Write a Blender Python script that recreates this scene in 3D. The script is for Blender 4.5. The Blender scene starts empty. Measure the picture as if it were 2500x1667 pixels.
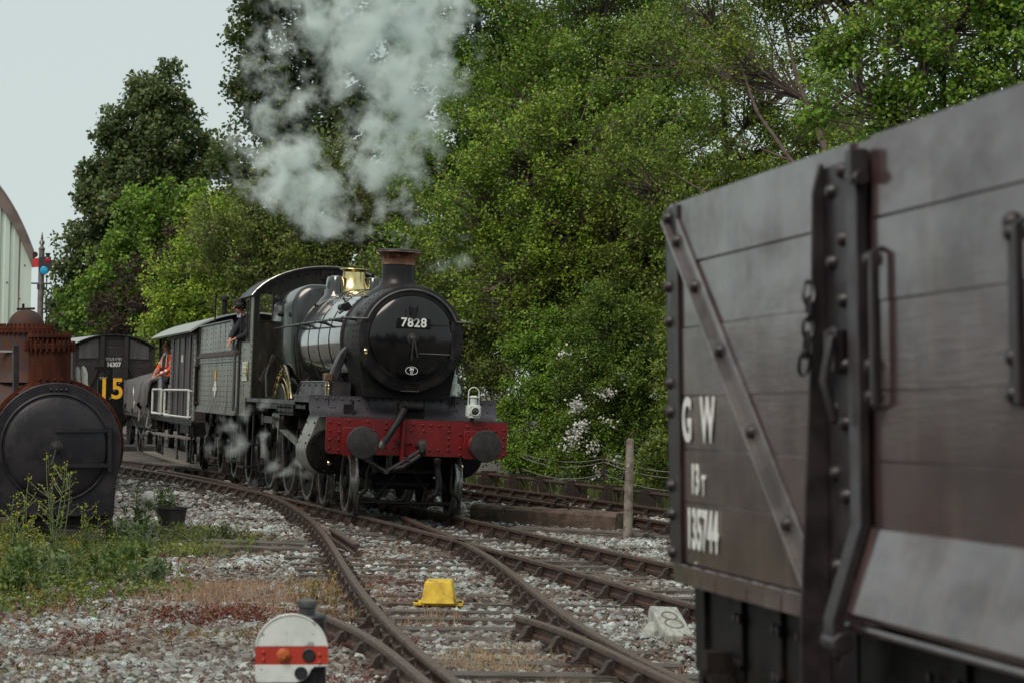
import bpy, bmesh, math, random
import numpy as np
from mathutils import Matrix, Vector, Euler
random.seed(7)
RNG = np.random.default_rng(7)
R = math.radians
sc = bpy.context.scene
COL = sc.collection

# ------------------------------------------------------------------ camera
PITCH, ROLL, CAMH = .0218, .0204, 1.958
cp, sp, cr, sr = math.cos(PITCH), math.sin(PITCH), math.cos(ROLL), math.sin(ROLL)
fw = Vector((0, cp, sp)); up0 = Vector((0, -sp, cp)); x0 = Vector((1, 0, 0))
rt = cr*x0 + sr*up0
up = -sr*x0 + cr*up0
cam_d = bpy.data.cameras.new('camera')
cam = bpy.data.objects.new('camera', cam_d); COL.objects.link(cam)
cam.matrix_world = Matrix(((rt.x, up.x, -fw.x, 0), (rt.y, up.y, -fw.y, 0), (rt.z, up.z, -fw.z, CAMH), (0, 0, 0, 1)))
cam_d.sensor_width = 36; cam_d.lens = 84.18
cam_d.clip_start = .1; cam_d.clip_end = 3000
cam_d.dof.use_dof = True; cam_d.dof.focus_distance = 34.5; cam_d.dof.aperture_fstop = 5.0
sc.camera = cam

# ------------------------------------------------------------------ sky, sun, exposure
SUN_EL, SUN_AZ = R(50), R(-35)      # soft sun behind thin cloud, high to the left and slightly behind the camera
w = bpy.data.worlds.new('World'); sc.world = w; w.use_nodes = True
nt = w.node_tree; nt.nodes.clear()
sky = nt.nodes.new('ShaderNodeTexSky'); sky.sky_type = 'NISHITA'; sky.sun_disc = False
sky.sun_elevation = SUN_EL; sky.sun_rotation = R(215)
cl = nt.nodes.new('ShaderNodeMixRGB'); cl.inputs[0].default_value = .93
cl.inputs[2].default_value = (6.3, 7.15, 6.98, 1)         # even overcast veil over the clear sky
nt.links.new(sky.outputs[0], cl.inputs[1])
bg = nt.nodes.new('ShaderNodeBackground'); bg.inputs[1].default_value = .0572
nt.links.new(cl.outputs[0], bg.inputs[0])
wo = nt.nodes.new('ShaderNodeOutputWorld'); nt.links.new(bg.outputs[0], wo.inputs[0])
sd = bpy.data.lights.new('sun', 'SUN'); sd.energy = 1.5; sd.angle = R(32); sd.color = (1, .87, .77)
so = bpy.data.objects.new('sun', sd); COL.objects.link(so)
sv = Vector((-math.sin(R(35))*math.cos(SUN_EL), -math.cos(R(35))*math.cos(SUN_EL), math.sin(SUN_EL)))
so.rotation_euler = sv.to_track_quat('Z', 'Y').to_euler(); so.location = (-20, -20, 40)
vs = sc.view_settings
sc.display_settings.display_device = 'sRGB'
vs.view_transform = 'Standard'; vs.look = 'None'; vs.exposure = .80; vs.gamma = 1; vs.use_curve_mapping = False
cy = sc.cycles
cy.max_bounces = 8; cy.diffuse_bounces = 3; cy.glossy_bounces = 3; cy.transmission_bounces = 4
cy.transparent_max_bounces = 8; cy.volume_bounces = 5; cy.use_denoising = True
cy.sample_clamp_indirect = 4

# ------------------------------------------------------------------ helpers
def V(*a): return Vector(a)
def lin(c):
    return tuple((x/255/12.92 if x/255 <= .04045 else ((x/255+.055)/1.055)**2.4) for x in c) + (1,)

class MB:
    def __init__(s): s.v = []; s.f = []
    def add(s, vs_, fs):
        o = len(s.v); s.v += [tuple(p) for p in vs_]; s.f += [tuple(i+o for i in f) for f in fs]; return s
    def box(s, c, d, rot=None):
        hx, hy, hz = d[0]/2, d[1]/2, d[2]/2
        P = [Vector((x, y, z)) for x in (-hx, hx) for y in (-hy, hy) for z in (-hz, hz)]
        if rot is not None:
            m = Euler(rot).to_matrix(); P = [m @ p for p in P]
        return s.add([p + Vector(c) for p in P], [(0, 1, 3, 2), (4, 6, 7, 5), (0, 4, 5, 1), (2, 3, 7, 6), (0, 2, 6, 4), (1, 5, 7, 3)])
    def bb(s, x0, x1, y0, y1, z0, z1):
        return s.box(((x0+x1)/2, (y0+y1)/2, (z0+z1)/2), (abs(x1-x0), abs(y1-y0), abs(z1-z0)))
    def tube(s, pts, r, n=8, cap=True, closed=False):
        pts = [Vector(p) for p in pts]; m = len(pts)
        rs = r if isinstance(r, (list, tuple)) else [r]*m
        t0 = (pts[1]-pts[0]).normalized()
        a = Vector((0, 0, 1)) if abs(t0.z) < .9 else Vector((1, 0, 0))
        u = t0.cross(a).normalized(); vs_ = []
        for i, p in enumerate(pts):
            if closed: t = (pts[(i+1) % m]-pts[i-1]).normalized()
            else: t = (pts[min(i+1, m-1)]-pts[max(i-1, 0)]).normalized()
            u = (u - t*u.dot(t)); u = u.normalized() if u.length > 1e-6 else t.orthogonal().normalized()
            w_ = t.cross(u)
            vs_ += [p + (u*math.cos(2*math.pi*k/n) + w_*math.sin(2*math.pi*k/n))*rs[i] for k in range(n)]
        fs = []
        for i in range(m if closed else m-1):
            j = (i+1) % m
            fs += [(i*n+k, i*n+(k+1) % n, j*n+(k+1) % n, j*n+k) for k in range(n)]
        if cap and not closed: fs += [tuple(range(n))[::-1], tuple((m-1)*n+k for k in range(n))]
        return s.add(vs_, fs)
    def cyl(s, p0, p1, r0, r1=None, n=16, cap=True): return s.tube([p0, p1], [r0, r0 if r1 is None else r1], n, cap)
    def lathe(s, prof, o=(0, 0, 0), axis=(0, 0, 1), n=32, close=False):
        ax = Vector(axis).normalized(); o = Vector(o)
        u = ax.orthogonal().normalized(); w_ = ax.cross(u); vs_ = []; fs = []
        m = len(prof)
        for r, h in prof: vs_ += [o + ax*h + (u*math.cos(2*math.pi*k/n) + w_*math.sin(2*math.pi*k/n))*r for k in range(n)]
        for i in range(m if close else m-1):
            j = (i+1) % m
            fs += [(i*n+k, i*n+(k+1) % n, j*n+(k+1) % n, j*n+k) for k in range(n)]
        if not close:
            if prof[0][0] > 1e-5: fs.append(tuple(range(n))[::-1])
            if prof[-1][0] > 1e-5: fs.append(tuple((m-1)*n+k for k in range(n)))
        return s.add(vs_, fs)
    def prism(s, poly, a, b, ax='y'):
        f = {'x': lambda p, t: (t, p[0], p[1]), 'y': lambda p, t: (p[0], t, p[1]), 'z': lambda p, t: (p[0], p[1], t)}[ax]
        n = len(poly)
        return s.add([f(p, a) for p in poly] + [f(p, b) for p in poly],
                     [tuple(range(n)), tuple(range(2*n-1, n-1, -1))] + [(i, i+n, (i+1) % n+n, (i+1) % n) for i in range(n)])
    def loft(s, secs, cap=True):
        n = len(secs[0]); vs_ = [p for q in secs for p in q]
        fs = [(i*n+k, i*n+(k+1) % n, (i+1)*n+(k+1) % n, (i+1)*n+k) for i in range(len(secs)-1) for k in range(n)]
        if cap: fs += [tuple(range(n))[::-1], tuple((len(secs)-1)*n+k for k in range(n))]
        return s.add(vs_, fs)
    def rivet(s, p, ax, r=.014, n=6):
        return s.lathe([(r, 0), (r*.85, r*.5), (r*.35, r*.85), (0, r*.9)], p, ax, n)
    def ball(s, c, r, n=12, m=8, sc_=(1, 1, 1)):
        vs_ = [(c[0]+sc_[0]*r*math.sin(math.pi*i/m)*math.cos(2*math.pi*k/n), c[1]+sc_[1]*r*math.sin(math.pi*i/m)*math.sin(2*math.pi*k/n), c[2]+sc_[2]*r*math.cos(math.pi*i/m)) for i in range(m+1) for k in range(n)]
        return s.add(vs_, [(i*n+k, (i+1)*n+k, (i+1)*n+(k+1) % n, i*n+(k+1) % n) for i in range(m) for k in range(n)])
    def strip(s, pts, wdt, t, ax=(0, 0, 1)):
        """flat bar swept along pts: width wdt along ax, thickness t"""
        pts = [Vector(p) for p in pts]; a = Vector(ax).normalized(); secs = []
        for i, p in enumerate(pts):
            d = (pts[min(i+1, len(pts)-1)]-pts[max(i-1, 0)]).normalized(); q = d.cross(a).normalized()
            secs.append([p+a*wdt/2+q*t/2, p+a*wdt/2-q*t/2, p-a*wdt/2-q*t/2, p-a*wdt/2+q*t/2])
        return s.loft(secs)
    def pieces(s):
        p = list(range(len(s.v)))
        def find(a):
            while p[a] != a: p[a] = p[p[a]]; a = p[a]
            return a
        for f in s.f:
            a = find(f[0])
            for b in f[1:]: p[find(b)] = a
        out = {}
        for f in s.f: out.setdefault(find(f[0]), []).append(f)
        res = []
        for fs in out.values():
            q = MB(); m = {}
            for f in fs:
                for i in f:
                    if i not in m: m[i] = len(q.v); q.v.append(s.v[i])
                q.f.append(tuple(m[i] for i in f))
            res.append(q)
        return res
    def mesh(s, name):
        me = bpy.data.meshes.new(name); me.from_pydata(s.v, [], s.f); me.validate()
        bm = bmesh.new(); bm.from_mesh(me); bmesh.ops.remove_doubles(bm, verts=bm.verts, dist=1e-5)
        bmesh.ops.recalc_face_normals(bm, faces=bm.faces); bm.to_mesh(me); bm.free()
        return me

SPLIT = {'bolt', 'plate_seam', 'timber_support', 'injector_pipe', 'end_stanchion', 'veranda_post', 'upper_step', 'footboard', 'fire_iron', 'lamp_iron', 'corner_plate', 'solebar_bolt', 'base_bolt', 'step', 'oil_pipe', 'blower_fitting', 'washout_plug', 'sheet_mark', 'boiler_band', 'light_hole', 'crest'}
STUFFY = {'rivet_row', 'flower_bud', 'flange_bolt', 'fixing_bolt', 'rivet', 'handrail_knob'}
def link(o, parent=None):
    COL.objects.link(o)
    if parent is not None: o.parent = parent
    return o
def obj(name, mb, mat, parent=None, smooth=True, bevel=0, kind=None, label=None, loc=None, rot=None, cat=None, group=None, seg=2):
    if isinstance(mb, MB) and name in SPLIT:
        ps = mb.pieces()
        if len(ps) > 1:
            os_ = [obj(name, q, mat, parent, smooth, bevel, kind, label, loc, rot, cat, group, seg) for q in ps] if False else []
            for q in ps:
                SPLIT.discard(name); os_.append(obj(name, q, mat, parent, smooth, bevel, kind, label, loc, rot, cat, group, seg)); SPLIT.add(name)
            return os_[0]
    if name in STUFFY and kind is None: kind = 'stuff'
    me = mb.mesh(name) if isinstance(mb, MB) else mb
    if mat is not None and not me.materials: me.materials.append(mat)
    if smooth:
        me.shade_smooth(); me.set_sharp_from_angle(angle=R(38))
    o = bpy.data.objects.new(name, me); link(o, parent)
    if bevel:
        b = o.modifiers.new('bevel', 'BEVEL'); b.width = bevel; b.segments = seg; b.limit_method = 'ANGLE'; b.angle_limit = R(40)
    if loc is not None: o.location = loc
    if rot is not None: o.rotation_euler = rot
    tag(o, label, cat, group, kind)
    return o
def tag(o, label=None, cat=None, group=None, kind=None):
    if label: o['label'] = label
    if cat: o['category'] = cat
    if group: o['group'] = group
    if kind: o['kind'] = kind
    return o
def thing(name, label, cat, loc=(0, 0, 0), rot=(0, 0, 0), group=None, kind=None):
    o = bpy.data.objects.new(name, None); COL.objects.link(o); o.empty_display_size = .2
    o.location = loc; o.rotation_euler = rot
    return tag(o, label, cat, group, kind)
def text(name, s, size, mat, parent, mtx, bold=0., extrude=.004, space=1., label=None, sx=1.):
    c = bpy.data.curves.new(name, 'FONT'); c.body = s; c.size = size; c.align_x = 'CENTER'; c.align_y = 'CENTER'
    c.extrude = extrude; c.offset = bold; c.space_character = space; c.resolution_u = 4
    t = bpy.data.objects.new('tmp', c); COL.objects.link(t)
    dg = bpy.context.evaluated_depsgraph_get()
    me = bpy.data.meshes.new_from_object(t.evaluated_get(dg)); me.name = name
    bpy.data.objects.remove(t)
    me.transform(Matrix.Diagonal((sx, 1, 1, 1)))
    me.materials.clear(); me.materials.append(mat)
    o = bpy.data.objects.new(name, me); link(o, parent); o.matrix_local = mtx
    if label: o['label'] = label
    return o
def facing(loc, xdir, zdir=(0, 0, 1)):
    """matrix whose local x runs along xdir and local y along zdir (text plane)"""
    x = Vector(xdir).normalized(); y = Vector(zdir).normalized(); z = x.cross(y).normalized(); y = z.cross(x)
    return Matrix(((x.x, y.x, z.x, loc[0]), (x.y, y.y, z.y, loc[1]), (x.z, y.z, z.z, loc[2]), (0, 0, 0, 1)))
def copy_tree(o, parent=None):
    c = o.copy(); COL.objects.link(c); c.parent = parent
    for ch in list(o.children): copy_tree(ch, c)
    return c

# ------------------------------------------------------------------ materials
def nodes(name):
    m = bpy.data.materials.new(name); m.use_nodes = True; n = m.node_tree
    return m, n, n.nodes['Principled BSDF'], n.links.new
def pmat(name, c1, c2=None, rough=.5, rough2=None, metal=0., scale=4., stretch=(1, 1, 1), thr=(.42, .62), c3=None, scale3=9., thr3=(.58, .68), stretch3=None,
         bump=.0, bscale=40., spec=.5, coat=0., coat_rough=.1, coat_ior=1.5, detail=5., coords='Object', objvar=0.):
    m, n, b, L = nodes(name)
    tc = n.nodes.new('ShaderNodeTexCoord')
    def noise(sc_, st, det=detail):
        mp = n.nodes.new('ShaderNodeMapping'); mp.inputs['Scale'].default_value = st
        L(tc.outputs[coords], mp.inputs[0])
        t = n.nodes.new('ShaderNodeTexNoise'); t.inputs['Scale'].default_value = sc_; t.inputs['Detail'].default_value = det; t.inputs['Roughness'].default_value = .62
        L(mp.outputs[0], t.inputs['Vector']); return t
    def ramp(src, lo, hi):
        r = n.nodes.new('ShaderNodeMapRange'); r.inputs[1].default_value = lo; r.inputs[2].default_value = hi; r.interpolation_type = 'SMOOTHSTEP'
        L(src, r.inputs[0]); return r.outputs[0]
    col = None
    b.inputs['Base Color'].default_value = c1; b.inputs['Roughness'].default_value = rough; b.inputs['Metallic'].default_value = metal
    b.inputs['Specular IOR Level'].default_value = spec; b.inputs['Coat Weight'].default_value = coat; b.inputs['Coat Roughness'].default_value = coat_rough; b.inputs['Coat IOR'].default_value = coat_ior
    if c2 is not None:
        t = noise(scale, stretch); fac = ramp(t.outputs[0], *thr)
        mx = n.nodes.new('ShaderNodeMixRGB'); mx.inputs[1].default_value = c1; mx.inputs[2].default_value = c2
        L(fac, mx.inputs[0]); col = mx.outputs[0]
        if c3 is not None:
            t3 = noise(scale3, stretch3 or stretch); f3 = ramp(t3.outputs[0], *thr3)
            m3 = n.nodes.new('ShaderNodeMixRGB'); m3.inputs[2].default_value = c3
            L(col, m3.inputs[1]); L(f3, m3.inputs[0]); col = m3.outputs[0]
        if objvar:
            oi = n.nodes.new('ShaderNodeObjectInfo'); hv = n.nodes.new('ShaderNodeHueSaturation'); mr = n.nodes.new('ShaderNodeMapRange'); mr.inputs[3].default_value = 1-objvar; mr.inputs[4].default_value = 1+objvar
            L(oi.outputs['Random'], mr.inputs[0]); L(mr.outputs[0], hv.inputs['Value']); L(col, hv.inputs['Color']); col = hv.outputs[0]
        L(col, b.inputs['Base Color'])
        if rough2 is not None:
            r = n.nodes.new('ShaderNodeMapRange'); r.inputs[3].default_value = rough; r.inputs[4].default_value = rough2
            L(fac, r.inputs[0]); L(r.outputs[0], b.inputs['Roughness'])
    if bump:
        t = noise(bscale, stretch, 4.); bp = n.nodes.new('ShaderNodeBump'); bp.inputs['Strength'].default_value = bump; bp.inputs['Distance'].default_value = .02
        L(t.outputs[0], bp.inputs['Height']); L(bp.outputs[0], b.inputs['Normal'])
    return m
S = lin
M = {}
M['gloss_black'] = pmat('gloss black paint', (.004, .004, .0045, 1), (.008, .007, .007, 1), .14, .2, scale=3, spec=.35, coat=.3, coat_rough=.05, bump=.02, bscale=3)
M['smokebox'] = pmat('smokebox black', (.008, .007, .008, 1), (.019, .016, .015, 1), .34, .48, scale=4, spec=.28, bump=.06, bscale=25)
M['boiler_green'] = pmat('boiler dark green', (.006, .008, .005, 1), (.011, .011, .008, 1), .13, .2, scale=2.5, coat=1, coat_rough=.06, coat_ior=1.6, bump=.015, bscale=4)
M['loco_side'] = pmat('weathered loco side', (.009, .009, .0075, 1), (.020, .017, .014, 1), .3, .46, spec=.28, scale=5, stretch=(1, 1, .25), c3=(.07, .04, .022, 1), scale3=7, thr3=(.62, .72), bump=.05, bscale=18)
M['tender_side'] = pmat('weathered tender paint', (.105, .115, .084, 1), (.066, .066, .050, 1), .3, .45, spec=.6, scale=6, stretch=(1, 1, .18), thr=(.5, .62), c3=(.115, .055, .026, 1), scale3=6, thr3=(.57, .66), stretch3=(1, 1, .22), bump=.05, bscale=20)
M['dark_iron'] = pmat('dark oily iron', (.007, .006, .006, 1), (.018, .014, .012, 1), .42, .6, spec=.2, scale=8, bump=.1, bscale=40)
M['frame_black'] = pmat('frame black', (.004, .004, .004, 1), (.010, .009, .008, 1), .5, .65, spec=.14, scale=6, bump=.08, bscale=30)
M['platform'] = pmat('platform black', (.026, .022, .027, 1), (.045, .037, .039, 1), .28, .42, spec=.4, scale=5, bump=.06, bscale=25)
M['beam_red'] = pmat('buffer beam red', (.15, .010, .0115, 1), (.10, .008, .0095, 1), .36, .5, spec=.3, scale=3, bump=.04, bscale=18, c3=(.06, .014, .01, 1), scale3=6, thr3=(.62, .75))
M['buffer_grey'] = pmat('worn buffer steel', (.040, .036, .037, 1), (.024, .021, .021, 1), .42, .55, spec=.3, metal=.2, scale=9, bump=.1, bscale=30)
M['steel'] = pmat('bright worn steel', (.33, .33, .32, 1), (.22, .21, .2, 1), .28, .4, metal=.9, scale=10)
M['rod_steel'] = pmat('oily rod steel', (.36, .35, .33, 1), (.24, .21, .18, 1), .32, .45, metal=.8, scale=7)
M['brass'] = pmat('polished brass', (.80, .66, .34, 1), (.66, .52, .24, 1), .14, .26, metal=1, scale=4)
M['copper'] = pmat('copper cap', (.40, .225, .155, 1), (.25, .135, .09, 1), .2, .34, metal=1, scale=6)
M['white'] = pmat('white paint', (.72, .74, .71, 1), (.58, .59, .55, 1), .4, .55, scale=8)
M['letter_white'] = pmat('letter white', (.78, .8, .77, 1), (.62, .64, .6, 1), .5, scale=12)
M['letter_cream'] = pmat('letter cream', (.6, .6, .5, 1), (.5, .48, .36, 1), .4, scale=12)
M['lamp_white'] = pmat('chipped lamp paint', (.55, .6, .56, 1), (.42, .46, .42, 1), .4, .55, scale=14, c3=(.2, .09, .05, 1), scale3=22, thr3=(.62, .68))
M['glass_dark'] = pmat('dark lens glass', (.02, .02, .022, 1), None, .06, coat=.6)
M['rail'] = pmat('rusty rail steel', (.062, .033, .022, 1), (.032, .019, .015, 1), .55, .7, scale=9, bump=.15, bscale=60)
M['rail_top'] = pmat('rail running surface', (.12, .082, .062, 1), (.08, .052, .040, 1), .36, .5, metal=.2, scale=12)
M['chair'] = pmat('cast chair iron', (.022, .014, .011, 1), (.042, .024, .017, 1), .6, .75, scale=20, bump=.2, bscale=60)
M['sleeper'] = pmat('weathered sleeper timber', (.05, .040, .034, 1), (.13, .115, .10, 1), .75, .9, scale=7, stretch=(.6, 6, 6), bump=.5, bscale=14)
M['wagon_grey'] = pmat('wagon brown grey', (.052, .025, .028, 1), (.036, .018, .021, 1), .34, .44, scale=2.2, stretch=(1, 1, 2), bump=.03, bscale=9, c3=(.078, .045, .036, 1), scale3=3.2, thr3=(.5, .7), stretch3=(1, 3, .5), spec=.2, coat=.75, coat_rough=.12, coat_ior=1.75, objvar=.10)
def wagon_wear(m):
    # weathered board grain, vertical dribbles and pale chips; the sheen comes and goes with the wear
    n = m.node_tree; L = n.links.new; b = n.nodes['Principled BSDF']; tc = n.nodes['Texture Coordinate']
    def nz(sc_, st, det, lo, hi, a, c):
        mp = n.nodes.new('ShaderNodeMapping'); mp.inputs['Scale'].default_value = st; L(tc.outputs['Object'], mp.inputs[0])
        t = n.nodes.new('ShaderNodeTexNoise'); t.inputs['Scale'].default_value = sc_; t.inputs['Detail'].default_value = det; t.inputs['Roughness'].default_value = .65; L(mp.outputs[0], t.inputs['Vector'])
        r = n.nodes.new('ShaderNodeMapRange'); r.interpolation_type = 'SMOOTHSTEP'
        for i, v in enumerate((lo, hi, a, c)): r.inputs[i+1].default_value = v
        L(t.outputs[0], r.inputs[0]); return r.outputs[0], t.outputs[0]
    src = b.inputs['Base Color'].links[0].from_socket
    def mix(f, col):
        global _s
        x = n.nodes.new('ShaderNodeMixRGB'); x.inputs[2].default_value = col; L(f, x.inputs[0]); return x
    for args, col in (((3.2, (1, 5, .35), 6, .56, .72, 0, .4), (.026, .015, .014, 1)), ((2.4, (1, 4, .3), 7, .60, .74, 0, .2), (.15, .125, .115, 1)), ((34, (1, 1, 2), 3, .70, .76, 0, .5), (.23, .21, .195, 1)), ((5, (1, .35, 14), 5, .55, .75, 0, .28), (.03, .019, .018, 1))):
        f, _ = nz(*args); x = mix(f, col); L(src, x.inputs[1]); src = x.outputs[0]
    L(src, b.inputs['Base Color'])
    f, _ = nz(1.6, (1, 1, 2.2), 5, .36, .62, .55, 1.0); L(f, b.inputs['Coat Weight'])
    f, _ = nz(3.0, (1, 2, 1), 6, .35, .7, .07, .18); L(f, b.inputs['Coat Roughness'])
    _, g = nz(9, (1, .5, 9), 6, 0, 1, 0, 1); bp = n.nodes.new('ShaderNodeBump'); bp.inputs['Strength'].default_value = .14; bp.inputs['Distance'].default_value = .004; L(g, bp.inputs['Height']); L(bp.outputs[0], b.inputs['Normal']); L(bp.outputs[0], b.inputs['Coat Normal'])
wagon_wear(M['wagon_grey'])
M['wagon_iron'] = pmat('wagon ironwork', (.016, .012, .014, 1), (.026, .020, .021, 1), .34, .48, spec=.45, scale=7, bump=.05, bscale=30)
M['wagon_black'] = pmat('wagon underframe', (.006, .005, .005, 1), (.018, .013, .011, 1), .5, .65, spec=.2, scale=7, bump=.1, bscale=30)
M['old_black'] = pmat('faded black boiler paint', (.011, .0095, .0135, 1), (.020, .016, .020, 1), .34, .48, spec=.4, scale=3.5, bump=.06, bscale=14, c3=(.06, .042, .034, 1), scale3=6, thr3=(.68, .8))
M['rust'] = pmat('heavy rust', (.078, .021, .011, 1), (.042, .014, .009, 1), .75, .9, spec=.12, scale=5, stretch=(1, 1, .4), bump=.25, bscale=35, c3=(.10, .034, .016, 1), scale3=9, thr3=(.6, .7))
M['rust_grey'] = pmat('rusted boiler plate', (.05, .032, .029, 1), (.07, .033, .022, 1), .6, .75, spec=.2, scale=4, bump=.15, bscale=25)
M['shed'] = pmat('pale sheet cladding', (.56, .66, .58, 1), (.47, .55, .48, 1), .5, .6, scale=1.5, stretch=(2, 2, .25), c3=(.3, .3, .25, 1), scale3=4, thr3=(.68, .78))
M['shed_trim'] = pmat('shed barge board', (.19, .15, .135, 1), (.13, .10, .09, 1), .6, scale=4)
M['van_wood'] = pmat('dark weathered van boards', (.020, .015, .016, 1), (.036, .028, .027, 1), .55, .75, scale=5, stretch=(.7, .7, 6), thr=(.45, .6), bump=.25, bscale=10, c3=(.17, .14, .125, 1), scale3=4.5, thr3=(.63, .70), objvar=.15)
M['van_panel'] = pmat('grey van panel', (.085, .078, .080, 1), (.06, .054, .056, 1), .5, .6, scale=3, stretch=(2, 2, .3), c3=(.2, .2, .2, 1), scale3=9, thr3=(.68, .74))
M['van_iron'] = pmat('van ironwork', (.020, .016, .017, 1), (.032, .026, .026, 1), .5, scale=6)
M['roof_grey'] = pmat('pale roof canvas', (.33, .37, .35, 1), (.26, .29, .275, 1), .5, .65, scale=3, c3=(.42, .45, .43, 1), scale3=6)
M['toad_grey'] = pmat('brake van brown grey', (.055, .043, .046, 1), (.038, .030, .032, 1), .45, .6, spec=.35, scale=4, stretch=(1, 1, .2), bump=.08, bscale=14, objvar=.18)
M['toad_pale'] = pmat('brake van pale strip', (.24, .26, .24, 1), (.16, .165, .155, 1), .5, .6, scale=8)
M['step_wood'] = pmat('pale step board', (.2, .175, .15, 1), (.13, .11, .095, 1), .7, scale=6, stretch=(4, .6, 4), bump=.2, bscale=12)
M['sheet'] = pmat('grey tarpaulin', (.085, .072, .068, 1), (.055, .046, .045, 1), .5, .65, scale=3, stretch=(1, 1, .3), bump=.15, bscale=6)
M['sheet_top'] = M['sheet']
M['yellow_num'] = pmat('yellow number paint', (.80, .42, .02, 1), (.66, .34, .02, 1), .5, scale=9)
M['yellow_box'] = pmat('worn yellow paint', (.66, .45, .03, 1), (.52, .34, .025, 1), .5, .65, scale=9, c3=(.16, .09, .045, 1), scale3=8, thr3=(.56, .68), bump=.08, bscale=25)
M['disc_white'] = pmat('enamel white', (.66, .71, .69, 1), (.57, .62, .59, 1), .32, .45, scale=10, c3=(.30, .33, .32, 1), scale3=16, thr3=(.58, .63), bump=.03, bscale=14)
M['disc_red'] = pmat('enamel red', (.42, .045, .025, 1), (.36, .035, .022, 1), .35, .45, scale=10, c3=(.16, .04, .03, 1), scale3=26, thr3=(.68, .74))
M['orange'] = pmat('orange paint', (.52, .13, .03, 1), (.4, .09, .02, 1), .5, scale=20)
M['concrete'] = pmat('mossy concrete', (.23, .20, .17, 1), (.12, .095, .075, 1), .85, .9, scale=6, bump=.5, bscale=30, c3=(.36, .36, .31, 1), scale3=16, thr3=(.6, .68))
M['slab'] = pmat('stained concrete block', (.10, .066, .048, 1), (.055, .038, .03, 1), .85, .9, scale=5, stretch=(1, 1, 1.5), bump=.5, bscale=22, c3=(.20, .16, .12, 1), scale3=30, thr3=(.6, .7))
M['marker'] = pmat('lichened white stone', (.34, .36, .325, 1), (.22, .23, .20, 1), .8, scale=8, stretch=(3, 1, 1), bump=.4, bscale=25)
M['carved'] = pmat('dark carved groove', (.13, .11, .09, 1), None, .8)
M['signal_red'] = pmat('signal red', (.55, .025, .018, 1), (.42, .02, .015, 1), .45, scale=6)
M['signal_post'] = pmat('weathered lattice grey', (.16, .135, .125, 1), (.10, .08, .075, 1), .55, scale=8)
M['signal_black'] = pmat('signal black', (.02, .02, .024, 1), None, .5)
M['glass_blue'] = pmat('blue spectacle glass', (.01, .32, .55, 1), None, .15)
M['glass_red'] = pmat('red spectacle glass', (.25, .01, .02, 1), None, .15)
M['skin'] = pmat('skin', (.42, .21, .145, 1), (.36, .17, .12, 1), .5, scale=15)
M['hair'] = pmat('dark hair', (.012, .009, .008, 1), (.02, .014, .011, 1), .6, scale=40, bump=.5, bscale=60)
M['hivis'] = pmat('hi-vis orange cloth', (.80, .095, .018, 1), (.70, .075, .015, 1), .7, scale=7, bump=.25, bscale=12)
M['reflect'] = pmat('reflective tape', (.36, .38, .36, 1), None, .35, metal=.3)
M['navy'] = pmat('dark navy cloth', (.012, .012, .02, 1), (.02, .02, .03, 1), .8, scale=12, bump=.2, bscale=20)
M['shirt'] = pmat('pale blue shirt', (.35, .42, .5, 1), None, .8)
M['rubber'] = pmat('ribbed rubber hose', (.018, .017, .017, 1), (.03, .028, .027, 1), .5, scale=20)
M['bucket'] = pmat('black plastic pot', (.014, .013, .014, 1), (.03, .028, .028, 1), .45, scale=6)
M['pipe_grey'] = pmat('grey pipe', (.30, .29, .30, 1), (.22, .21, .215, 1), .35, .45, scale=5)
M['rag'] = pmat('pale rag', (.52, .52, .45, 1), (.35, .34, .28, 1), .9, scale=9, bump=.5, bscale=9)
M['wire'] = pmat('galvanised wire', (.22, .2, .19, 1), None, .5)
M['bark'] = pmat('grey brown bark', (.085, .065, .055, 1), (.045, .034, .028, 1), .9, scale=6, stretch=(3, 3, .6), bump=.5, bscale=14)
M['bark_pale'] = pmat('pale twig bark', (.17, .125, .115, 1), (.095, .066, .062, 1), .85, scale=9)
M['stem'] = pmat('green stem', (.12, .15, .06, 1), None, .7)
def leafmat(name, rough=.5, trans=.32, jit=.25):
    m, n, b, L = nodes(name)
    a = n.nodes.new('ShaderNodeAttribute'); a.attribute_name = 'col'
    L(a.outputs['Color'], b.inputs['Base Color']); b.inputs['Roughness'].default_value = rough; b.inputs['Specular IOR Level'].default_value = .35
    t = n.nodes.new('ShaderNodeBsdfTranslucent'); L(a.outputs['Color'], t.inputs[0])
    mx = n.nodes.new('ShaderNodeMixShader'); mx.inputs[0].default_value = trans
    L(b.outputs[0], mx.inputs[1]); L(t.outputs[0], mx.inputs[2]); L(mx.outputs[0], n.nodes['Material Output'].inputs[0])
    return m
M['leaf'] = leafmat('leaf')
M['dry'] = leafmat('dry grass blade', .8, .2)
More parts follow.
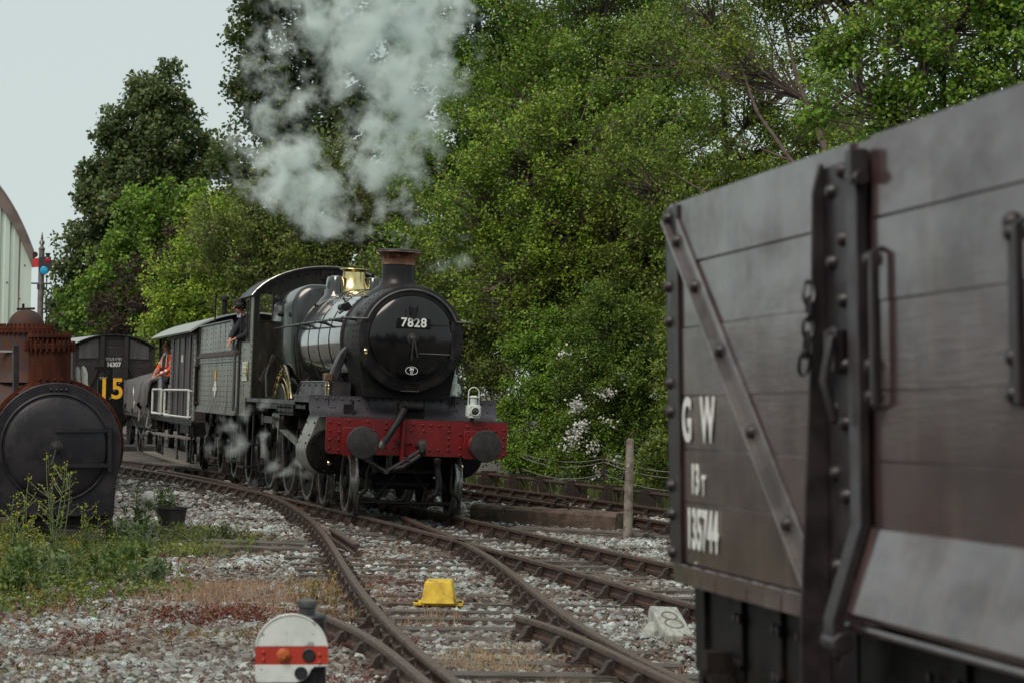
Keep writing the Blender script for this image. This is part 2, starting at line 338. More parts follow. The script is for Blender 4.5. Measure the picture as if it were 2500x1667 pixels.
# ================================================================== GROUND
def ground_material():
    m, n, b, L = nodes('yard ground')
    g = n.nodes.new('ShaderNodeNewGeometry')
    def noise(s, d=6.):
        t = n.nodes.new('ShaderNodeTexNoise'); t.inputs['Scale'].default_value = s; t.inputs['Detail'].default_value = d; t.inputs['Roughness'].default_value = .65
        L(g.outputs['Position'], t.inputs['Vector']); return t.outputs[0]
    def mr(src, lo, hi):
        r = n.nodes.new('ShaderNodeMapRange'); r.inputs[1].default_value = lo; r.inputs[2].default_value = hi; r.interpolation_type = 'SMOOTHSTEP'; L(src, r.inputs[0]); return r.outputs[0]
    def mix(f, a, c):
        x = n.nodes.new('ShaderNodeMixRGB')
        for i, v in ((0, f), (1, a), (2, c)):
            if isinstance(v, tuple): x.inputs[i].default_value = v
            else: L(v, x.inputs[i])
        return x.outputs[0]
    base = mix(mr(noise(.5), .4, .62), (.060, .040, .032, 1), (.105, .088, .076, 1))
    base = mix(mr(noise(14.), .45, .6), base, (.040, .029, .025, 1))
    base = mix(mr(noise(55.), .52, .6), base, (.24, .24, .225, 1))
    L(base, b.inputs['Base Color']); b.inputs['Roughness'].default_value = .95
    bp = n.nodes.new('ShaderNodeBump'); bp.inputs['Strength'].default_value = .8; bp.inputs['Distance'].default_value = .03
    L(noise(40., 8.), bp.inputs['Height']); L(bp.outputs[0], b.inputs['Normal'])
    return m
gm = MB()
# one sheet to the horizon: fine near the camera, coarse far away
gx = [-1500, -400, -120, -50, -30] + list(np.linspace(-20, 20, 41)) + [30, 50, 120, 400, 1500]
gy_ = [-300, -60, -10] + list(np.linspace(0, 80, 81)) + [95, 130, 250, 600, 2500]
gv = []
for y in gy_:
    for x in gx:
        z = -.015 + .012*math.sin(x*1.7+y*.6) + .012*math.sin(y*1.1-x*.8)
        gv.append((x, y, z if abs(x) < 25 and 0 < y < 90 else 0))
nx = len(gx)
gm.add(gv, [(j*nx+i, j*nx+i+1, (j+1)*nx+i+1, (j+1)*nx+i) for j in range(len(gy_)-1) for i in range(nx-1)])
obj('ground', gm, ground_material(), kind='structure')

# ================================================================== TRACKS
def spline(pts, step=.4):
    P = np.array(pts, float)
    seg = np.linalg.norm(np.diff(P, axis=0), axis=1); t = np.concatenate([[0], np.cumsum(seg)])
    # smooth fit: low order polynomial of x against arc length keeps hand measurements from wobbling
    deg = min(5, max(1, len(P)-2))
    k = np.polyfit(t, P[:, 0], deg); k2 = np.polyfit(t, P[:, 1], deg)
    tt = np.arange(0, t[-1]+step, step)
    return np.stack([np.polyval(k, tt), np.polyval(k2, tt)], 1)
RAILS = {
 'A_left': [(-11.2, 58.5), (-8.4, 52.5), (-5.9, 46.6), (-3.49, 38.76), (-2.75, 36.15), (-2.06, 33.89), (-1.46, 32.03), (-.89, 30.21), (-.46, 29.01), (-.15, 27.67), (.17, 26.21), (.43, 25.16), (.74, 23.99), (.99, 23.07), (1.28, 21.81), (1.61, 20.56), (3.0, 15.5)],
 'A_right': [(-9.95, 59.1), (-7.1, 53.1), (-4.6, 47.2), (-2.1, 39.1), (-.72, 34.32), (-.24, 32.83), (.15, 31.44), (.6, 29.92), (1.02, 28.11), (1.37, 27.04), (1.77, 25.35), (3.05, 20.9), (4.5, 15.9)],
 'B_left': [(-7.6, 51.6), (-6.31, 48.64), (-5.34, 45.57), (-4.51, 42.62), (-4.25, 40.97), (-3.47, 37.08), (-2.58, 32.28), (-2.05, 28.56), (-1.71, 25.64), (-1.41, 22.56), (-1.20, 20.69), (-.92, 18.37), (-.66, 16.37), (-.43, 15.1), (-.18, 13.9), (.5, 11.4), (1.4, 8.2), (2.4, 4.6)],
 'B_right': [(-1.49, 34.39), (-1.06, 31.58), (-.68, 29.6), (-.28, 27.19), (.07, 23.93), (.33, 20.87), (.51, 18.81), (.75, 17.27), (1.0, 15.8), (1.27, 14.7), (2.05, 11.6), (2.95, 8.3), (3.9, 4.8)],
 'C_left': [(-1.56, 19.35), (-1.21, 18.3), (-.93, 17.08), (-.68, 15.9), (-.5, 14.92), (-.32, 13.9), (.3, 11.4), (1.2, 8.2)],
 'C_right': [(.08, 19.28), (.28, 18.77), (.47, 17.98), (.67, 17.13), (.86, 16.12), (1.1, 14.9), (1.9, 11.6), (2.8, 8.3)],
 'check': [(-2.28, 31.0), (-1.81, 28.19)],
 'D_far': [(-8.2, 66.5), (-4.2, 56.5), (-.77, 47.23), (.18, 44.6), (1.04, 42.3), (1.91, 39.9), (2.49, 38.2), (6.2, 27)],
 'D_near': [(-9.4, 65.9), (-5.4, 55.9), (-.71, 43.7), (.17, 41.24), (1.15, 38.11), (1.84, 35.6), (2.25, 34.3), (4.9, 26)],
}
SLP = []
RL = {k: spline(v) for k, v in RAILS.items()}
ZR = .18
HEAD = [(-.030, 0), (.030, 0), (.036, -.008), (.036, -.036), (.012, -.05), (.010, -.10), (.034, -.113), (.034, -.142), (-.034, -.142), (-.034, -.113), (-.010, -.10), (-.012, -.05), (-.036, -.036), (-.036, -.008)]
def railmesh(P):
    mb = MB(); secs = []
    for i in range(len(P)):
        d = P[min(i+1, len(P)-1)]-P[max(i-1, 0)]; d = d/np.linalg.norm(d); q = np.array([d[1], -d[0]])
        secs.append([(P[i][0]+q[0]*a, P[i][1]+q[1]*a, ZR+b) for a, b in HEAD])
    mb.loft(secs); me = mb.mesh('rail')
    me.materials.append(M['rail']); me.materials.append(M['rail_top'])
    for p in me.polygons:
        if p.normal.z > .7 and p.center.z > ZR-.01: p.material_index = 1
    return me
ch = MB()
ch.bb(-.17, .17, -.095, .095, 0, .034)
for s_ in (-1, 1):
    ch.prism([(s_*.04, .034), (s_*.15, .034), (s_*.105, .062), (s_*.075, .12), (s_*.042, .135)], -.05, .05, 'y')
ch.bb(.02, .085, -.035, .035, .10, .13)
for a_, b_ in ((-.145, .065), (.145, -.065), (.145, .065)): ch.bb(a_-.016, a_+.016, b_-.016, b_+.016, .034, .058)
CHAIR = ch.mesh('chair'); CHAIR.materials.append(M['chair']); CHAIR.shade_smooth(); CHAIR.set_sharp_from_angle(angle=R(35))
sl = MB(); sl.box((0, 0, 0), (2.6, .25, .12))
SLEEPER = sl.mesh('sleeper'); SLEEPER.materials.append(M['sleeper'])
def track(name, label, rails, sleepers, extra=0., ylim=(3, 60), step=.76, zs=0.0):
    t = thing(name, label, 'railway track', (0, 0, 0), kind='structure')
    for rn in rails: obj('rail', railmesh(RL[rn]), None, t, smooth=True)
    for (la, ra, y0, y1) in sleepers:
        Lp, Rp = RL[la], RL[ra]
        acc = 0; last = None
        for i in range(1, len(Lp)):
            acc += np.linalg.norm(Lp[i]-Lp[i-1])
            if acc < step: continue
            acc = 0; p = Lp[i]
            if not (y0 < p[1] < y1): continue
            d = np.linalg.norm(Rp-p, axis=1); j = int(np.argmin(d)); q = Rp[j]
            if d[j] > 4.2 or d[j] < .5: continue
            dr = (q-p)/np.linalg.norm(q-p); ang = math.atan2(dr[1], dr[0]); c = (p+q)/2
            o = bpy.data.objects.new('sleeper', SLEEPER); link(o, t)
            o.location = (c[0]+RNG.normal(0, .03), c[1], zs-.032+RNG.normal(0, .006)); o.rotation_euler = (RNG.normal(0, .01), RNG.normal(0, .006), ang+RNG.normal(0, .012)); o.scale = ((d[j]+1.0+extra)/2.6, 1, 1)
            SLP.append((c[0], c[1], ang, (d[j]+1.0+extra)/2))
            for e in (p, q):
                k = bpy.data.objects.new('chair', CHAIR); link(k, t); k.location = (e[0], e[1], zs+.006); k.rotation_euler = (0, 0, ang)
    return t
track('main_line_track', 'rusty curving track under the steam locomotive', ['A_left', 'A_right'], [('A_left', 'A_right', 17, 56)])
track('turnout_track', 'diverging track running towards the viewer from the locomotive', ['B_left', 'B_right', 'check'], [('B_left', 'B_right', 4, 33.4), ])
track('point_blades_track', 'short overlapping rails of the points in the foreground', ['C_left', 'C_right'], [])
track('far_siding_track', 'shiny topped siding beside the hedge', ['D_far', 'D_near'], [('D_far', 'D_near', 26, 64)])
for rn, lst in (('C_left', None), ('C_right', None)):
    P = RL[rn]; par = bpy.data.objects['point_blades_track']
    for i in range(1, len(P), 2):
        d = P[i]-P[i-1]; k = bpy.data.objects.new('chair', CHAIR); link(k, par); k.location = (P[i][0], P[i][1], .006); k.rotation_euler = (0, 0, math.atan2(d[1], d[0])-math.pi/2+math.pi)
# chairs along the outer end of the turnout rail that has no partner
P = RL['B_left']; par = bpy.data.objects['turnout_track']
for i in range(2, len(P), 2):
    if P[i][1] > 33.6:
        d = P[i]-P[i-1]; k = bpy.data.objects.new('chair', CHAIR); link(k, par); k.location = (P[i][0], P[i][1], .006); k.rotation_euler = (0, 0, math.atan2(d[1], d[0])+math.pi/2)
# ================================================================== BALLAST (uncountable stones: one object)
ALLR = np.concatenate(list(RL.values()))
def rail_dist(P):
    out = np.empty(len(P))
    for i in range(0, len(P), 4000):
        d = np.linalg.norm(P[i:i+4000, None, :]-ALLR[None], axis=2); out[i:i+4000] = d.min(1)
    return out
def vnoise(x, y, s, seed=0):
    """cheap smooth value noise for scatter masks"""
    r = np.random.default_rng(seed); T = r.random((64, 64))
    u, v = x/s, y/s; i, j = np.floor(u).astype(int), np.floor(v).astype(int); a, b = u-i, v-j
    a = a*a*(3-2*a); b = b*b*(3-2*b); g = lambda p, q: T[p % 64, q % 64]
    return (g(i, j)*(1-a)+g(i+1, j)*a)*(1-b)+(g(i, j+1)*(1-a)+g(i+1, j+1)*a)*b
def weedy(x, y):
    """how overgrown the yard is at a point: the left verge"""
    e = -3.1+.35*np.sin(y*.9)+.25*np.sin(y*2.3)
    return np.clip((e-x)*1.3, 0, 1)*np.clip((y-19.6)*.9, 0, 1)*np.clip((33-y)*.6, 0, 1)
def scatter(n, y0, y1, seed):
    r = np.random.default_rng(seed)
    y = np.sqrt(r.random(n)*(y1**2-y0**2)+y0**2); x = (r.random(n)*2-1)*(.224*y+.35)
    return x, y, r
pts = []
for n, y0, y1, s0, sd_ in ((115000, 13.5, 24, .74, 1), (62000, 24, 38, .9, 2), (18000, 38, 58, 1.3, 3)):
    x, y, r = scatter(n, y0, y1, sd_)
    rd = rail_dist(np.stack([x, y], 1))
    dirt = vnoise(x, y, 1.6, 5)*.6+vnoise(x, y, .5, 6)*.4
    keep = (rd > .075) & (r.random(n) > weedy(x, y)*.85) & (r.random(n) > np.clip((dirt-.53)*4, 0, .86))
    if len(SLP):
        S_ = np.array(SLP); S_ = S_[(S_[:, 1] > y0-2) & (S_[:, 1] < y1+2)]
        for q in S_:
            dx, dy = x-q[0], y-q[1]; a_ = dx*np.cos(q[2])+dy*np.sin(q[2]); b_ = -dx*np.sin(q[2])+dy*np.cos(q[2])
            keep &= ~((np.abs(a_) < q[3]) & (np.abs(b_) < .115) & (r.random(len(x)) < (.30+.5*((q[1]*7.3) % 1)) * (1 if q[1] < 27 else .6)))
    x, y, dirt = x[keep], y[keep], dirt[keep]
    sz = s0*np.clip(r.lognormal(-3.72, .36, len(x)), .012, .055)
    between = vnoise(x, y, .9, 9)
    z = -.012+.012*np.sin(x*1.7+y*.6)+.012*np.sin(y*1.1-x*.8)+sz*.25+.018*between
    pts.append(np.stack([x, y, z, sz, r.random(len(x)), r.random(len(x))*6.28, r.random(len(x))*6.28, r.integers(0, 6, len(x))], 1))
pts = np.concatenate(pts)
def stone_group():
    ng = bpy.data.node_groups.new('ballast_stones', 'GeometryNodeTree'); N = ng.nodes.new; L = ng.links.new
    ng.interface.new_socket('Geometry', in_out='INPUT', socket_type='NodeSocketGeometry')
    ng.interface.new_socket('Geometry', in_out='OUTPUT', socket_type='NodeSocketGeometry')
    gi, go = N('NodeGroupInput'), N('NodeGroupOutput')
    jn = N('GeometryNodeJoinGeometry')
    for k in range(6):
        ico = N('GeometryNodeMeshIcoSphere'); ico.inputs['Radius'].default_value = 1; ico.inputs['Subdivisions'].default_value = 2 if k < 3 else 1
        sp_ = N('GeometryNodeSetPosition'); nz = N('ShaderNodeTexNoise'); nz.noise_dimensions = '4D'; nz.inputs['W'].default_value = k*7.3; nz.inputs['Scale'].default_value = .9; nz.inputs['Detail'].default_value = 1
        sub = N('ShaderNodeVectorMath'); sub.operation = 'SUBTRACT'; sub.inputs[1].default_value = (.5, .5, .5); L(nz.outputs['Color'], sub.inputs[0])
        mul = N('ShaderNodeVectorMath'); mul.operation = 'MULTIPLY'; mul.inputs[1].default_value = (2.6, 2.6, 2.2); L(sub.outputs[0], mul.inputs[0])
        L(ico.outputs[0], sp_.inputs['Geometry']); L(mul.outputs[0], sp_.inputs['Offset'])
        tr = N('GeometryNodeTransform'); tr.inputs['Scale'].default_value = (1.25, .9, .7); L(sp_.outputs[0], tr.inputs[0])
        g2 = N('GeometryNodeGeometryToInstance'); L(tr.outputs[0], g2.inputs[0]); L(g2.outputs[0], jn.inputs[0])
    iop = N('GeometryNodeInstanceOnPoints'); L(gi.outputs[0], iop.inputs['Points']); L(jn.outputs[0], iop.inputs['Instance'])
    iop.inputs['Pick Instance'].default_value = True
    for nm, ty, sock in (('idx', 'INT', 'Instance Index'), ('rot', 'FLOAT_VECTOR', 'Rotation'), ('scl', 'FLOAT_VECTOR', 'Scale')):
        a = N('GeometryNodeInputNamedAttribute'); a.data_type = ty; a.inputs[0].default_value = nm; L(a.outputs[0], iop.inputs[sock])
    sm = N('GeometryNodeSetMaterial'); L(iop.outputs[0], sm.inputs[0]); sm.inputs['Material'].default_value = M['stone']; L(sm.outputs[0], go.inputs[0])
    return ng
def stone_mat():
    m, n, b, L = nodes('limestone ballast')
    oi = n.nodes.new('ShaderNodeObjectInfo'); cr_ = n.nodes.new('ShaderNodeValToRGB'); e = cr_.color_ramp.elements
    e[0].position = 0; e[0].color = (.085, .058, .046, 1); e[1].position = 1; e[1].color = (.52, .60, .585, 1)
    for p, c in ((.16, (.13, .10, .085, 1)), (.34, (.24, .23, .215, 1)), (.62, (.265, .295, .285, 1)), (.86, (.385, .44, .43, 1))):
        x = e.new(p); x.color = c
    L(oi.outputs['Random'], cr_.inputs[0])
    g = n.nodes.new('ShaderNodeNewGeometry')
    def nz(s): 
        t = n.nodes.new('ShaderNodeTexNoise'); t.inputs['Scale'].default_value = s; t.inputs['Detail'].default_value = 4; L(g.outputs['Position'], t.inputs['Vector']); return t.outputs[0]
    mr = n.nodes.new('ShaderNodeMapRange'); mr.inputs[1].default_value = .42; mr.inputs[2].default_value = .62; mr.inputs[4].default_value = .85; L(nz(.55), mr.inputs[0])
    mx = n.nodes.new('ShaderNodeMixRGB'); mx.blend_type = 'MULTIPLY'; mx.inputs[2].default_value = (.42, .33, .28, 1); L(mr.outputs[0], mx.inputs[0]); L(cr_.outputs[0], mx.inputs[1])
    m2 = n.nodes.new('ShaderNodeMapRange'); m2.inputs[1].default_value = .5; m2.inputs[2].default_value = .75; m2.inputs[4].default_value = .45; L(nz(45), m2.inputs[0])
    mx2 = n.nodes.new('ShaderNodeMixRGB'); mx2.inputs[2].default_value = (.16, .13, .11, 1); L(m2.outputs[0], mx2.inputs[0]); L(mx.outputs[0], mx2.inputs[1])
    L(mx2.outputs[0], b.inputs['Base Color']); b.inputs['Roughness'].default_value = .85
    return m
M['stone'] = stone_mat()
me = bpy.data.meshes.new('ballast'); me.vertices.add(len(pts)); me.vertices.foreach_set('co', pts[:, :3].astype(np.float32).ravel())
a = me.attributes.new('idx', 'INT', 'POINT'); a.data.foreach_set('value', pts[:, 7].astype(np.int32))
a = me.attributes.new('rot', 'FLOAT_VECTOR', 'POINT'); a.data.foreach_set('vector', np.stack([(pts[:, 4]-.5)*1.2, (pts[:, 4]*7 % 1-.5)*1.2, pts[:, 5]], 1).astype(np.float32).ravel())
a = me.attributes.new('scl', 'FLOAT_VECTOR', 'POINT'); s3 = pts[:, 3]; k3 = .8+.5*(pts[:, 4]*13 % 1)
a.data.foreach_set('vector', np.stack([s3*k3, s3, s3], 1).astype(np.float32).ravel())
bo = bpy.data.objects.new('ballast', me); COL.objects.link(bo); bo['kind'] = 'stuff'; bo['label'] = 'pale grey stone ballast strewn between and around the rails'
bo.modifiers.new('stones', 'NODES').node_group = stone_group()
M['drop'] = pmat('lit drop plate paint', (.050, .042, .052, 1), (.034, .029, .034, 1), .3, .42, scale=4, bump=.05, bscale=20)  # platform paint with the plate's reflected light put into a lighter base
M['firebox'] = pmat('firebox paint', (.005, .0055, .005, 1), (.010, .010, .008, 1), .2, .3, scale=3, coat=.7, coat_rough=.1, coat_ior=1.55, bump=.03, bscale=6)
M['lub_bronze'] = pmat('dull bronze box', (.16, .095, .06, 1), (.11, .065, .04, 1), .4, .5, metal=.4, scale=9)
M['cladding'] = pmat('grey weathered cylinder cladding', (.20, .205, .185, 1), (.13, .125, .11, 1), .28, .45, scale=7, stretch=(1, 3, .4), metal=.15, bump=.04, bscale=15)
M['handrail'] = pmat('dull painted handrail', (.11, .115, .11, 1), (.07, .07, .068, 1), .3, .42, metal=.5, scale=8)
def clear_glass():
    m, n, b, L = nodes('window glass')
    t = n.nodes.new('ShaderNodeBsdfTransparent'); g = n.nodes.new('ShaderNodeBsdfGlossy'); g.inputs['Roughness'].default_value = .03
    mx = n.nodes.new('ShaderNodeMixShader'); fr = n.nodes.new('ShaderNodeFresnel'); L(fr.outputs[0], mx.inputs[0]); L(t.outputs[0], mx.inputs[1]); L(g.outputs[0], mx.inputs[2]); L(mx.outputs[0], n.nodes['Material Output'].inputs[0]); return m
M['clear_glass'] = clear_glass()
# ================================================================== LOCOMOTIVE
LO, LA, LC = Vector((-1.3215, 33.707, .18)), .2363, .0145
LROT = (0, LC, LA)
LMAT = Matrix.Translation(LO) @ Euler(LROT).to_matrix().to_4x4()
def lpt(x, s, z): return LMAT @ Vector((x, s, z))
loco = thing('steam_locomotive', 'black and dark green steam locomotive with copper capped chimney and red buffer beam', 'locomotive', LO, LROT)
Y = (0, 1, 0); Z = (0, 0, 1); X = (1, 0, 0)
# --- buffer beam
mb = MB()
c_ = .07
mb.prism([(-1.30, 1.383), (-1.30, .875+c_), (-1.285, .875+.02), (-1.30+c_, .875), (1.30-c_, .875), (1.285, .875+.02), (1.30, .875+c_), (1.30, 1.383)], 0, .035, 'y')
beam = obj('buffer_beam', mb, M['beam_red'], loco, bevel=.006)
rv = MB()
cr0 = [(-1.245, 1.32), (-1.245, 1.2), (-1.25, 1.075), (-1.25, .955), (-1.12, 1.30), (-1.115, 1.185), (-1.12, 1.075), (-1.12, .93), (-.98, 1.35), (-.71, 1.34), (-.62, 1.22), (-.45, 1.33), (-.45, 1.25), (-.45, 1.07), (-.45, .985), (-.33, .985), (-.2, .985), (-.19, 1.32), (-.06, 1.32), (.07, 1.315), (.19, 1.315), (.32, 1.315), (.45, 1.315), (-.09, 1.235), (.09, 1.235), (.45, 1.23), (.45, 1.14), (.45, 1.055), (.45, .97), (-.09, 1.055), (.08, 1.055), (.18, .97), (.31, .97), (.62, 1.20), (.62, 1.01), (.62, .885+.02), (.72, 1.31), (.98, 1.3), (1.12, 1.26), (1.25, 1.28), (1.25, 1.16), (1.25, 1.035), (1.25, .92), (1.12, 1.14)]
for x, z in cr0: rv.rivet((x, -.001, z), (0, -1, 0), .021)
obj('rivet_row', rv, M['beam_red'], beam)
# --- buffers
for sx in (-1, 1):
    mb = MB(); x = sx*.868
    mb.lathe([(.155, -.03), (.15, -.10), (.115, -.13), (.105, -.30), (.085, -.30), (.075, -.52), (0, -.52)], (x, 0, 1.055), Y, 28)
    bf = obj('buffer', mb, M['beam_red'], loco)
    mb = MB(); mb.box((x, -.018, 1.055), (.40, .03, .40)); obj('buffer_base', mb, M['beam_red'], bf, bevel=.008)
    mb = MB(); mb.lathe([(.07, -.50), (.20, -.515), (.226, -.53), (.228, -.55), (.215, -.575), (.12, -.592), (.03, -.597), (0, -.597)], (x, 0, 1.055), Y, 40)
    obj('buffer_head', mb, M['buffer_grey'], bf)
# --- coupling hook and screw coupling
mb = MB()
hk = [(0, -.02, 1.03), (0, -.2, 1.03), (0, -.30, 1.06), (0, -.37, 1.03), (0, -.38, .96), (0, -.33, .92)]
mb.tube(hk, [.04, .042, .05, .045, .038, .026], 10)
mb.lathe([(.05, -.03), (.115, -.03), (.12, -.015), (.12, .015), (.115, .03), (.05, .03)], (.03, -.27, 1.0), X, 24, close=True)
cpl = obj('coupling', mb, M['buffer_grey'], loco)
mb = MB()
for dy in (-.045, .045): mb.tube([(.0, -.30+dy, .98), (-.22, -.34+dy, .83), (-.50, -.36+dy, .66)], .017, 8)
mb.tube([(-.50, -.42, .66), (-.50, -.30, .66)], .035, 10)
mb.tube([(-.21, -.42, .84), (-.21, -.26, .84)], .03, 10)
for dy in (-.045, .045): mb.tube([(-.50, -.36+dy, .66), (-.72, -.3+dy, .78), (-.83, -.25+dy, .84)], .02, 8)
mb.tube([(-.02, -.36, .90), (-.28, -.38, .73), (-.42, -.38, .70)], [.03, .035, .03], 8)
obj('screw_link', mb, M['buffer_grey'], cpl)
# --- vacuum pipe and ribbed hose
mb = MB(); mb.tube([(-.215, -.045, 1.37), (-.215, -.045, .80)], .036, 12)
for z in (1.10, 1.12): mb.box((-.215, -.03, z-.03), (.2, .03, .03))
obj('vacuum_pipe', mb, M['beam_red'], loco)
mb = MB(); mb.tube([(-.24, .1, 1.56), (.08, .1, 1.56)], .055, 10); mb.tube([(-.21, -.02, 1.53), (-.21, .1, 1.56)], .05, 10); mb.box((-.08, .16, 1.5), (.40, .05, .22))  # pipes, plus a flat dark box standing in for the shaded recess behind
obj('vacuum_stand_recess', mb, M['frame_black'], loco)
hp = []; rr = []
for i in range(85):
    t = i/84; p = Vector((-.21, -.03, 1.52))*(1-t)**2 + Vector((-.34, -.20, 1.30))*2*t*(1-t) + Vector((-.51, -.12, 1.03))*t*t
    hp.append(p); rr.append(.044 if i % 3 else .055)
mb = MB(); mb.tube(hp, rr, 12); hs = obj('vacuum_hose', mb, M['rubber'], loco)
mb = MB(); mb.tube([(-.50, -.13, 1.06), (-.535, -.11, 1.0), (-.52, -.09, .96)], [.05, .058, .035], 10); mb.box((-.545, -.12, 1.05), (.03, .03, .12), (0, .5, 0)); obj('hose_coupling', mb, M['steel'], hs)
# --- steam heating hose under the beam
mb = MB(); mb.lathe([(.05, .86), (.065, .84), (.06, .78), (.048, .76), (.05, .70)], (.31, .05, 0), Z, 12); mb.tube([(.31, .05, .74), (.325, .02, .58), (.33, .0, .45), (.29, .0, .35), (.21, .02, .30), (.19, .03, .24)], [.045, .045, .044, .044, .042, .025], 10)
obj('steam_heat_hose', mb, M['dark_iron'], loco)
# --- front footplating and curved drop plate
mb = MB(); mb.bb(-1.31, 1.31, .0, 1.0, 1.386, 1.40); obj('front_footplate', mb, M['platform'], loco)
pf = [(.96, 1.402), (1.05, 1.44), (1.10, 1.52), (1.115, 1.60), (1.115, 1.665), (1.12, 1.69)]
pf = [(.90, 1.402), (1.0, 1.425), (1.065, 1.475), (1.10, 1.55), (1.11, 1.62), (1.11, 1.69)]
sec = pf + [(y+.02, z) for y, z in pf[::-1]]
mb = MB(); mb.loft([[(x, y, z) for y, z in sec] for x in (-1.38, -.9, 0, .9, 1.38)])
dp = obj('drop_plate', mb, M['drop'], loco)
rv = MB()
for i in range(22): rv.rivet((-1.27+i*.122, 1.108, 1.645), (0, -1, 0), .02)
for x in (-1.25, -1.06, -1.01, -.55, -.50, .74, .79, 1.1, 1.25): rv.rivet((x, 1.085, 1.525), (0, -1, .2), .017)
for i in range(26): rv.rivet((-1.3+i*.104, .98, 1.416), (0, -.5, .9), .013)
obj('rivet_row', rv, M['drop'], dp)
mb = MB()
for x in (-1.1, -.51, .76): mb.box((x, 1.098, 1.57), (.006, .012, .2))
obj('plate_seam', mb, M['frame_black'], dp)
mb = MB(); mb.box((-.83, 1.02, 1.50), (.12, .03, .14)); mb.box((-.76, 1.0, 1.53), (.03, .05, .2)); obj('lamp_iron', mb, M['dark_iron'], loco)
mb = MB(); mb.box((.79, .05, 1.44), (.05, .03, .22)); obj('lamp_iron', mb, M['dark_iron'], loco)
# --- running boards
mb = MB(); mb.bb(-1.36, 1.36, 1.12, 2.85, 1.665, 1.688); mb.bb(-1.34, -1.30, 1.12, 2.85, 1.58, 1.665); mb.bb(1.30, 1.34, 1.12, 2.85, 1.58, 1.665)
mb.bb(-1.33, 1.33, 2.85, 8.6, 1.575, 1.598); mb.bb(-1.33, -1.31, 2.85, 8.6, 1.535, 1.575); mb.bb(1.31, 1.33, 2.85, 8.6, 1.535, 1.575)
mb.bb(-1.33, 1.33, 2.84, 2.862, 1.575, 1.688)
obj('running_board', mb, M['platform'], loco)
mb = MB()
mb.bb(-1.24, -1.17, 5.2, 8.0, 1.44, 1.53); mb.bb(-1.26, -1.20, 3.5, 5.2, 1.36, 1.53); mb.bb(-1.24, -1.18, 2.4, 3.4, 1.47, 1.54)
mb.bb(-1.26, -.5, 4.95, 5.01, 1.12, 1.53); mb.bb(-1.26, -.5, 3.5, 3.55, 1.36, 1.53)
mb.tube([(-1.16, 6.0, 1.32), (-1.16, 4.7, 1.3)], .08, 12)
mot = obj('motion_bracket', mb, M['loco_side'], loco, bevel=.006)
rv = MB()
for y in np.linspace(3.65, 5.1, 6):
    for z in (1.40, 1.48): rv.rivet((-1.262, y, z), (-1, 0, 0), .022)
obj('rivet_row', rv, M['dark_iron'], mot)
# --- frames and bogie
mb = MB()
for sx in (-1, 1):
    mb.bb(sx*.60, sx*.63, .04, 1.15, .78, 1.38); mb.bb(sx*.60, sx*.63, 1.15, 9.9, .78, 1.56)
    mb.prism([(.15, .9), (.15, .62), (.6, .55), (3.6, .55), (3.9, .9)], sx*.53, sx*.56, 'x')
mb.bb(-.6, .6, 1.2, 2.9, .9, 1.6); mb.bb(-.6, .6, 3.2, 9.6, .95, 1.5)
obj('frame', mb, M['frame_black'], loco)
mb = MB()
mb.tube([(-.68, .55, .19), (.62, .55, .19)], .032, 10)
mb.tube([(-.50, .56, .20), (-.17, .62, .61)], .022, 8); mb.tube([(.40, .56, .20), (.10, .62, .61)], .022, 8)
mb.box((-.02, .64, .64), (.9, .06, .05)); mb.box((-.02, .9, .45), (.8, .06, .05))
for sx in (-1, 1):
    mb.tube([(sx*.56, .5, .72), (sx*.60, .5, .6), (sx*.61, .5, .36), (sx*.70, .48, .30), (sx*.735, .46, .24), (sx*.735, .46, .05)], .028, 8)
mb.bb(-.55, .55, 1.5, 2.6, .35, .55)
for sx in (-1, 1): mb.bb(sx*.5, sx*.56, .7, 3.5, .38, .52)
obj('bogie_frame', mb, M['dark_iron'], loco)
# --- wheels
def wheel(parent, r, x, s, spokes, side, rr=.0, crank=None, weight=False, mat='frame_black'):
    mb = MB(); o = (x, s, r)
    # tread and flange, seen from the outer face inwards
    mb.lathe([(r-.075, -.065), (r-.02, -.068), (r-.004, -.055), (r, .02), (r+.006, .028), (r+.028, .042), (r+.026, .058), (r-.01, .068), (r-.075, .068)], o, (-side, 0, 0), 56, close=True)
    wl = obj('wheel', mb, M['tyre'], parent)
    mb = MB()
    mb.lathe([(r-.07, -.045), (r-.07, .045), (r-.125, .04), (r-.125, -.04)], o, X, 48, close=True)
    hub = .13 if r > .6 else .10
    mb.lathe([(0, -.085), (hub*.6, -.085), (hub, -.06), (hub, .06), (0, .08)], o, (-side, 0, 0), 24)
    for k in range(spokes):
        a = 2*math.pi*k/spokes+.15
        d = Vector((0, math.cos(a), math.sin(a)))
        mb.tube([Vector(o)+d*hub*.8, Vector(o)+d*(r-.11)], [.036, .026], 6, cap=False)
    if weight:
        a0 = crank+math.pi; pl = [(math.cos(a0+t)*(r-.1), math.sin(a0+t)*(r-.1)) for t in np.linspace(-.75, .75, 12)]
        mb.prism([(s+p[0], r+p[1]) for p in pl], x+side*.02, x+side*.045, 'x')
    obj('wheel_centre', mb, M[mat], wl)
    return wl
M['tyre'] = pmat('worn tyre steel', (.26, .25, .245, 1), (.07, .055, .048, 1), .26, .45, metal=.8, scale=3, stretch=(6, 1, 1))
for sx in (-1, 1):
    for s in (1.086, 3.11): wheel(loco, .457, sx*.755, s, 10, sx)
    for s in (4.72, 6.74, 9.05): wheel(loco, .864, sx*.755, s, 18, sx, crank=1.35 if sx < 0 else -.2, weight=True)
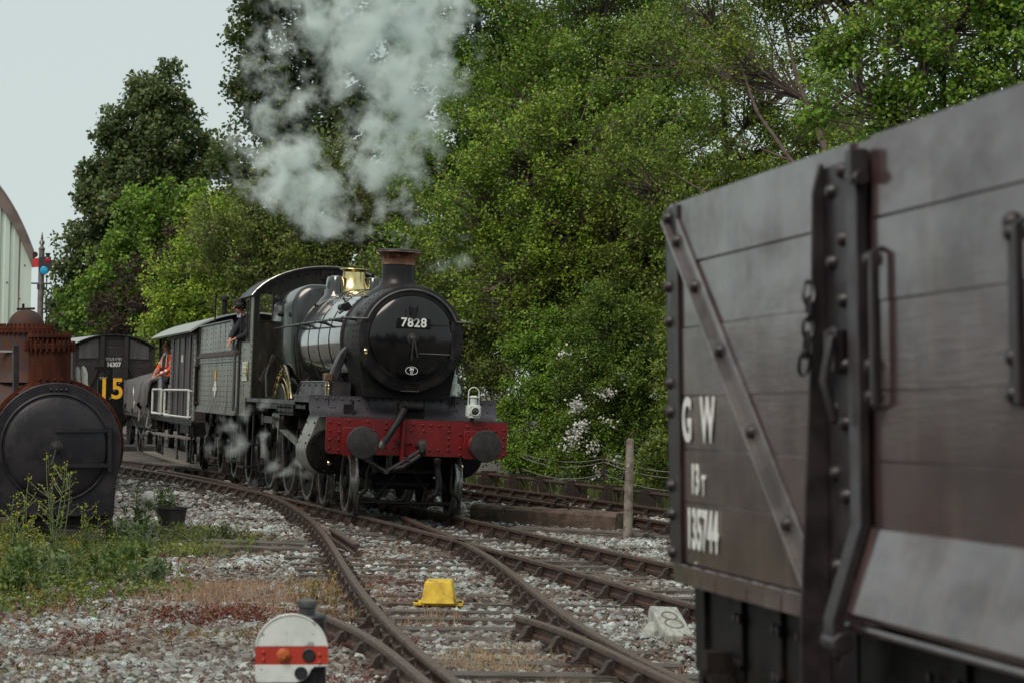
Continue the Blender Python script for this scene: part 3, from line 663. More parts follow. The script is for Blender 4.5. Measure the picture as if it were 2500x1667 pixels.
# --- cylinders
for sx in (-1, 1):
    mb = MB(); cx, cz, rc = sx*.985, .865, .335
    mb.lathe([(0, 1.55), (.06, 1.55), (.07, 1.57), (rc-.05, 1.575), (rc-.012, 1.585), (rc, 1.61), (rc, 2.62), (0, 2.62)], (cx, 0, cz), Y, 48)
    cyl = obj('cylinder', mb, M['frame_black'], loco)
    prof = [(sx*-.10, 1.50), (sx*-.10-sx*0, 1.46)]
    pts_ = [(cx-sx*.33, cz+.2), (cx-sx*.33, 1.50), (cx+sx*.10, 1.50), (cx+sx*.13, 1.47)]
    arc = [(cx+sx*(rc+.012)*math.cos(t), cz+(rc+.012)*math.sin(t)) for t in np.linspace(.15, -1.75, 16)]
    poly = [(p[0], p[1]) for p in pts_]+arc
    mb = MB(); mb.prism(poly, 1.64, 2.60, 'y'); obj('cylinder_cladding', mb, M['cladding'], cyl, bevel=.006)
    rv = MB()
    for k in range(14):
        a = k*2*math.pi/14; rv.rivet((cx+.29*math.cos(a), 1.575, cz+.29*math.sin(a)), (0, -1, 0), .016)
    for z_, x_ in ((1.28, .206), (1.1, .278), (.98, .33)): 
        for y_ in (1.72, 2.5): rv.rivet((cx+sx*x_, y_, z_), (sx, 0, .3), .02)
    obj('rivet_row', rv, M['dark_iron'], cyl)
    mb = MB(); mb.lathe([(.032, 1.57), (.034, 1.53), (.018, 1.52), (.012, 1.49), (0, 1.49)], (cx, 0, .70), Y, 10); obj('relief_valve', mb, M['brass'], cyl)
    # motion
    mb = MB()
    for z_ in (1.03, .70): mb.bb(cx-.03, cx+.05, 2.62, 4.35, z_-.035, z_+.035)
    mb.bb(cx-.05, cx+.07, 3.5, 3.85, .68, 1.05)
    mb.tube([(cx, 2.6, .865), (cx, 3.6, .865)], .035, 12)
    obj('slide_bar', mb, M['rod_steel'], loco, bevel=.005)
    ck = 1.35 if sx < 0 else -.2
    pin = lambda s: (s+.38*math.cos(ck), .864+.38*math.sin(ck))
    p2 = pin(6.74); xr = sx*1.0
    def rod(nm, a, b, x, w0, w1, t=.055):
        mb = MB(); d = Vector((0, b[0]-a[0], b[1]-a[1])).normalized(); q = Vector((0, -d.z, d.y))
        A, B = Vector((x, a[0], a[1])), Vector((x, b[0], b[1]))
        for zz, th in ((0, t),):
            P = [A+q*w0/2, B+q*w1/2, B-q*w1/2, A-q*w0/2]
            mb.add([p+Vector((e*th/2, 0, 0)) for e in (-1, 1) for p in P], [(0, 1, 2, 3), (7, 6, 5, 4)]+[(i, (i+1) % 4, (i+1) % 4+4, i+4) for i in range(4)])
        for C, rr_ in ((A, w0*.85), (B, w1*.85)): mb.cyl(C-Vector((t*.8, 0, 0)), C+Vector((t*.8, 0, 0)), rr_, n=20)
        return obj(nm, mb, M['rod_steel'], loco, bevel=.004)
    rod('connecting_rod', (3.68, .865), p2, sx*1.05, .11, .16)
    rod('coupling_rod', pin(4.72), p2, sx*.93, .12, .12); rod('coupling_rod', p2, pin(9.05), sx*.93, .12, .12)
    mb = MB(); mb.tube([(sx*.84, p2[0], p2[1]), (sx*1.12, p2[0], p2[1])], .06, 16); mb.lathe([(.0, 0), (.12, 0), (.13, .02), (.12, .05), (0, .06)], (sx*1.10, p2[0], p2[1]), X, 20); obj('crank_pin', mb, M['steel'], loco)
    # outside steam pipe
    mb = MB(); secs = []
    for x_, z_, wx, wy in ((.70, 2.46, .06, .26), (.80, 2.30, .11, .27), (.875, 2.10, .125, .28), (.93, 1.9, .135, .29), (.95, 1.69, .135, .29)):
        secs.append([(sx*x_+e*wx*.5+0, 1.85+g*wy*.5, z_) for e, g in ((-1, -.7), (-.7, -1), (.7, -1), (1, -.7), (1, .7), (.7, 1), (-.7, 1), (-1, .7))])
    mb.loft(secs); obj('steam_pipe', mb, M['platform'], loco)
# --- smokebox, ring, door
CZ = 2.535
mb = MB(); mb.lathe([(.735, .70), (.765, .715), (.775, .76), (.775, 2.02), (.80, 2.03), (.80, 2.12), (.775, 2.12)], (0, 0, CZ), Y, 72)
sbx = obj('smokebox', mb, M['smokebox'], loco)
mb = MB(); mb.prism([(-.62, 1.69), (-.72, 2.25), (-.4, 2.0), (.4, 2.0), (.72, 2.25), (.62, 1.69)], .85, 2.0, 'y'); obj('smokebox_saddle', mb, M['frame_black'], sbx)
rv = MB()
for k in range(56):
    a = 2*math.pi*k/56
    if math.sin(a) < -.8: continue
    for y_ in (.82, 1.1, 2.075): rv.rivet((.776*math.cos(a) if y_ < 2 else .80*math.cos(a), y_, CZ+(.776 if y_ < 2 else .80)*math.sin(a)), (math.cos(a), 0, math.sin(a)), .014)
for k in range(28):
    a = 2*math.pi*(k+.5)/28; rv.rivet((.695*math.cos(a), .701, CZ+.695*math.sin(a)), (0, -1, 0), .012)
obj('rivet_row', rv, M['smokebox'], sbx)
mb = MB(); mb.lathe([(.58, .71), (.60, .69), (.63, .685), (.645, .70)], (0, 0, CZ), Y, 72); obj('door_ring', mb, M['smokebox'], sbx)
mb = MB(); mb.lathe([(.615, .70), (.612, .665), (.585, .645), (.50, .615), (.38, .585), (.24, .565), (.1, .556), (0, .555)], (0, 0, CZ), Y, 80)
door = obj('smokebox_door', mb, M['gloss_black'], loco)
mb = MB(); mb.lathe([(.085, .57), (.085, .55), (.06, .54), (.045, .50), (.03, .49), (0, .49)], (0, 0, CZ), Y, 24)
mb.tube([(-.005, .50, CZ-.01), (-.025, .49, CZ-.30)], [.014, .011], 8); mb.tube([(.005, .485, CZ-.01), (.06, .475, CZ-.27)], [.014, .011], 8)
obj('door_handle', mb, M['buffer_grey'], door)
mb = MB()
for z_ in (.20, -.205):
    mb.strip([(.57, .655, CZ+z_), (.36, .595, CZ+z_), (.08 if z_ < 0 else .27, .565, CZ+z_)], .022, .016)
for z_ in (.20, -.205): mb.cyl((.60, .655, CZ+z_-.07), (.60, .655, CZ+z_+.07), .032, n=12)
mb.cyl((.60, .655, CZ-.30), (.60, .655, CZ+.27), .016, n=10)
obj('door_hinge', mb, M['smokebox'], door)
mb = MB(); mb.strip([(.56, .645, CZ-.205), (.36, .583, CZ-.205), (.10, .556, CZ-.205)], .007, .006); obj('hinge_strap', mb, M['steel'], door)
mb = MB(); mb.box((0, .555, CZ+.22), (.51, .02, .158)); npl = obj('number_plate', mb, M['gloss_black'], loco, bevel=.012)
text('number', '7828', .178, M['letter_white'], npl, facing((0, .543, CZ+.222), (1, 0, 0)), bold=.004, space=1.08)
mb = MB(); mb.lathe([(0, .594), (.058, .594), (.06, .588), (.058, .578), (0, .578)], (0, 0, 0), Y, 40); mb.v = [(p[0]*1.56, p[1], p[2]+CZ-.455) for p in mb.v]
shd = obj('shed_plate', mb, M['gloss_black'], loco)
mb = MB(); mb.tube([(.0875*math.cos(t), .575, CZ-.455+.056*math.sin(t)) for t in np.linspace(0, 2*math.pi, 40, endpoint=False)], .0042, 6, closed=True)
obj('plate_rim', mb, M['letter_white'], shd)
text('shed_code', '84', .062, M['letter_white'], shd, facing((0, .572, CZ-.435), (1, 0, 0)), bold=.001); text('shed_code', 'G', .055, M['letter_white'], shd, facing((0, .572, CZ-.482), (1, 0, 0)), bold=.001)
mb = MB(); mb.box((.0, .56, CZ+.36), (.09, .012, .16)); mb.box((.0, .535, CZ+.30), (.12, .05, .012)); mb.box((-.05, .545, CZ+.42), (.012, .03, .12)); mb.box((.05, .545, CZ+.42), (.012, .03, .12)); mb.box((-.11, .56, CZ+.35), (.012, .012, .14)); obj('lamp_iron', mb, M['smokebox'], door)
mb = MB(); mb.tube([(-.12, .68, CZ-.745), (-.12, .62, CZ-.75), (.12, .62, CZ-.75), (.12, .68, CZ-.745)], .012, 8); obj('door_step', mb, M['buffer_grey'], loco)
mb = MB(); mb.lathe([(.0, .70), (.025, .70), (.028, .67), (.015, .66), (0, .655)], (-.66, 0, CZ-.19), Y, 10); mb.lathe([(.0, .70), (.018, .70), (.02, .67), (0, .66)], (-.655, 0, CZ-.23), Y, 10); obj('blower_fitting', mb, M['brass'], loco)
# --- boiler barrel with bands, firebox
mb = MB(); mb.lathe([(.765, 2.12), (.79, 2.15), (.86, 5.1), (.868, 5.95)], (0, 0, CZ), Y, 80); brl = obj('boiler_barrel', mb, M['boiler_green'], loco)
for y_, r_ in ((2.17, .795), (3.1, .816), (4.0, .836), (4.9, .857), (5.85, .869)):
    mb = MB(); mb.lathe([(r_, -.028), (r_+.006, -.024), (r_+.006, .024), (r_, .028)], (0, y_, CZ), Y, 80); obj('boiler_band', mb, M['boiler_green'], brl)
def belp(hw, top, bot, rc_):
    p = []
    cx, cz = hw-rc_, top-rc_
    for t in np.linspace(0, math.pi/2, 9): p.append((cx+rc_*math.cos(t), cz+rc_*math.sin(t)))
    p += [(-a, b) for a, b in p[::-1]]
    p += [(-hw, 2.4), (-hw*.93, 2.0), (-hw*.78, bot), (hw*.78, bot), (hw*.93, 2.0), (hw, 2.4)]
    return p
mb = MB(); mb.loft([[(a, y_, b) for a, b in belp(h_, t_, 1.60, r_)] for y_, h_, t_, r_ in ((5.93, .83, 3.38, .5), (5.945, .88, 3.43, .45), (5.975, .92, 3.47, .40), (6.02, .945, 3.495, .37), (6.09, .955, 3.505, .36), (8.22, .985, 3.47, .34))])
obj('firebox', mb, M['firebox'], loco)
mb = MB(); mb.lathe([(.03, 0), (.045, .01), (.05, .07), (.03, .10), (0, .10)], (-.98, 7.5, 3.26), (-.7, 0, .7), 12); mb.lathe([(.03, 0), (.045, .01), (.05, .07), (.03, .10), (0, .10)], (-1.02, 6.6, 3.0), (-1, 0, .2), 12); obj('washout_plug', mb, M['smokebox'], loco)
mb = MB(); mb.tube([(-.78, 5.2, 1.95), (-1.05, 5.1, 1.6)], .02, 8); mb.tube([(-1.0, 7.9, 2.35), (-1.18, 7.3, 2.0), (-1.2, 7.0, 1.62)], .022, 8); mb.box((-1.12, 7.6, 2.12), (.05, .05, .5), (0, .5, 0)); obj('injector_pipe', mb, M['buffer_grey'], loco)
# --- chimney and safety valve
mb = MB(); mb.lathe([(.50, 3.16), (.43, 3.235), (.36, 3.285), (.305, 3.33), (.268, 3.38), (.250, 3.44), (.245, 3.52), (.243, 3.65)], (0, 1.85, 0), Z, 56); chm = obj('chimney', mb, M['smokebox'], loco)
mb = MB(); mb.lathe([(.248, 3.645), (.254, 3.65), (.256, 3.72), (.268, 3.765), (.30, 3.80), (.338, 3.823), (.345, 3.83), (.345, 3.84)], (0, 1.85, 0), Z, 56); obj('copper_cap', mb, M['copper'], chm)
mb = MB(); mb.lathe([(.345, 3.84), (.335, 3.86), (.30, 3.875), (.25, 3.878), (.21, 3.86), (.2, 3.4), (0, 3.4)], (0, 1.85, 0), Z, 56); obj('chimney_lip', mb, M['smokebox'], chm)
mb = MB(); mb.lathe([(.46, 3.28), (.40, 3.315), (.34, 3.36), (.28, 3.42), (.235, 3.50), (.205, 3.58), (.19, 3.66), (.186, 3.71), (.20, 3.73), (.235, 3.748), (.245, 3.757), (.24, 3.766), (.17, 3.765), (.165, 3.4), (0, 3.4)], (0, 5.72, 0), Z, 56); obj('safety_valve_bonnet', mb, M['brass'], loco)
for sx in (-1, 1):
    mb = MB(); secs = []
    for z_, hx, hy in ((3.15, .27, .34), (3.32, .19, .28), (3.45, .155, .25), (3.57, .145, .24), (3.62, .125, .21), (3.645, .07, .13)):
        cx = sx*(.31 if z_ > 3.3 else .38); secs.append([(cx+hx*math.cos(t), 5.72+hy*math.sin(t), z_) for t in np.linspace(0, 2*math.pi, 20, endpoint=False)])
    mb.loft(secs); obj('clack_cover', mb, M['boiler_green'], loco)
mb = MB(); mb.lathe([(.02, 3.62), (.02, 3.68), (.035, 3.69), (.02, 3.72), (0, 3.73)], (.31, 5.72, 0), Z, 8); obj('whistle', mb, M['dark_iron'], loco)
# --- handrail
def arc_front():
    p = []
    th0 = math.asin((2.80-CZ)/.70)
    for t in np.linspace(math.pi-th0, th0, 26): p.append((.70*math.cos(t), .665, CZ+.70*math.sin(t)))
    return p
mb = MB(); hr = [(-.97, 8.1, 2.80), (-.95, 4.5, 2.81), (-.915, 1.3, 2.81), (-.90, .85, 2.805), (-.86, .70, 2.80), (-.76, .665, 2.795)]+arc_front()+[(.76, .665, 2.795), (.86, .70, 2.80), (.90, .85, 2.805), (.915, 1.3, 2.81), (.95, 4.5, 2.81)]
mb.tube(hr, .017, 8); hrl = obj('handrail', mb, M['handrail'], loco)
mb = MB()
for sx in (-1, 1):
    for y_, r_, xx in ((1.2, .775, .915), (2.3, .79, .925), (3.6, .83, .94), (5.0, .85, .955)):
        mb.tube([(sx*math.sqrt(r_**2-.27**2)*.99, y_, 2.80), (sx*xx, y_, 2.81)], [.028, .014], 8); mb.ball((sx*xx, y_, 2.81), .026, 8, 6)
obj('handrail_knob', mb, M['buffer_grey'], hrl)
mb = MB(); mb.box((-.80, 1.62, 2.99), (.10, .22, .10), (0, -.7, 0)); mb.cyl((-.86, 1.48, 2.98), (-.86, 1.78, 2.98), .05, n=12); mb.tube([(-.84, 1.5, 2.95), (-.93, 1.5, 2.88)], .02, 6); mb.tube([(-.82, 1.6, 3.05), (-.86, 1.6, 3.12)], .012, 6); obj('ejector_valve', mb, M['smokebox'], loco)
# --- splashers and nameplate
for sx in (-1, 1):
    mb = MB()
    pr_ = [(1.6, 1.60), (1.6, 1.89)]+[(4.55+.85*math.sin(t), 1.05+.84*math.cos(t)) for t in np.linspace(0, 1.0, 9)]+[(5.40, 1.60)]
    mb.prism(pr_, sx*.70, sx*.965, 'x'); spl = obj('splasher', mb, M['platform'], loco)
    mb = MB(); mb.tube([(sx*.97, a, b) for a, b in pr_[1:]], .016, 6); obj('splasher_beading', mb, M['handrail'], spl)
    rv = MB()
    for y_ in (2.0, 2.6, 3.2, 3.8, 4.4, 4.85): rv.rivet((sx*.966, y_, 1.84 if y_ < 4.8 else 1.76), (sx, 0, 0), .02)
    obj('rivet_row', rv, M['platform'], spl)
    for s in (6.74, 9.05):
        if s > 9: continue
        th = np.linspace(.80, math.pi-.80, 24); arc = [(s+.98*math.cos(t), .88+.98*math.sin(t)) for t in th]
        mb = MB(); mb.prism(arc, sx*.70, sx*.99, 'x'); spl = obj('splasher', mb, M['loco_side'], loco)
        mb = MB(); mb.tube([(sx*.995, a, b) for a, b in arc], .018, 6); obj('splasher_beading', mb, M['brass'], spl)
        a0 = [(s+r_*math.cos(t), .88+r_*math.sin(t)) for r_, tt in ((1.30, np.linspace(.60, math.pi-.60, 28)), (1.06, np.linspace(math.pi-.76, .76, 28))) for t in tt]
        mb = MB(); mb.prism(a0, sx*.955, sx*.975, 'x'); nm = obj('nameplate', mb, M['gloss_black'], loco)
        mb = MB()
        for r_, e in ((1.29, .61), (1.07, .75)): mb.tube([(sx*.978, s+r_*math.cos(t), .88+r_*math.sin(t)) for t in np.linspace(e, math.pi-e, 30)], .012, 6)
        obj('plate_rim', mb, M['brass'], nm)
        word = 'ODNEY MANOR'
        for i, chx in enumerate(word):
            if chx == ' ': continue
            t = math.pi/2-(i-(len(word)-1)/2)*.165
            if sx > 0: t = math.pi-t
            t = math.pi-t
            # letters read front to back on the visible (left) side
            dirv = Vector((0, -math.sin(t), math.cos(t)))*(-1 if sx < 0 else 1)
            if sx < 0: dirv = Vector((0, math.sin(t), -math.cos(t)))*-1
            rad = Vector((0, math.cos(t), math.sin(t)))
            text('nameplate_letter', chx, .165, M['brass'], nm, facing((sx*.980, s+1.18*math.cos(t), .88+1.18*math.sin(t)), dirv, rad), bold=.004)
# --- lubricator
mb = MB(); mb.box((-1.02, 1.75, 1.955), (.11, .26, .11)); lub = obj('lubricator', mb, M['lub_bronze'], loco, bevel=.01)
mb = MB()
for y_ in (1.63, 1.87): mb.tube([(-1.02, y_, 1.89), (-1.02, y_, 1.69)], .012, 6); mb.ball((-1.02, y_, 1.83), .02, 8, 6)
mb.tube([(-1.02, 1.95, 1.95), (-1.0, 2.1, 1.97), (-.9, 2.2, 1.95)], .02, 6); mb.tube([(-1.02, 1.6, 1.78), (-1.05, 1.45, 1.79)], .012, 6); obj('oil_pipe', mb, M['brass'], lub)
# clutter behind the drop plate
mb = MB()
mb.tube([(-.35, 1.2, 1.7), (-.35, 1.2, 2.0), (-.3, 1.25, 2.1)], [.07, .06, .05], 10); mb.ball((-.33, 1.2, 1.95), .09, 10, 8); mb.box((-.52, 1.18, 1.77), (.06, .08, .16)); mb.box((-.05, 1.2, 1.82), (.1, .08, .24)); mb.tube([(.55, 1.2, 1.7), (.55, 1.2, 1.9)], .09, 12); mb.ball((-.4, 1.16, 1.73), .035, 8, 6)
obj('steam_lance_cock', mb, M['dark_iron'], loco)
# --- cab
def cab_arc(n=16, hw=1.31, e=3.37, c=3.90):
    return [(hw*math.sin(t)/math.sin(1.18), e+(c-e)*(math.cos(t)-math.cos(1.18))/(1-math.cos(1.18))) for t in np.linspace(-1.18, 1.18, n)]
cabe = loco
mb = MB(); ar = cab_arc()
# front sheet built round the two spectacle windows
wx0, wx1, wz0, wz1 = 1.215, .985, 2.93, 3.36
def topz(x): return np.interp(x, [a for a, b in ar], [b for a, b in ar])
def sheet(x0, x1, z0, z1=None, n=8):
    xs = np.linspace(x0, x1, n); p = [(x, z0) for x in xs]+[(x, topz(x) if z1 is None else z1) for x in xs[::-1]]
    mb.prism(p, 8.22, 8.24, 'y')
sheet(-1.30, 1.30, 1.60, 2.93, 2); sheet(-1.30, -wx0, 2.93); sheet(wx0, 1.30, 2.93); sheet(-wx1, wx1, 2.93, None, 24)
sheet(-wx0, -wx1, 3.40); sheet(wx1, wx0, 3.40)
cf = obj('cab_front', mb, M['loco_side'], cabe)
for sx in (-1, 1):
    mb = MB(); mb.tube([(sx*wx0, 8.215, 2.93), (sx*wx1, 8.215, 2.93), (sx*wx1, 8.215, 3.43), (sx*wx0, 8.215, 3.39)], .014, 6, closed=True); obj('window_frame', mb, M['buffer_grey'], cf)
    gl = MB(); gl.add([(sx*wx0, 8.23, 2.93), (sx*wx1, 8.23, 2.93), (sx*wx1, 8.23, 3.40), (sx*wx0, 8.23, 3.40)], [(0, 1, 2, 3)])
    obj('window_glass', gl, M['clear_glass'], cf)
    mb = MB()
    side = [(8.24, 1.60), (8.24, 3.37), (8.50, 3.37), (8.53, 2.75), (8.58, 2.60), (8.66, 2.56), (9.68, 2.56), (9.70, 2.50), (9.70, 1.28), (9.0, 1.28), (8.95, 1.60)]
    mb.prism(side, sx*1.295, sx*1.315, 'x'); cs = obj('cab_side', mb, M['tender_side'] if sx < 0 else M['loco_side'], cabe)
    mb = MB(); mb.tube([(sx*1.31, 9.70, 1.28), (sx*1.31, 9.70, 2.52), (sx*1.31, 9.62, 2.565), (sx*1.31, 8.66, 2.565), (sx*1.31, 8.55, 2.65), (sx*1.31, 8.52, 3.36)], .014, 6); obj('side_beading', mb, M['steel'], cs)
    rv = MB()
    for z_ in np.linspace(1.7, 2.5, 9): rv.rivet((sx*1.317, 8.29, z_), (sx, 0, 0), .013); rv.rivet((sx*1.317, 9.62, z_), (sx, 0, 0), .013)
    for z_ in np.linspace(1.35, 2.45, 8): rv.rivet((sx*1.317, 9.2, z_), (sx, 0, 0), .013)
    obj('rivet_row', rv, M['dark_iron'], cs)
    mb = MB(); mb.box((sx*1.325, 9.0, 2.06), (.02, .72, .34)); pl = obj('cab_number_plate', mb, M['brass'], cs, bevel=.008)
    mb = MB(); mb.box((sx*1.333, 9.0, 2.06), (.012, .66, .28)); obj('plate_field', mb, M['gloss_black'], cs)
    text('cab_number', '7828', .26, M['brass'], cs, facing((sx*1.342, 9.0, 2.06), (0, sx, 0)), bold=.006)
    # side window screen
    mb = MB(); mb.bb(sx*1.30, sx*1.33, 8.62, 8.66, 2.58, 3.34); mb.bb(sx*1.30, sx*1.33, 9.0, 9.04, 2.58, 3.34); mb.bb(sx*1.30, sx*1.33, 8.62, 9.04, 3.30, 3.34); mb.bb(sx*1.30, sx*1.33, 8.62, 9.04, 2.58, 2.62); obj('side_window_frame', mb, M['buffer_grey'], cabe)
    mb = MB(); mb.tube([(sx*1.33, 9.80, 1.3), (sx*1.33, 9.80, 3.0)], .016, 8); obj('grab_rail', mb, M['buffer_grey'], cabe)
    # cab steps
    mb = MB(); mb.bb(sx*1.12, sx*1.15, 9.0, 9.06, .36, 1.3); mb.bb(sx*1.12, sx*1.15, 9.7, 9.76, .36, 1.3); mb.bb(sx*1.05, sx*1.30, 8.98, 9.78, .36, .39); mb.bb(sx*1.05, sx*1.30, 8.98, 9.78, .76, .79); obj('cab_step', mb, M['loco_side'], cabe)
mb = MB(); a2 = cab_arc(20, 1.36, 3.36, 3.915); a3 = cab_arc(20, 1.34, 3.34, 3.885)
mb.prism(a2+a3[::-1], 8.14, 9.95, 'y'); rf = obj('roof', mb, M['smokebox'], cabe)
mb = MB(); mb.tube([(a, 8.15, b+.004) for a, b in a2], .014, 6); obj('roof_beading', mb, M['steel'], rf)
rv = MB()
for a, b in cab_arc(20, 1.22, 3.34, 3.80): rv.rivet((a, 8.218, b), (0, -1, 0), .018)
for z_ in np.linspace(1.75, 2.85, 8): rv.rivet((-1.26, 8.218, z_), (0, -1, 0), .014)
obj('rivet_row', rv, M['dark_iron'], cf)
mb = MB(); mb.bb(-1.28, 1.28, 8.24, 10.3, 1.58, 1.62); mb.bb(-.6, .6, 8.3, 8.5, 1.62, 3.2); obj('cab_floor', mb, M['frame_black'], cabe)
mb = MB(); mb.box((-.05, 8.19, 3.78), (.22, .05, .18)); mb.cyl((-.05, 8.14, 3.70), (-.05, 8.14, 3.80), .035, n=10); obj('roof_fitting', mb, M['dark_iron'], cabe)
# --- headlamps stand on brackets: things of their own
def headlamp(loc, rotz, label):
    t = thing('head_lamp', label, 'lamp', LMAT @ Vector(loc), (0, LC, LA+rotz), 'white head lamps on the locomotive')
    mb = MB(); mb.box((0, 0, .095), (.165, .15, .19)); b = obj('lamp_body', mb, M['lamp_white'], t, bevel=.012)
    mb = MB(); mb.box((-.09, 0, .10), (.02, .10, .15)); mb.box((.09, 0, .10), (.02, .10, .15)); obj('lamp_flap', mb, M['lamp_white'], t, bevel=.004)
    mb = MB(); mb.lathe([(.062, 0), (.066, -.008), (.066, -.025), (.058, -.03), (.054, -.012), (.05, -.008)], (.01, -.073, .095), Y, 28); obj('lens_rim', mb, M['lamp_white'], t)
    mb = MB(); mb.lathe([(.054, -.006), (.04, -.016), (0, -.022)], (.01, -.073, .095), Y, 28); obj('lens', mb, M['glass_dark'], t)
    mb = MB(); mb.lathe([(.05, .19), (.052, .20), (.05, .285), (.063, .29), (.066, .30), (.04, .318), (0, .322)], (0, 0, 0), Z, 24); obj('lamp_chimney', mb, M['lamp_white'], t)
    mb = MB(); mb.tube([(-.076, 0, .19), (-.076, 0, .36)]+[(-.076*math.cos(t_), 0, .36+.076*math.sin(t_)) for t_ in np.linspace(.2, math.pi-.2, 9)]+[(.076, 0, .36), (.076, 0, .19)], .009, 8); obj('carrying_handle', mb, M['lamp_white'], t)
    return t
headlamp((.79, -.02, 1.435), 0, 'white lamp with round lens facing forward on the red buffer beam')
headlamp((.715, 1.0, 1.735), 1.15, 'white lamp turned sideways beside the smokebox, above the drop plate')
mb = MB(); mb.bb(.69, .74, .97, 1.03, 1.60, 1.735); obj('lamp_iron', mb, M['dark_iron'], loco)
# ================================================================== TENDER
M['rust_side'] = pmat('rust streaked ledge', (.085, .052, .036, 1), (.05, .035, .028, 1), .5, .65, scale=6)
tender = thing('tender', 'grey green riveted tender with a small crest, coupled behind the locomotive cab', 'tender', lpt(0, 14.2, 0), LROT)
TS = 14.2
def ty(s): return s-TS
mb = MB(); mb.bb(-1.20, 1.20, ty(10.9), ty(17.4), 1.30, 2.36); obj('tank', mb, M['frame_black'], tender)
for sx in (-1, 1):
    mb = MB(); mb.bb(sx*1.20, sx*1.225, ty(10.88), ty(17.42), 1.40, 2.37); lo = obj('tank_side', mb, M['tender_side'], tender, bevel=.006)
    mb = MB(); mb.prism([(ty(11.85), 2.47), (ty(17.6), 2.47), (ty(17.45), 3.02), (ty(12.1), 3.02), (ty(11.9), 2.9)], sx*1.19, sx*1.21, 'x'); us = obj('coal_side', mb, M['tender_side'], tender, bevel=.004)
    mb = MB(); mb.tube([(sx*1.215, ty(11.85), 2.47), (sx*1.215, ty(11.9), 2.9), (sx*1.225, ty(12.06), 3.03), (sx*1.225, ty(17.5), 3.03), (sx*1.215, ty(17.6), 2.47)], .022, 8); obj('beading', mb, M['handrail'], us)
    mb = MB(); mb.bb(sx*1.19, sx*1.27, ty(10.88), ty(17.5), 2.37, 2.41); mb.bb(sx*1.19, sx*1.24, ty(10.88), ty(17.5), 2.41, 2.47); obj('tank_ledge', mb, M['rust_side'], tender)
    mb = MB(); mb.bb(sx*1.225, sx*1.232, ty(10.9), ty(17.4), 2.245, 2.262); obj('side_seam', mb, M['dark_iron'], lo)
    rv = MB(); rv2 = MB()
    for y_ in np.arange(11.2, 17.4, .56):
        for z_ in np.linspace(1.5, 2.2, 8): rv.rivet((sx*1.226, ty(y_), z_), (sx, 0, 0), .0125, 5)
        rv.rivet((sx*1.226, ty(y_), 2.31), (sx, 0, 0), .0125, 5)
    for y_ in np.arange(12.3, 17.4, .8):
        for z_ in np.linspace(2.55, 2.94, 5): rv2.rivet((sx*1.211, ty(y_), z_), (sx, 0, 0), .0125, 5)
    obj('rivet_row', rv, M['dark_iron'], lo); obj('rivet_row', rv2, M['dark_iron'], us)
    # crest: a small lion over a wheel, reduced to its yellow and white masses
    mb = MB(); x_ = sx*1.233
    mb.prism([(ty(14.35)+.22*math.cos(t)*(.55 if k % 2 else .9), 2.02+.11*math.sin(t)) for k, t in enumerate(np.linspace(0, 2*math.pi, 10, endpoint=False))], x_, x_+sx*.004, 'x'); obj('crest', mb, M['yellow_num'], lo)
    mb = MB(); mb.lathe([(.07, 0), (.17, 0), (.17, .006), (.07, .006)], (x_, ty(14.35), 1.74), (sx, 0, 0), 20, close=True); mb.box((x_+sx*.006, ty(14.35), 1.74), (.008, .62, .07)); obj('crest', mb, M['letter_white'], lo)
    mb = MB(); mb.bb(sx*1.0, sx*1.27, ty(10.85), ty(17.6), 1.26, 1.30); mb.bb(sx*1.20, sx*1.245, ty(10.85), ty(17.55), 1.30, 1.40); obj('running_plate', mb, M['tender_side'], tender)
    mb = MB()
    mb.prism([(ty(10.9), 1.26), (ty(17.5), 1.26), (ty(17.5), .75), (ty(17.2), .6), (ty(15.9), .85), (ty(13.5), .85), (ty(11.2), .6), (ty(10.9), .75)], sx*.98, sx*1.01, 'x')
    mb.bb(sx*1.01, sx*1.03, ty(10.9), ty(17.5), 1.12, 1.25)
    fr = obj('frame', mb, M['dark_iron'], tender)
    for s in (11.95, 14.24, 16.53):
        mb = MB(); mb.box((sx*1.06, ty(s), .63), (.14, .26, .34)); mb.box((sx*1.14, ty(s), .66), (.03, .2, .2)); ab = obj('axle_box', mb, M['loco_side'], tender, bevel=.015)
        mb = MB()
        for i in range(6): mb.strip([(sx*1.07, ty(s)+u, 1.13-.055*i*.55-.16*(1-(u/.6)**2)+.0) for u in np.linspace(-.6+.07*i, .6-.07*i, 7)], .015, .08, (0, 0, 1))
        for e in (-.6, .6): mb.tube([(sx*1.07, ty(s)+e, 1.25), (sx*1.07, ty(s)+e, .98)], .03, 8); mb.prism([(ty(s)+e-.14, 1.25), (ty(s)+e+.14, 1.25), (ty(s)+e, 1.0)], sx*1.03, sx*1.06, 'x')
        mb.box((sx*1.07, ty(s), .92), (.09, .1, .28)); obj('leaf_spring', mb, M['loco_side'], ab)
        wheel(tender, .63, sx*.755, ty(s), 12, sx)
    mb = MB(); mb.tube([(sx*1.30, ty(10.72), 1.35), (sx*1.30, ty(10.72), 2.55), (sx*1.27, ty(10.80), 2.66), (sx*1.2, ty(11.0), 2.66)], .026, 8); obj('grab_rail', mb, M['handrail'], tender)
    mb = MB(); mb.tube([(sx*1.28, ty(17.5), 1.42), (sx*1.28, ty(17.5), 2.2)], .035, 8); mb.ball((sx*1.26, ty(17.5), 1.42), .06, 8, 6); mb.ball((sx*1.26, ty(17.5), 2.2), .06, 8, 6); obj('grab_rail', mb, M['dark_iron'], tender)
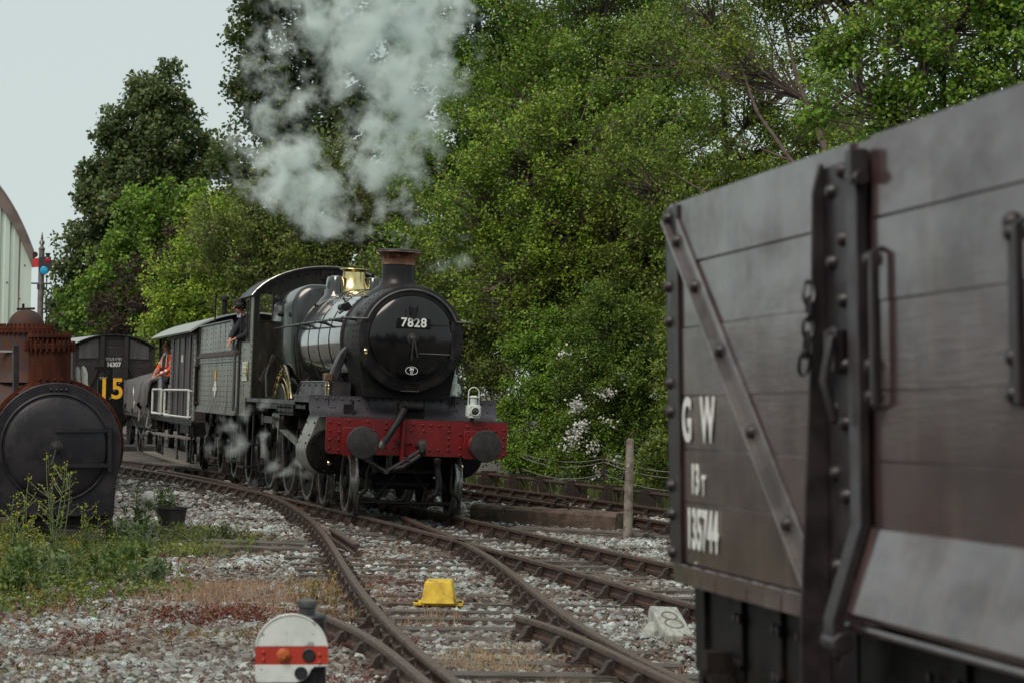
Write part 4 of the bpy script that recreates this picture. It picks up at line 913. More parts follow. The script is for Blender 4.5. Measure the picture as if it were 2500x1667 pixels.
    mb = MB(); mb.bb(sx*1.1, sx*1.3, ty(10.95), ty(11.55), .40, .43); mb.bb(sx*1.1, sx*1.3, ty(10.95), ty(11.55), .78, .81); mb.bb(sx*1.10, sx*1.12, ty(10.95), ty(11.0), .4, 1.26); mb.bb(sx*1.10, sx*1.12, ty(11.5), ty(11.55), .4, 1.26); obj('step', mb, M['loco_side'], tender)
mb = MB(); mb.bb(-1.19, 1.19, ty(11.85), ty(11.9), 2.36, 2.9); mb.bb(-1.19, 1.19, ty(17.5), ty(17.55), 2.36, 3.0); mb.bb(-1.15, 1.15, ty(12), ty(17.5), 2.36, 2.5); obj('coal_space', mb, M['frame_black'], tender)
mb = MB(); r_ = np.random.default_rng(4)
for i in range(260):
    y_ = r_.uniform(12.1, 17.2); mb.ball((r_.uniform(-1.05, 1.05), ty(y_), 2.5+.34*r_.random()*(1-abs(y_-14.5)/4)), r_.uniform(.06, .14), 6, 4)
obj('coal', mb, M['gloss_black'], tender, smooth=False, kind='stuff')
mb = MB(); mb.tube([(-.95, ty(17.3), 2.9), (-.95, ty(17.3), 3.75)], .018, 6); mb.tube([(-.9, ty(11.95), 2.5), (-.9, ty(11.95), 3.6)], .02, 6); obj('fire_iron', mb, M['dark_iron'], tender)

# ================================================================== BRAKE VAN
toad = thing('brake_van', 'dark planked brake van with pale roof, open veranda and white side rails behind the tender', 'brake van', lpt(0, 22.6, -.08), LROT)
VS = 22.6
def vy(s): return s-VS
y0, y1, yv = vy(18.35), vy(26.9), vy(23.7)
mb = MB(); mb.bb(-1.2, 1.2, y0+.02, yv, 1.16, 2.98); body = obj('body', mb, M['frame_black'], toad)
xs = np.linspace(y0+.22, yv-.14, 22)
for i in range(21):
    mb = MB(); e = .004*math.sin(i*2.3); mb.bb(-1.222-e, -1.2, xs[i]+.006, xs[i+1]-.006, 1.17, 2.97); obj('plank', mb, M['toad_grey'], toad)
xs = np.linspace(-1.2, 1.2, 15)
for i in range(14):
    mb = MB(); e = .004*math.sin(i*1.7); mb.bb(xs[i]+.006, xs[i+1]-.006, y0-e, y0+.02, 1.17, 3.02+.0*i); obj('plank', mb, M['toad_grey'], toad)
mb = MB()
for a, b in ((y0-.01, y0+.2), (yv-.13, yv+.05)):
    mb.bb(-1.235, -1.20, a, b, 1.12, 2.99)
strip_ = obj('corner_plate', mb, M['toad_pale'], toad)
rv = MB()
for z_ in np.arange(1.2, 2.95, .12):
    for a in (y0+.16, yv-.1): rv.rivet((-1.236, a, z_), (-1, 0, 0), .018, 5)
obj('rivet_row', rv, M['dark_iron'], strip_)
for k in range(4):
    a = y0+.9+k*(yv-y0-1.6)/3; mb = MB(); mb.bb(-1.25, -1.222, a-.05, a+.05, 1.17, 2.97); obj('side_post', mb, M['toad_grey'], toad)
mb = MB(); mb.box((-1.228, vy(21.1), 2.48), (.008, .24, .16)); obj('paper_label', mb, M['letter_white'], toad)
# roof: shallow arc over the whole length
ra = [(1.42*math.sin(t)/math.sin(.75), 3.03+.46*(math.cos(t)-math.cos(.75))/(1-math.cos(.75))) for t in np.linspace(-.75, .75, 18)]
rb = [(a*.985, b-.035) for a, b in ra]
mb = MB(); mb.prism(ra+rb[::-1], y0-.45, y1+.35, 'y'); rf = obj('roof', mb, M['roof_grey'], toad)
mb = MB(); mb.prism([(a*.90, b-.03) for a, b in ra]+[(1.2, 2.9), (-1.2, 2.9)], y0+.01, yv, 'y'); obj('gable', mb, M['toad_grey'], toad)
mb = MB(); mb.cyl((-.5, y0+1.2, 3.3), (-.5, y0+1.2, 3.75), .06, n=10); mb.lathe([(.06, 3.75), (.11, 3.78), (.10, 3.84), (0, 3.9)], (-.5, y0+1.2, 0), Z, 10); obj('stove_pipe', mb, M['dark_iron'], rf)
# veranda: floor, corner posts, half height end and side doors
mb = MB(); mb.bb(-1.22, 1.22, y0, y1, 1.08, 1.16); obj('floor', mb, M['toad_grey'], toad)
mb = MB()
for sx in (-1, 1): mb.bb(sx*1.17, sx*1.24, y1-.09, y1, 1.16, 3.02)
obj('veranda_post', mb, M['van_iron'], toad)
mb = MB(); mb.bb(-1.22, 1.22, y1-.05, y1, 1.16, 2.05); mb.bb(-1.22, -1.18, y1-.9, y1-.06, 1.16, 2.06); mb.bb(-1.24, -1.17, y1-.92, y1-.05, 2.06, 2.10); obj('veranda_panel', mb, M['toad_pale'], toad)
mb = MB(); mb.bb(-1.23, -1.19, yv, yv+1.0, 1.02, 1.16); mb.bb(-1.235, -1.2, yv+.3, yv+.36, 1.16, 1.9); obj('veranda_sill', mb, M['toad_pale'], toad)
mb = MB(); mb.bb(-1.235, -1.2, y0-.02, y1, 1.02, 1.13); mb.bb(1.2, 1.235, y0-.02, y1, 1.02, 1.13); mb.bb(-.95, -.91, y0, y1, .78, 1.08); mb.bb(.91, .95, y0, y1, .78, 1.08); mb.bb(-1.22, 1.22, y0-.06, y0, .80, 1.1); mb.bb(-1.22, 1.22, y1, y1+.06, .80, 1.1); obj('underframe', mb, M['dark_iron'], toad)
# white handrails
mb = MB(); r0 = [(y1-.05, 1.76), (y1-1.3, 1.77)]
def rail4(a, b):
    mb.tube([(-1.31, a, 1.77), (-1.31, b, 1.78), (-1.31, b, 1.19), (-1.31, a, 1.18)], .024, 8, closed=True)
rail4(vy(27.3), vy(24.95)); rail4(vy(24.1), vy(18.6))
for s in (27.3, 24.95, 24.1, 18.6):
    for z_ in (1.2, 1.76): mb.tube([(-1.31, vy(s), z_), (-1.2, vy(s), z_)], .018, 6)
obj('handrail', mb, M['white'], toad)
# steps
mb = MB(); mb.bb(-1.42, -1.16, vy(28.0), vy(18.0), .17, .205); mb.bb(-1.17, -1.14, vy(25.7), vy(19.4), .205, .40); mb.bb(-1.17, -1.14, vy(18.2), vy(19.0), .205, .42); obj('footboard', mb, M['step_wood'], toad)
mb = MB(); mb.bb(-1.40, -1.18, vy(26.2), vy(22.0), .69, .725); mb.bb(-1.38, -1.18, vy(21.6), vy(18.4), .72, .755); obj('upper_step', mb, M['step_wood'], toad)
mb = MB()
for s in (18.5, 19.6, 22, 25.6): mb.tube([(-1.15, vy(s), 1.05), (-1.17, vy(s)-.0, .6), (-1.2, vy(s)-.25, .22)], .03, 6)
for s in (18.25, ): mb.bb(-1.27, -1.23, vy(s), vy(s)+.06, .2, 1.1)
obj('step_hanger', mb, M['dark_iron'], toad)
for s in (20.2, 25.3):
    for sx in (-1, 1):
        wheel(toad, .47, sx*.755, vy(s), 8, sx)
    mb = MB(); mb.box((-1.0, vy(s), .50), (.14, .26, .28)); ab = obj('axle_box', mb, M['dark_iron'], toad, bevel=.015)
    mb = MB()
    for i in range(5): mb.strip([(-1.02, vy(s)+u, .95-.03*i-.15*(1-(u/.5)**2)) for u in np.linspace(-.5+.07*i, .5-.07*i, 7)], .015, .08, (0, 0, 1))
    obj('leaf_spring', mb, M['dark_iron'], ab)
for sx in (-.868, .868):
    for yy, sg in ((y0-.06, -1), (y1+.06, 1)):
        mb = MB(); mb.lathe([(.12, 0), (.10, .25), (.06, .26), (.06, .42), (.2, .43), (.21, .47), (0, .49)], (sx, yy, 1.0), (0, sg, 0), 20); obj('buffer', mb, M['dark_iron'], toad)

# ================================================================== SHEETED WAGON
shw = thing('sheeted_wagon', 'open wagon covered with a draped grey tarpaulin behind the brake van', 'wagon', lpt(0, 33.2, -.12), LROT)
HS = 33.2
def hy(s): return s-HS
a0, a1 = hy(29.3), hy(38.9)
mb = MB(); mb.bb(-1.17, 1.17, a0, a1, 1.05, 1.16)
for z_ in range(5):
    mb.bb(-1.19, -1.14, a0+.05, a1-.05, 1.165+z_*.178, 1.165+z_*.178+.17); mb.bb(-1.15, 1.15, a0, a0+.05, 1.165+z_*.178, 1.165+z_*.178+.17); mb.bb(-1.15, 1.15, a1-.05, a1, 1.165+z_*.178, 1.165+z_*.178+.17)
obj('body', mb, M['van_wood'], shw)
mb = MB(); mb.bb(-1.22, -1.19, a1-.75, a1+.02, .95, 2.05); cp_ = obj('corner_plate', mb, M['toad_pale'], shw)
rv = MB()
for z_ in np.arange(1.0, 2.05, .12):
    rv.rivet((-1.221, a1-.65, z_), (-1, 0, 0), .03, 5); rv.rivet((-1.221, a1-.08, z_), (-1, 0, 0), .03, 5)
obj('rivet_row', rv, M['dark_iron'], cp_)
# tarpaulin: ridge, slopes and a hanging wavy skirt
mb = MB(); n = 60; secs = []; r_ = np.random.default_rng(9)
for i in range(n+1):
    t = i/n; s = a0-.08+(a1-.9-a0)*t
    wv = .035*math.sin(t*47)+.025*math.sin(t*83+1); hb = 1.28+.14*math.sin(t*9)+.1*math.sin(t*23+2)+.05*r_.random()
    rz = 2.42+.06*math.sin(t*7)-.25*abs(t-.5)**2
    sag = .03*math.sin(t*31)
    secs.append([(.0, s, rz), (-.4, s, 2.30+sag), (-.85, s, 2.16+sag), (-1.20, s, 2.05), (-1.245-wv*.4, s, 1.97), (-1.25-wv, s, 1.7), (-1.26-wv*1.4, s, 1.45), (-1.25-wv*1.6, s, hb), (-1.235-wv*1.6, s, hb), (-1.235-wv, s, 1.7), (-1.18, s, 2.0), (-.4, s, 2.26+sag), (0, s, rz-.04), (.4, s, 2.26), (1.18, s, 2.0), (1.23-wv, s, hb), (1.25-wv, s, hb), (1.25, s, 2.0), (.4, s, 2.30)])
mb.loft(secs); obj('tarpaulin', mb, M['sheet'], shw)
mb = MB()
for s, z_ in ((33.4, 1.72), (33.1, 1.42)): mb.box((-1.30, hy(s), z_), (.01, .32, .13), (.5, 0, 0))
obj('sheet_mark', mb, M['letter_white'], shw)
mb = MB(); mb.tube([(-1.2, a0+.1, 1.12), (-1.2, a0+.2, 2.0)], .03, 6); mb.tube([(-1.22, a0+.15, 1.1), (-1.28, a0-.1, .85), (-1.22, a0-.3, .82), (-1.15, a0-.2, .9), (-1.22, a0-.35, .84)], .018, 6); mb.tube([(-1.2, a0+1.2, 1.2), (-1.3, a0+2.0, .95), (-1.24, a0+2.6, 1.25)], .02, 6); obj('sheet_rope', mb, M['step_wood'], shw)
mb = MB(); mb.bb(-.97, -.93, a0, a1, .74, 1.05); mb.bb(.93, .97, a0, a1, .74, 1.05); mb.bb(-1.15, 1.15, a0-.04, a0, .78, 1.06); mb.tube([(-1.1, hy(36), .95), (-1.15, hy(34.5), .9), (-1.2, hy(31.5), .55), (-1.2, hy(30.8), .5)], .03, 6); obj('underframe', mb, M['dark_iron'], shw)
for s in (31.2, 37.0):
    for sx in (-1, 1): wheel(shw, .47, sx*.755, hy(s), 8, sx)
    mb = MB(); mb.box((-1.0, hy(s), .50), (.14, .26, .28)); obj('axle_box', mb, M['dark_iron'], shw, bevel=.015)

# ================================================================== VENTILATED VAN
def box_van(name, label, loc, yaw, full=True, cat='van'):
    t = thing(name, label, cat, loc, (0, -.004, yaw))
    hw = 1.23; ez = 2.90; cz_ = 3.29
    arc = [(hw*math.sin(a)/math.sin(.85), ez+(cz_-ez)*(math.cos(a)-math.cos(.85))/(1-math.cos(.85))) for a in np.linspace(-.85, .85, 18)]
    mb = MB(); mb.bb(-hw+.01, hw-.01, .03, 5.3, 1.02, ez); mb.prism([(a*.985, b-.01) for a, b in arc], .03, 5.3, 'y'); obj('body', mb, M['van_wood'], t)
    zs = np.arange(1.02, cz_, .165); tp = lambda z: hw if z < ez else hw*math.sqrt(max(0, 1-((z-ez)/(cz_-ez))))
    for i, z in enumerate(zs):
        z1 = min(z+.158, cz_-.02); h = min(tp(z1), hw)*.985
        if h < .15: continue
        mb = MB(); e = .006*math.sin(i*2.1); mb.bb(-h, h, -e, .032, z, z1); obj('plank', mb, M['van_wood'], t)
    mb = MB()
    for sx in (-1, 1):
        mb.bb(sx*.30, sx*.42, -.10, -.004, .98, cz_-.05); mb.bb(sx*(hw-.10), sx*hw, -.03, -.008, 1.0, ez)
        mb.strip([(sx*.36, -.05, 2.55), (sx*1.0, -.05, 1.1)], .07, .03, (0, 1, 0))
    obj('end_stanchion', mb, M['van_iron'], t)
    for sx in (-1, 1):
        x0_, x1_ = sx*.47, sx*1.05; mb = MB(); p = [(x0_, 2.60), (x1_, 2.58), (x1_, np.interp(abs(x1_), [a for a, b in arc], [b for a, b in arc])-.06), (x0_, np.interp(abs(x0_), [a for a, b in arc], [b for a, b in arc])-.06)]
        mb.prism(p, -.025, -.007, 'y'); obj('end_panel', mb, M['van_panel'], t)
    if full:
        text('faded_word', 'VENTILATED', .135, M['faded'], t, facing((.0, -.012, 2.565), (1, 0, 0)), bold=.004, sx=.66)
        text('van_number', '16307', .185, M['letter_white'], t, facing((0, -.012, 2.41), (1, 0, 0)), bold=.005, sx=.92)
    ra_ = [(a*1.06, b+.03) for a, b in arc]; rb_ = [(a*1.05, b) for a, b in arc]
    mb = MB(); mb.prism(ra_+rb_[::-1], -.09, 5.45, 'y'); rf_ = obj('roof', mb, M['roof_grey'], t)
    mb = MB(); mb.prism([(a*1.065, b+.034) for a, b in arc]+rb_[::-1], -.11, -.085, 'y'); obj('roof_edge', mb, M['van_iron'], rf_)
    mb = MB(); mb.bb(-1.2, 1.2, -.06, 5.3, .75, 1.02)
    for yy in (1.1, 4.2):
        for sx in (-1, 1): mb.lathe([(0, -.06), (.47, -.06), (.47, .06), (0, .06)], (sx*.75, yy, .47), X, 24)
    for sx in (-1, 1): mb.lathe([(.12, 0), (.1, .3), (.2, .42), (.2, .46), (0, .47)], (sx*.86, -.06, .95), (0, -1, 0), 16)
    obj('underframe', mb, M['dark_iron'], t)
    return t
M['faded'] = pmat('faded lettering', (.42, .43, .40, 1), (.10, .085, .08, 1), .7, scale=5, thr=(.5, .56))
M['faded'].node_tree.nodes['Mapping'].inputs['Scale'].default_value = (3, 3, 3)
box_van('goods_van', 'dark weathered goods van with white number 16307 on its end', (-11.95, 72, .18), .33)
box_van('goods_van', 'pale roofed van standing half hidden beyond the numbered van', (-14.2, 79.5, .26), .50, False)

# ================================================================== NUMBER 15 BOARD
nb = thing('number_board', 'black end plate with a large yellow number 15 beyond the rusty boilers', 'number plate', (-10.36, 62, 0), (0, 0, .08))
mb = MB(); mb.bb(-.34, .33, 0, .06, .75, 2.18); obj('plate', mb, M['gloss_black'], nb, bevel=.015)
mb = MB(); mb.bb(-.32, -.2, .06, .22, 0, 2.1); mb.bb(.20, .32, .06, .22, 0, 2.1); obj('post', mb, M['dark_iron'], nb)
mb = MB(); mb.bb(-.42, .05, -.02, .03, 2.36, 2.44); mb.bb(-.06, .05, -.02, .03, 2.1, 2.36); mb.lathe([(.12, 0), (.15, 0), (.15, .04), (.12, .04)], (-.2, 0, 2.2), Y, 20, close=True); obj('lamp_bracket', mb, M['gloss_black'], nb)
text('number', '15', .74, M['yellow_num'], nb, facing((.0, -.012, 1.86), (1, 0, 0)), bold=.012, extrude=.012, sx=.92)
mb = MB()
for p in ((.22, -.002, 2.02), (.1, -.002, 1.83), (.0, -.002, 1.62), (-.26, -.002, 2.12)): mb.rivet(p, (0, -1, 0), .035)
obj('rivet_row', mb, M['van_panel'], nb)
# ================================================================== FOREGROUND OPEN WAGON
M['strap'] = pmat('lit strap paint', (.10, .085, .085, 1), (.05, .042, .043, 1), .3, .42, scale=5, coat=.7, coat_rough=.12, coat_ior=1.6)  # lighter base colour carries the sky reflection on the diagonal strap
M['pin_iron'] = pmat('rubbed pin iron', (.05, .042, .038, 1), (.022, .018, .017, 1), .4, .55, metal=.3, scale=14)
M['cap_green'] = pmat('verdigris cap', (.075, .085, .08, 1), (.04, .045, .045, 1), .5, scale=16)
wag = thing('open_wagon', 'brown grey plank sided open wagon lettered G W 13T 135744, close to the camera', 'wagon', (.5951, 8.6331, 1.3733), (-.0114, -.0311, .1808))
WZ = [0, .217, .400, .588, .826, 1.05, 1.275]
YE = -5.35
for i in range(6):
    for a, b, nm in ((-.02, -2.06, 'side_plank'), (-2.24, -3.62, 'door_plank'), (-3.76, YE, 'side_plank')):
        if nm == 'door_plank' and i == 0: continue
        e = .0012*math.sin(i*2.7+a)
        mb = MB(); mb.bb(-e, .06, b, a, WZ[i]+(.0026 if i == 5 else .0005), WZ[i+1]-(.0026 if i == 4 else .0005)); obj(nm, mb, M['wagon_grey'], wag, bevel=.0018)
mb = MB(); mb.bb(.012, .058, YE, -.02, .0, 1.27); mb.bb(2.24, 2.30, YE, -.02, 0, 1.275); mb.bb(.06, 2.3, -.075, -.02, 0, 1.275); mb.bb(.06, 2.3, YE, YE+.055, 0, 1.275); mb.bb(.06, 2.3, YE, -.02, -.07, -.01); obj('body', mb, M['wagon_grey'], wag)
ys = np.arange(-.05, YE, -.19)
for i, y_ in enumerate(ys):
    if -3.7 < y_-.19 and y_ < -2.2: continue
    mb = MB(); mb.bb(-.012+.004*math.sin(i*3.1), .3, y_-.186, y_, -.076, -.004); obj('floor_plank', mb, M['wagon_grey'], wag, bevel=.004)
mb = MB(); mb.bb(-.012, 0, -.165, 0, -.01, 1.265); mb.bb(-.012, .05, -.02, .0, -.01, 1.265); cpn = obj('corner_plate', mb, M['wagon_iron'], wag, bevel=.004)
bolts = MB()
def bolt(y_, z_, x_=-.012, r=.021): bolts.lathe([(r*1.15, 0), (r*1.1, .004), (r, .009), (r*.7, .018), (0, .022)], (x_, y_, z_), (-1, 0, 0), 10)
for z_ in (1.226, .98, .855, .635, .533, .269, .167, .031): bolt(-.052, z_)
# diagonal angle strap
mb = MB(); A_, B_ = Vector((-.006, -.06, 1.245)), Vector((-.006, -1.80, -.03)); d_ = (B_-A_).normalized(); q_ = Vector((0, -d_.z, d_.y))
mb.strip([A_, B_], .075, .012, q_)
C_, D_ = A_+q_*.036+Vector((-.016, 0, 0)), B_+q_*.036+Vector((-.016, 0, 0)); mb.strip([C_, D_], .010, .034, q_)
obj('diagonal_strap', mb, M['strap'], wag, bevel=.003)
for y_, z_ in ((-.182, 1.135), (-.42, .962), (-.73, .736), (-1.09, .47), (-1.46, .197)): bolt(y_, z_, -.013)
# side knee: flange with rows of bolts and a tapering outstanding web
mb = MB(); mb.bb(-.014, 0, -2.09, -1.86, -.36, 1.225); mb.prism([(-.014, 1.235), (-.03, 1.235), (-.05, 1.15), (-.062, .70), (-.105, -.1), (-.105, -.40), (-.014, -.40)], -1.872, -1.858, 'y'); obj('side_knee', mb, M['wagon_iron'], wag, bevel=.004)
for z_ in (1.17, .97, .77, .56, .38, .12, -.12, -.3): bolt(-1.94, z_-.02, -.014)
for z_ in (1.2, 1.01, .84, .66, .50, .30, .02): bolt(-2.035, z_, -.014)
mb = MB(); mb.bb(-.014, 0, -3.82, -3.66, -.36, 1.225); mb.prism([(-.014, 1.235), (-.03, 1.235), (-.062, .70), (-.105, -.1), (-.105, -.40), (-.014, -.40)], -3.75, -3.735, 'y'); obj('side_knee', mb, M['wagon_iron'], wag, bevel=.004)
# door hinge straps following the kicked-out bottom flap
for yc in (-2.155, -3.60):
    mb = MB(); mb.strip([(-.018, yc, 1.245), (-.018, yc, .225), (-.10, yc, -.03), (-.10, yc, -.10)], .085, .03, (0, 1, 0)); mb.lathe([(0, -.06), (.03, -.06), (.03, .06), (0, .06)], (-.09, yc, -.09), Y, 14); obj('hinge_strap', mb, M['wagon_iron'], wag, bevel=.004)
    mb = MB(); mb.bb(-.05, 0, yc-.06, yc-.02, 1.15, 1.24); mb.tube([(-.03, yc, 1.17), (-.03, yc-.10, 1.16)], .02, 8); obj('door_catch', mb, M['wagon_iron'], wag)
mb = MB(); mb.prism([(-.004, .222), (.02, .222), (.0, -.02), (-.075, -.02), (-.082, -.008)], -3.55, -2.205, 'y'); obj('door_flap', mb, M['wagon_grey'], wag, bevel=.004)
for yc, zs in ((-2.31, (.54, .965)), (-3.30, (.54, .965))):
    mb = MB(); mb.strip([(0, yc, zs[0]), (-.028, yc, zs[0]+.012), (-.028, yc, zs[1]-.012), (0, yc, zs[1])], .03, .012, (0, 1, 0)); mb.bb(-.008, 0, yc+.04, yc+.10, zs[0], zs[1]); obj('door_handle', mb, M['wagon_iron'], wag)
    for z_ in (.94, .655, .572): bolt(yc+.07, z_, -.008)
for z_ in (.965, .66, .57): bolt(-3.22, z_, -.004)
obj('bolt', bolts, M['wagon_iron'], wag)
# door pin hanging on a short chain from the knee
mb = MB(); mb.box((-.035, -2.0, .70), (.03, .10, .12)); mb.tube([(-.06, -2.06, .74), (-.085, -2.06, .62), (-.065, -2.09, .50)], .014, 8); obj('door_pin', mb, M['wagon_iron'], wag, bevel=.006)
cpts = [Vector(p) for p in ((-.075, -1.90, .865), (-.08, -1.915, .82), (-.085, -1.925, .77), (-.09, -1.92, .72), (-.092, -1.905, .67), (-.094, -1.885, .625), (-.094, -1.86, .59))]
for i in range(5):
    c_ = cpts[i]; d_ = (cpts[min(i+1, 6)]-cpts[max(i-1, 0)]).normalized(); n_ = Vector((1, 0, 0)) if i % 2 else d_.cross(Vector((1, 0, 0))).normalized(); s_ = n_.cross(d_).normalized()
    mb = MB(); mb.tube([c_+d_*.036*math.cos(t)+s_*.016*math.sin(t) for t in np.linspace(0, 2*math.pi, 14, endpoint=False)], .006, 6, closed=True); obj('chain_link', mb, M['wagon_iron'], wag)
# ledge, solebar, running gear
mb = MB(); mb.tube([(-.055, -2.16, -.045), (-.055, -3.6, -.045)], .013, 8); obj('door_bar', mb, M['wagon_grey'], wag)
mb = MB(); mb.bb(.085, .20, YE, -.03, -.38, -.078); mb.bb(.085, 2.2, -.16, -.03, -.38, -.078); mb.bb(.07, .20, YE, -.03, -.395, -.375); mb.bb(.07, .2, -.03-.0, -.16, -.38, -.09)
for y_ in (-.55, -1.0, -1.62, -2.6, -3.1, -4.2): mb.bb(.07, .085, y_-.09, y_, -.375, -.08)
obj('solebar', mb, M['wagon_black'], wag, bevel=.004)
mb = MB()
for y_ in (-.59, -.64, -1.04, -1.09, -1.3, -2.45, -2.65, -2.9, -3.12, -3.4):
    for z_ in (-.16, -.31): mb.lathe([(.016, 0), (.016, .012), (0, .014)], (.069, y_, z_), (-1, 0, 0), 8)
obj('solebar_bolt', mb, M['wagon_iron'], wag)
for ya in (-1.28, -4.05):
    for xa in (.42, 1.92): wheel(wag, .475, xa, ya, 8, -1 if xa < 1 else 1)
    mb = MB()
    for i in range(6): mb.strip([(.02, ya+u, -.36-.022*i-.17*(1-(u/.75)**2)) for u in np.linspace(-.75+.09*i, .75-.09*i, 9)], .018, .085, (0, 0, 1))
    for e in (-.80, .80): mb.bb(-.02, .07, ya+e-.05, ya+e+.05, -.45, -.28); mb.tube([(-.03, ya+e, -.37), (.07, ya+e, -.37)], .03, 10)
    obj('leaf_spring', mb, M['wagon_black'], wag)
    mb = MB(); mb.box((.03, ya, -.70), (.16, .24, .26)); obj('axle_box', mb, M['wagon_black'], wag, bevel=.02)
for o in [c for c in wag.children if c.name.startswith('wheel')]: o.location.z = -1.19-.0
# lettering: x runs along -y on this side (reading left to right towards the camera)
def wtext(s_, yc, zc, h, sx=1., bold=.003): text('lettering', s_, h/.70, M['letter_white'], wag, facing((-.0045, yc, zc), (0, -1, 0)), bold=bold, extrude=.001, sx=sx)
wtext('G', -.245, .497, .148, .82, .006); wtext('W', -.52, .497, .148, .82, .006)
wtext('13', -.345, .294, .100, .82, .004); wtext('T', -.458, .277, .066, .9, .003)
wtext('135744', -.43, .119, .135, .72, .005)
wtext('.. .', -.34, .005+.012, .02, 1, .001)

# ================================================================== OLD BOILERS ON THE LEFT
ob = thing('dismantled_boiler', 'old black smokebox front with round door and rusty flanged stub chimney, resting on timbers', 'boiler', (-5.545, 29.4, 0), (0, -.015, .21))
CB = 1.195
def front(r=.79): return [(r*math.cos(t), CB+r*math.sin(t)) for t in np.linspace(-.12, math.pi+.12, 44)]+[(-.775, .96), (-.725, .74), (-.70, .34), (.70, .34), (.725, .74), (.775, .96)]
mb = MB(); mb.prism(front(), 0, .04, 'y'); fp = obj('front_plate', mb, M['old_black'], ob, bevel=.012)
mb = MB(); mb.prism(front(.765), .04, .75, 'y'); obj('smokebox', mb, M['old_black'], ob)
mb = MB(); mb.lathe([(.765, .75), (.765, 4.2), (.70, 4.3)], (0, 0, CB), Y, 56); brl_ = obj('boiler_barrel', mb, M['rust'], ob)
mb = MB(); mb.lathe([(.76, .56), (.845, .56), (.85, .60), (.845, .64), (.76, .64)], (0, 0, CB), Y, 64); fl = obj('flange', mb, M['rust'], ob)
rv = MB()
for k in range(40):
    a = 2*math.pi*k/40; rv.cyl((.81*math.cos(a), .50, CB+.81*math.sin(a)), (.81*math.cos(a), .70, CB+.81*math.sin(a)), .024, n=6)
obj('flange_bolt', rv, M['rust'], fl)
rv = MB()
for x_ in np.linspace(-.6, .6, 9): rv.rivet((x_, -.001, .375), (0, -1, 0), .018)
for x_ in (-.07, .0, .06, .12): rv.rivet((x_, 0, CB+.70), (0, -1, 0), .022)
obj('rivet_row', rv, M['old_black'], fp)
mb = MB(); mb.lathe([(.68, 0), (.675, -.02), (.655, -.028), (.635, -.01), (.625, -.012), (.615, -.035), (.585, -.05), (.46, -.075), (.25, -.095), (0, -.10)], (-.005, 0, CB-.01), Y, 72); dr = obj('smokebox_door', mb, M['old_black'], ob)
mb = MB()
for z_, xl in ((.205, -.02), (-.225, .02)):
    mb.strip([(.66, -.045, CB+z_), (.52, -.085, CB+z_), (.25, -.115, CB+z_), (xl, -.118, CB+z_)], .045, .024)
mb.bb(.62, .67, -.075, -.01, CB-.30, CB+.24); mb.cyl((.645, -.07, CB-.30), (.645, -.07, CB+.25), .02, n=10)
obj('door_hinge', mb, M['old_black'], dr)
mb = MB(); mb.lathe([(.085, -.09), (.08, -.115), (.05, -.12), (.045, -.17), (.02, -.18), (0, -.18)], (.0, 0, CB), Y, 20); mb.tube([(0, -.155, CB), (-.03, -.17, CB-.12), (-.055, -.18, CB-.20)], [.018, .015, .02], 8); obj('door_handle', mb, M['buffer_grey'], dr)
mb = MB(); mb.lathe([(.40, 1.90), (.34, 1.955), (.29, 1.99), (.29, 2.015), (.262, 2.02), (.262, 2.44), (.282, 2.445), (.29, 2.46), (.29, 2.51), (.275, 2.52), (.26, 2.52)], (-.08, .55, 0), Z, 48); stk = obj('stub_chimney', mb, M['rust'], ob)
mb = MB(); mb.lathe([(.258, 2.585), (.27, 2.59), (.27, 2.625), (.26, 2.63), (.20, 2.63), (.2, 2.3), (0, 2.3)], (-.08, .55, 0), Z, 48); obj('top_flange', mb, M['rust'], stk)
stk.location.z = -.05
rv = MB()
for k in range(26):
    a = 2*math.pi*k/26; p = (-.08+.245*math.cos(a), .55+.245*math.sin(a)); rv.cyl((p[0], p[1], 2.5), (p[0], p[1], 2.665), .018, n=6); q = (.30*math.cos(a)/.93-.086, .55+.30*math.sin(a)); rv.cyl((q[0]*.93, .55+(q[1]-.55)*.93, 2.415), (q[0]*.93, .55+(q[1]-.55)*.93, 2.55), .02, n=6)
for x_ in (-.2, -.11, -.02, .07): rv.rivet((x_, .55-math.sqrt(.262**2-(x_+.08)**2), 2.07), (0, -1, 0), .022)
obj('flange_bolt', rv, M['rust'], stk)
mb = MB(); mb.box((.30, .26, .10), (.62, .24, .17)); mb.box((.05, .55, .25), (1.2, .26, .16)); mb.box((0, 3.6, .17), (1.7, .3, .32)); mb.prism(front(.74), .2, .4, 'y') if False else None
obj('timber_support', mb, M['sleeper'], ob)
mb = MB(); mb.lathe([(.02, 2.16), (.09, 2.15), (.09, 1.75), (.02, 1.72)], (-.62, 0, 0), Z, 8) if False else None
# leaning post
mb = MB(); mb.bb(-.035, .035, -.03, .03, 0, 2.44); mb.bb(-.035, -.02, .03, .09, 0, 2.44); ps = obj('steel_upright', mb, M['wagon_iron'], None, bevel=.004, loc=(-6.12, 29.9, 0), rot=(0, -.03, .3), label='dark steel upright standing beside the rusty stub chimney', cat='post')
# rag hanging over the barrel
mb = MB(); r_ = np.random.default_rng(3)
for k, x_ in enumerate((.0, .075)):
    mb.loft([[(x_+w_*math.cos(t)*(.9+.15*math.sin(3*t+k)), w_*.7*math.sin(t), z_) for t in np.linspace(0, 2*math.pi, 12, endpoint=False)] for z_, w_ in ((0, .012), (-.03, .035), (-.10, .045+.006*k), (-.2, .040), (-.27, .048), (-.31, .03))])
obj('rag', mb, M['rag'], None, loc=(-5.47, 30.15, 2.19), rot=(0, -.12, 0), label='pale rag hanging behind the stub chimney of the black boiler', cat='rag')

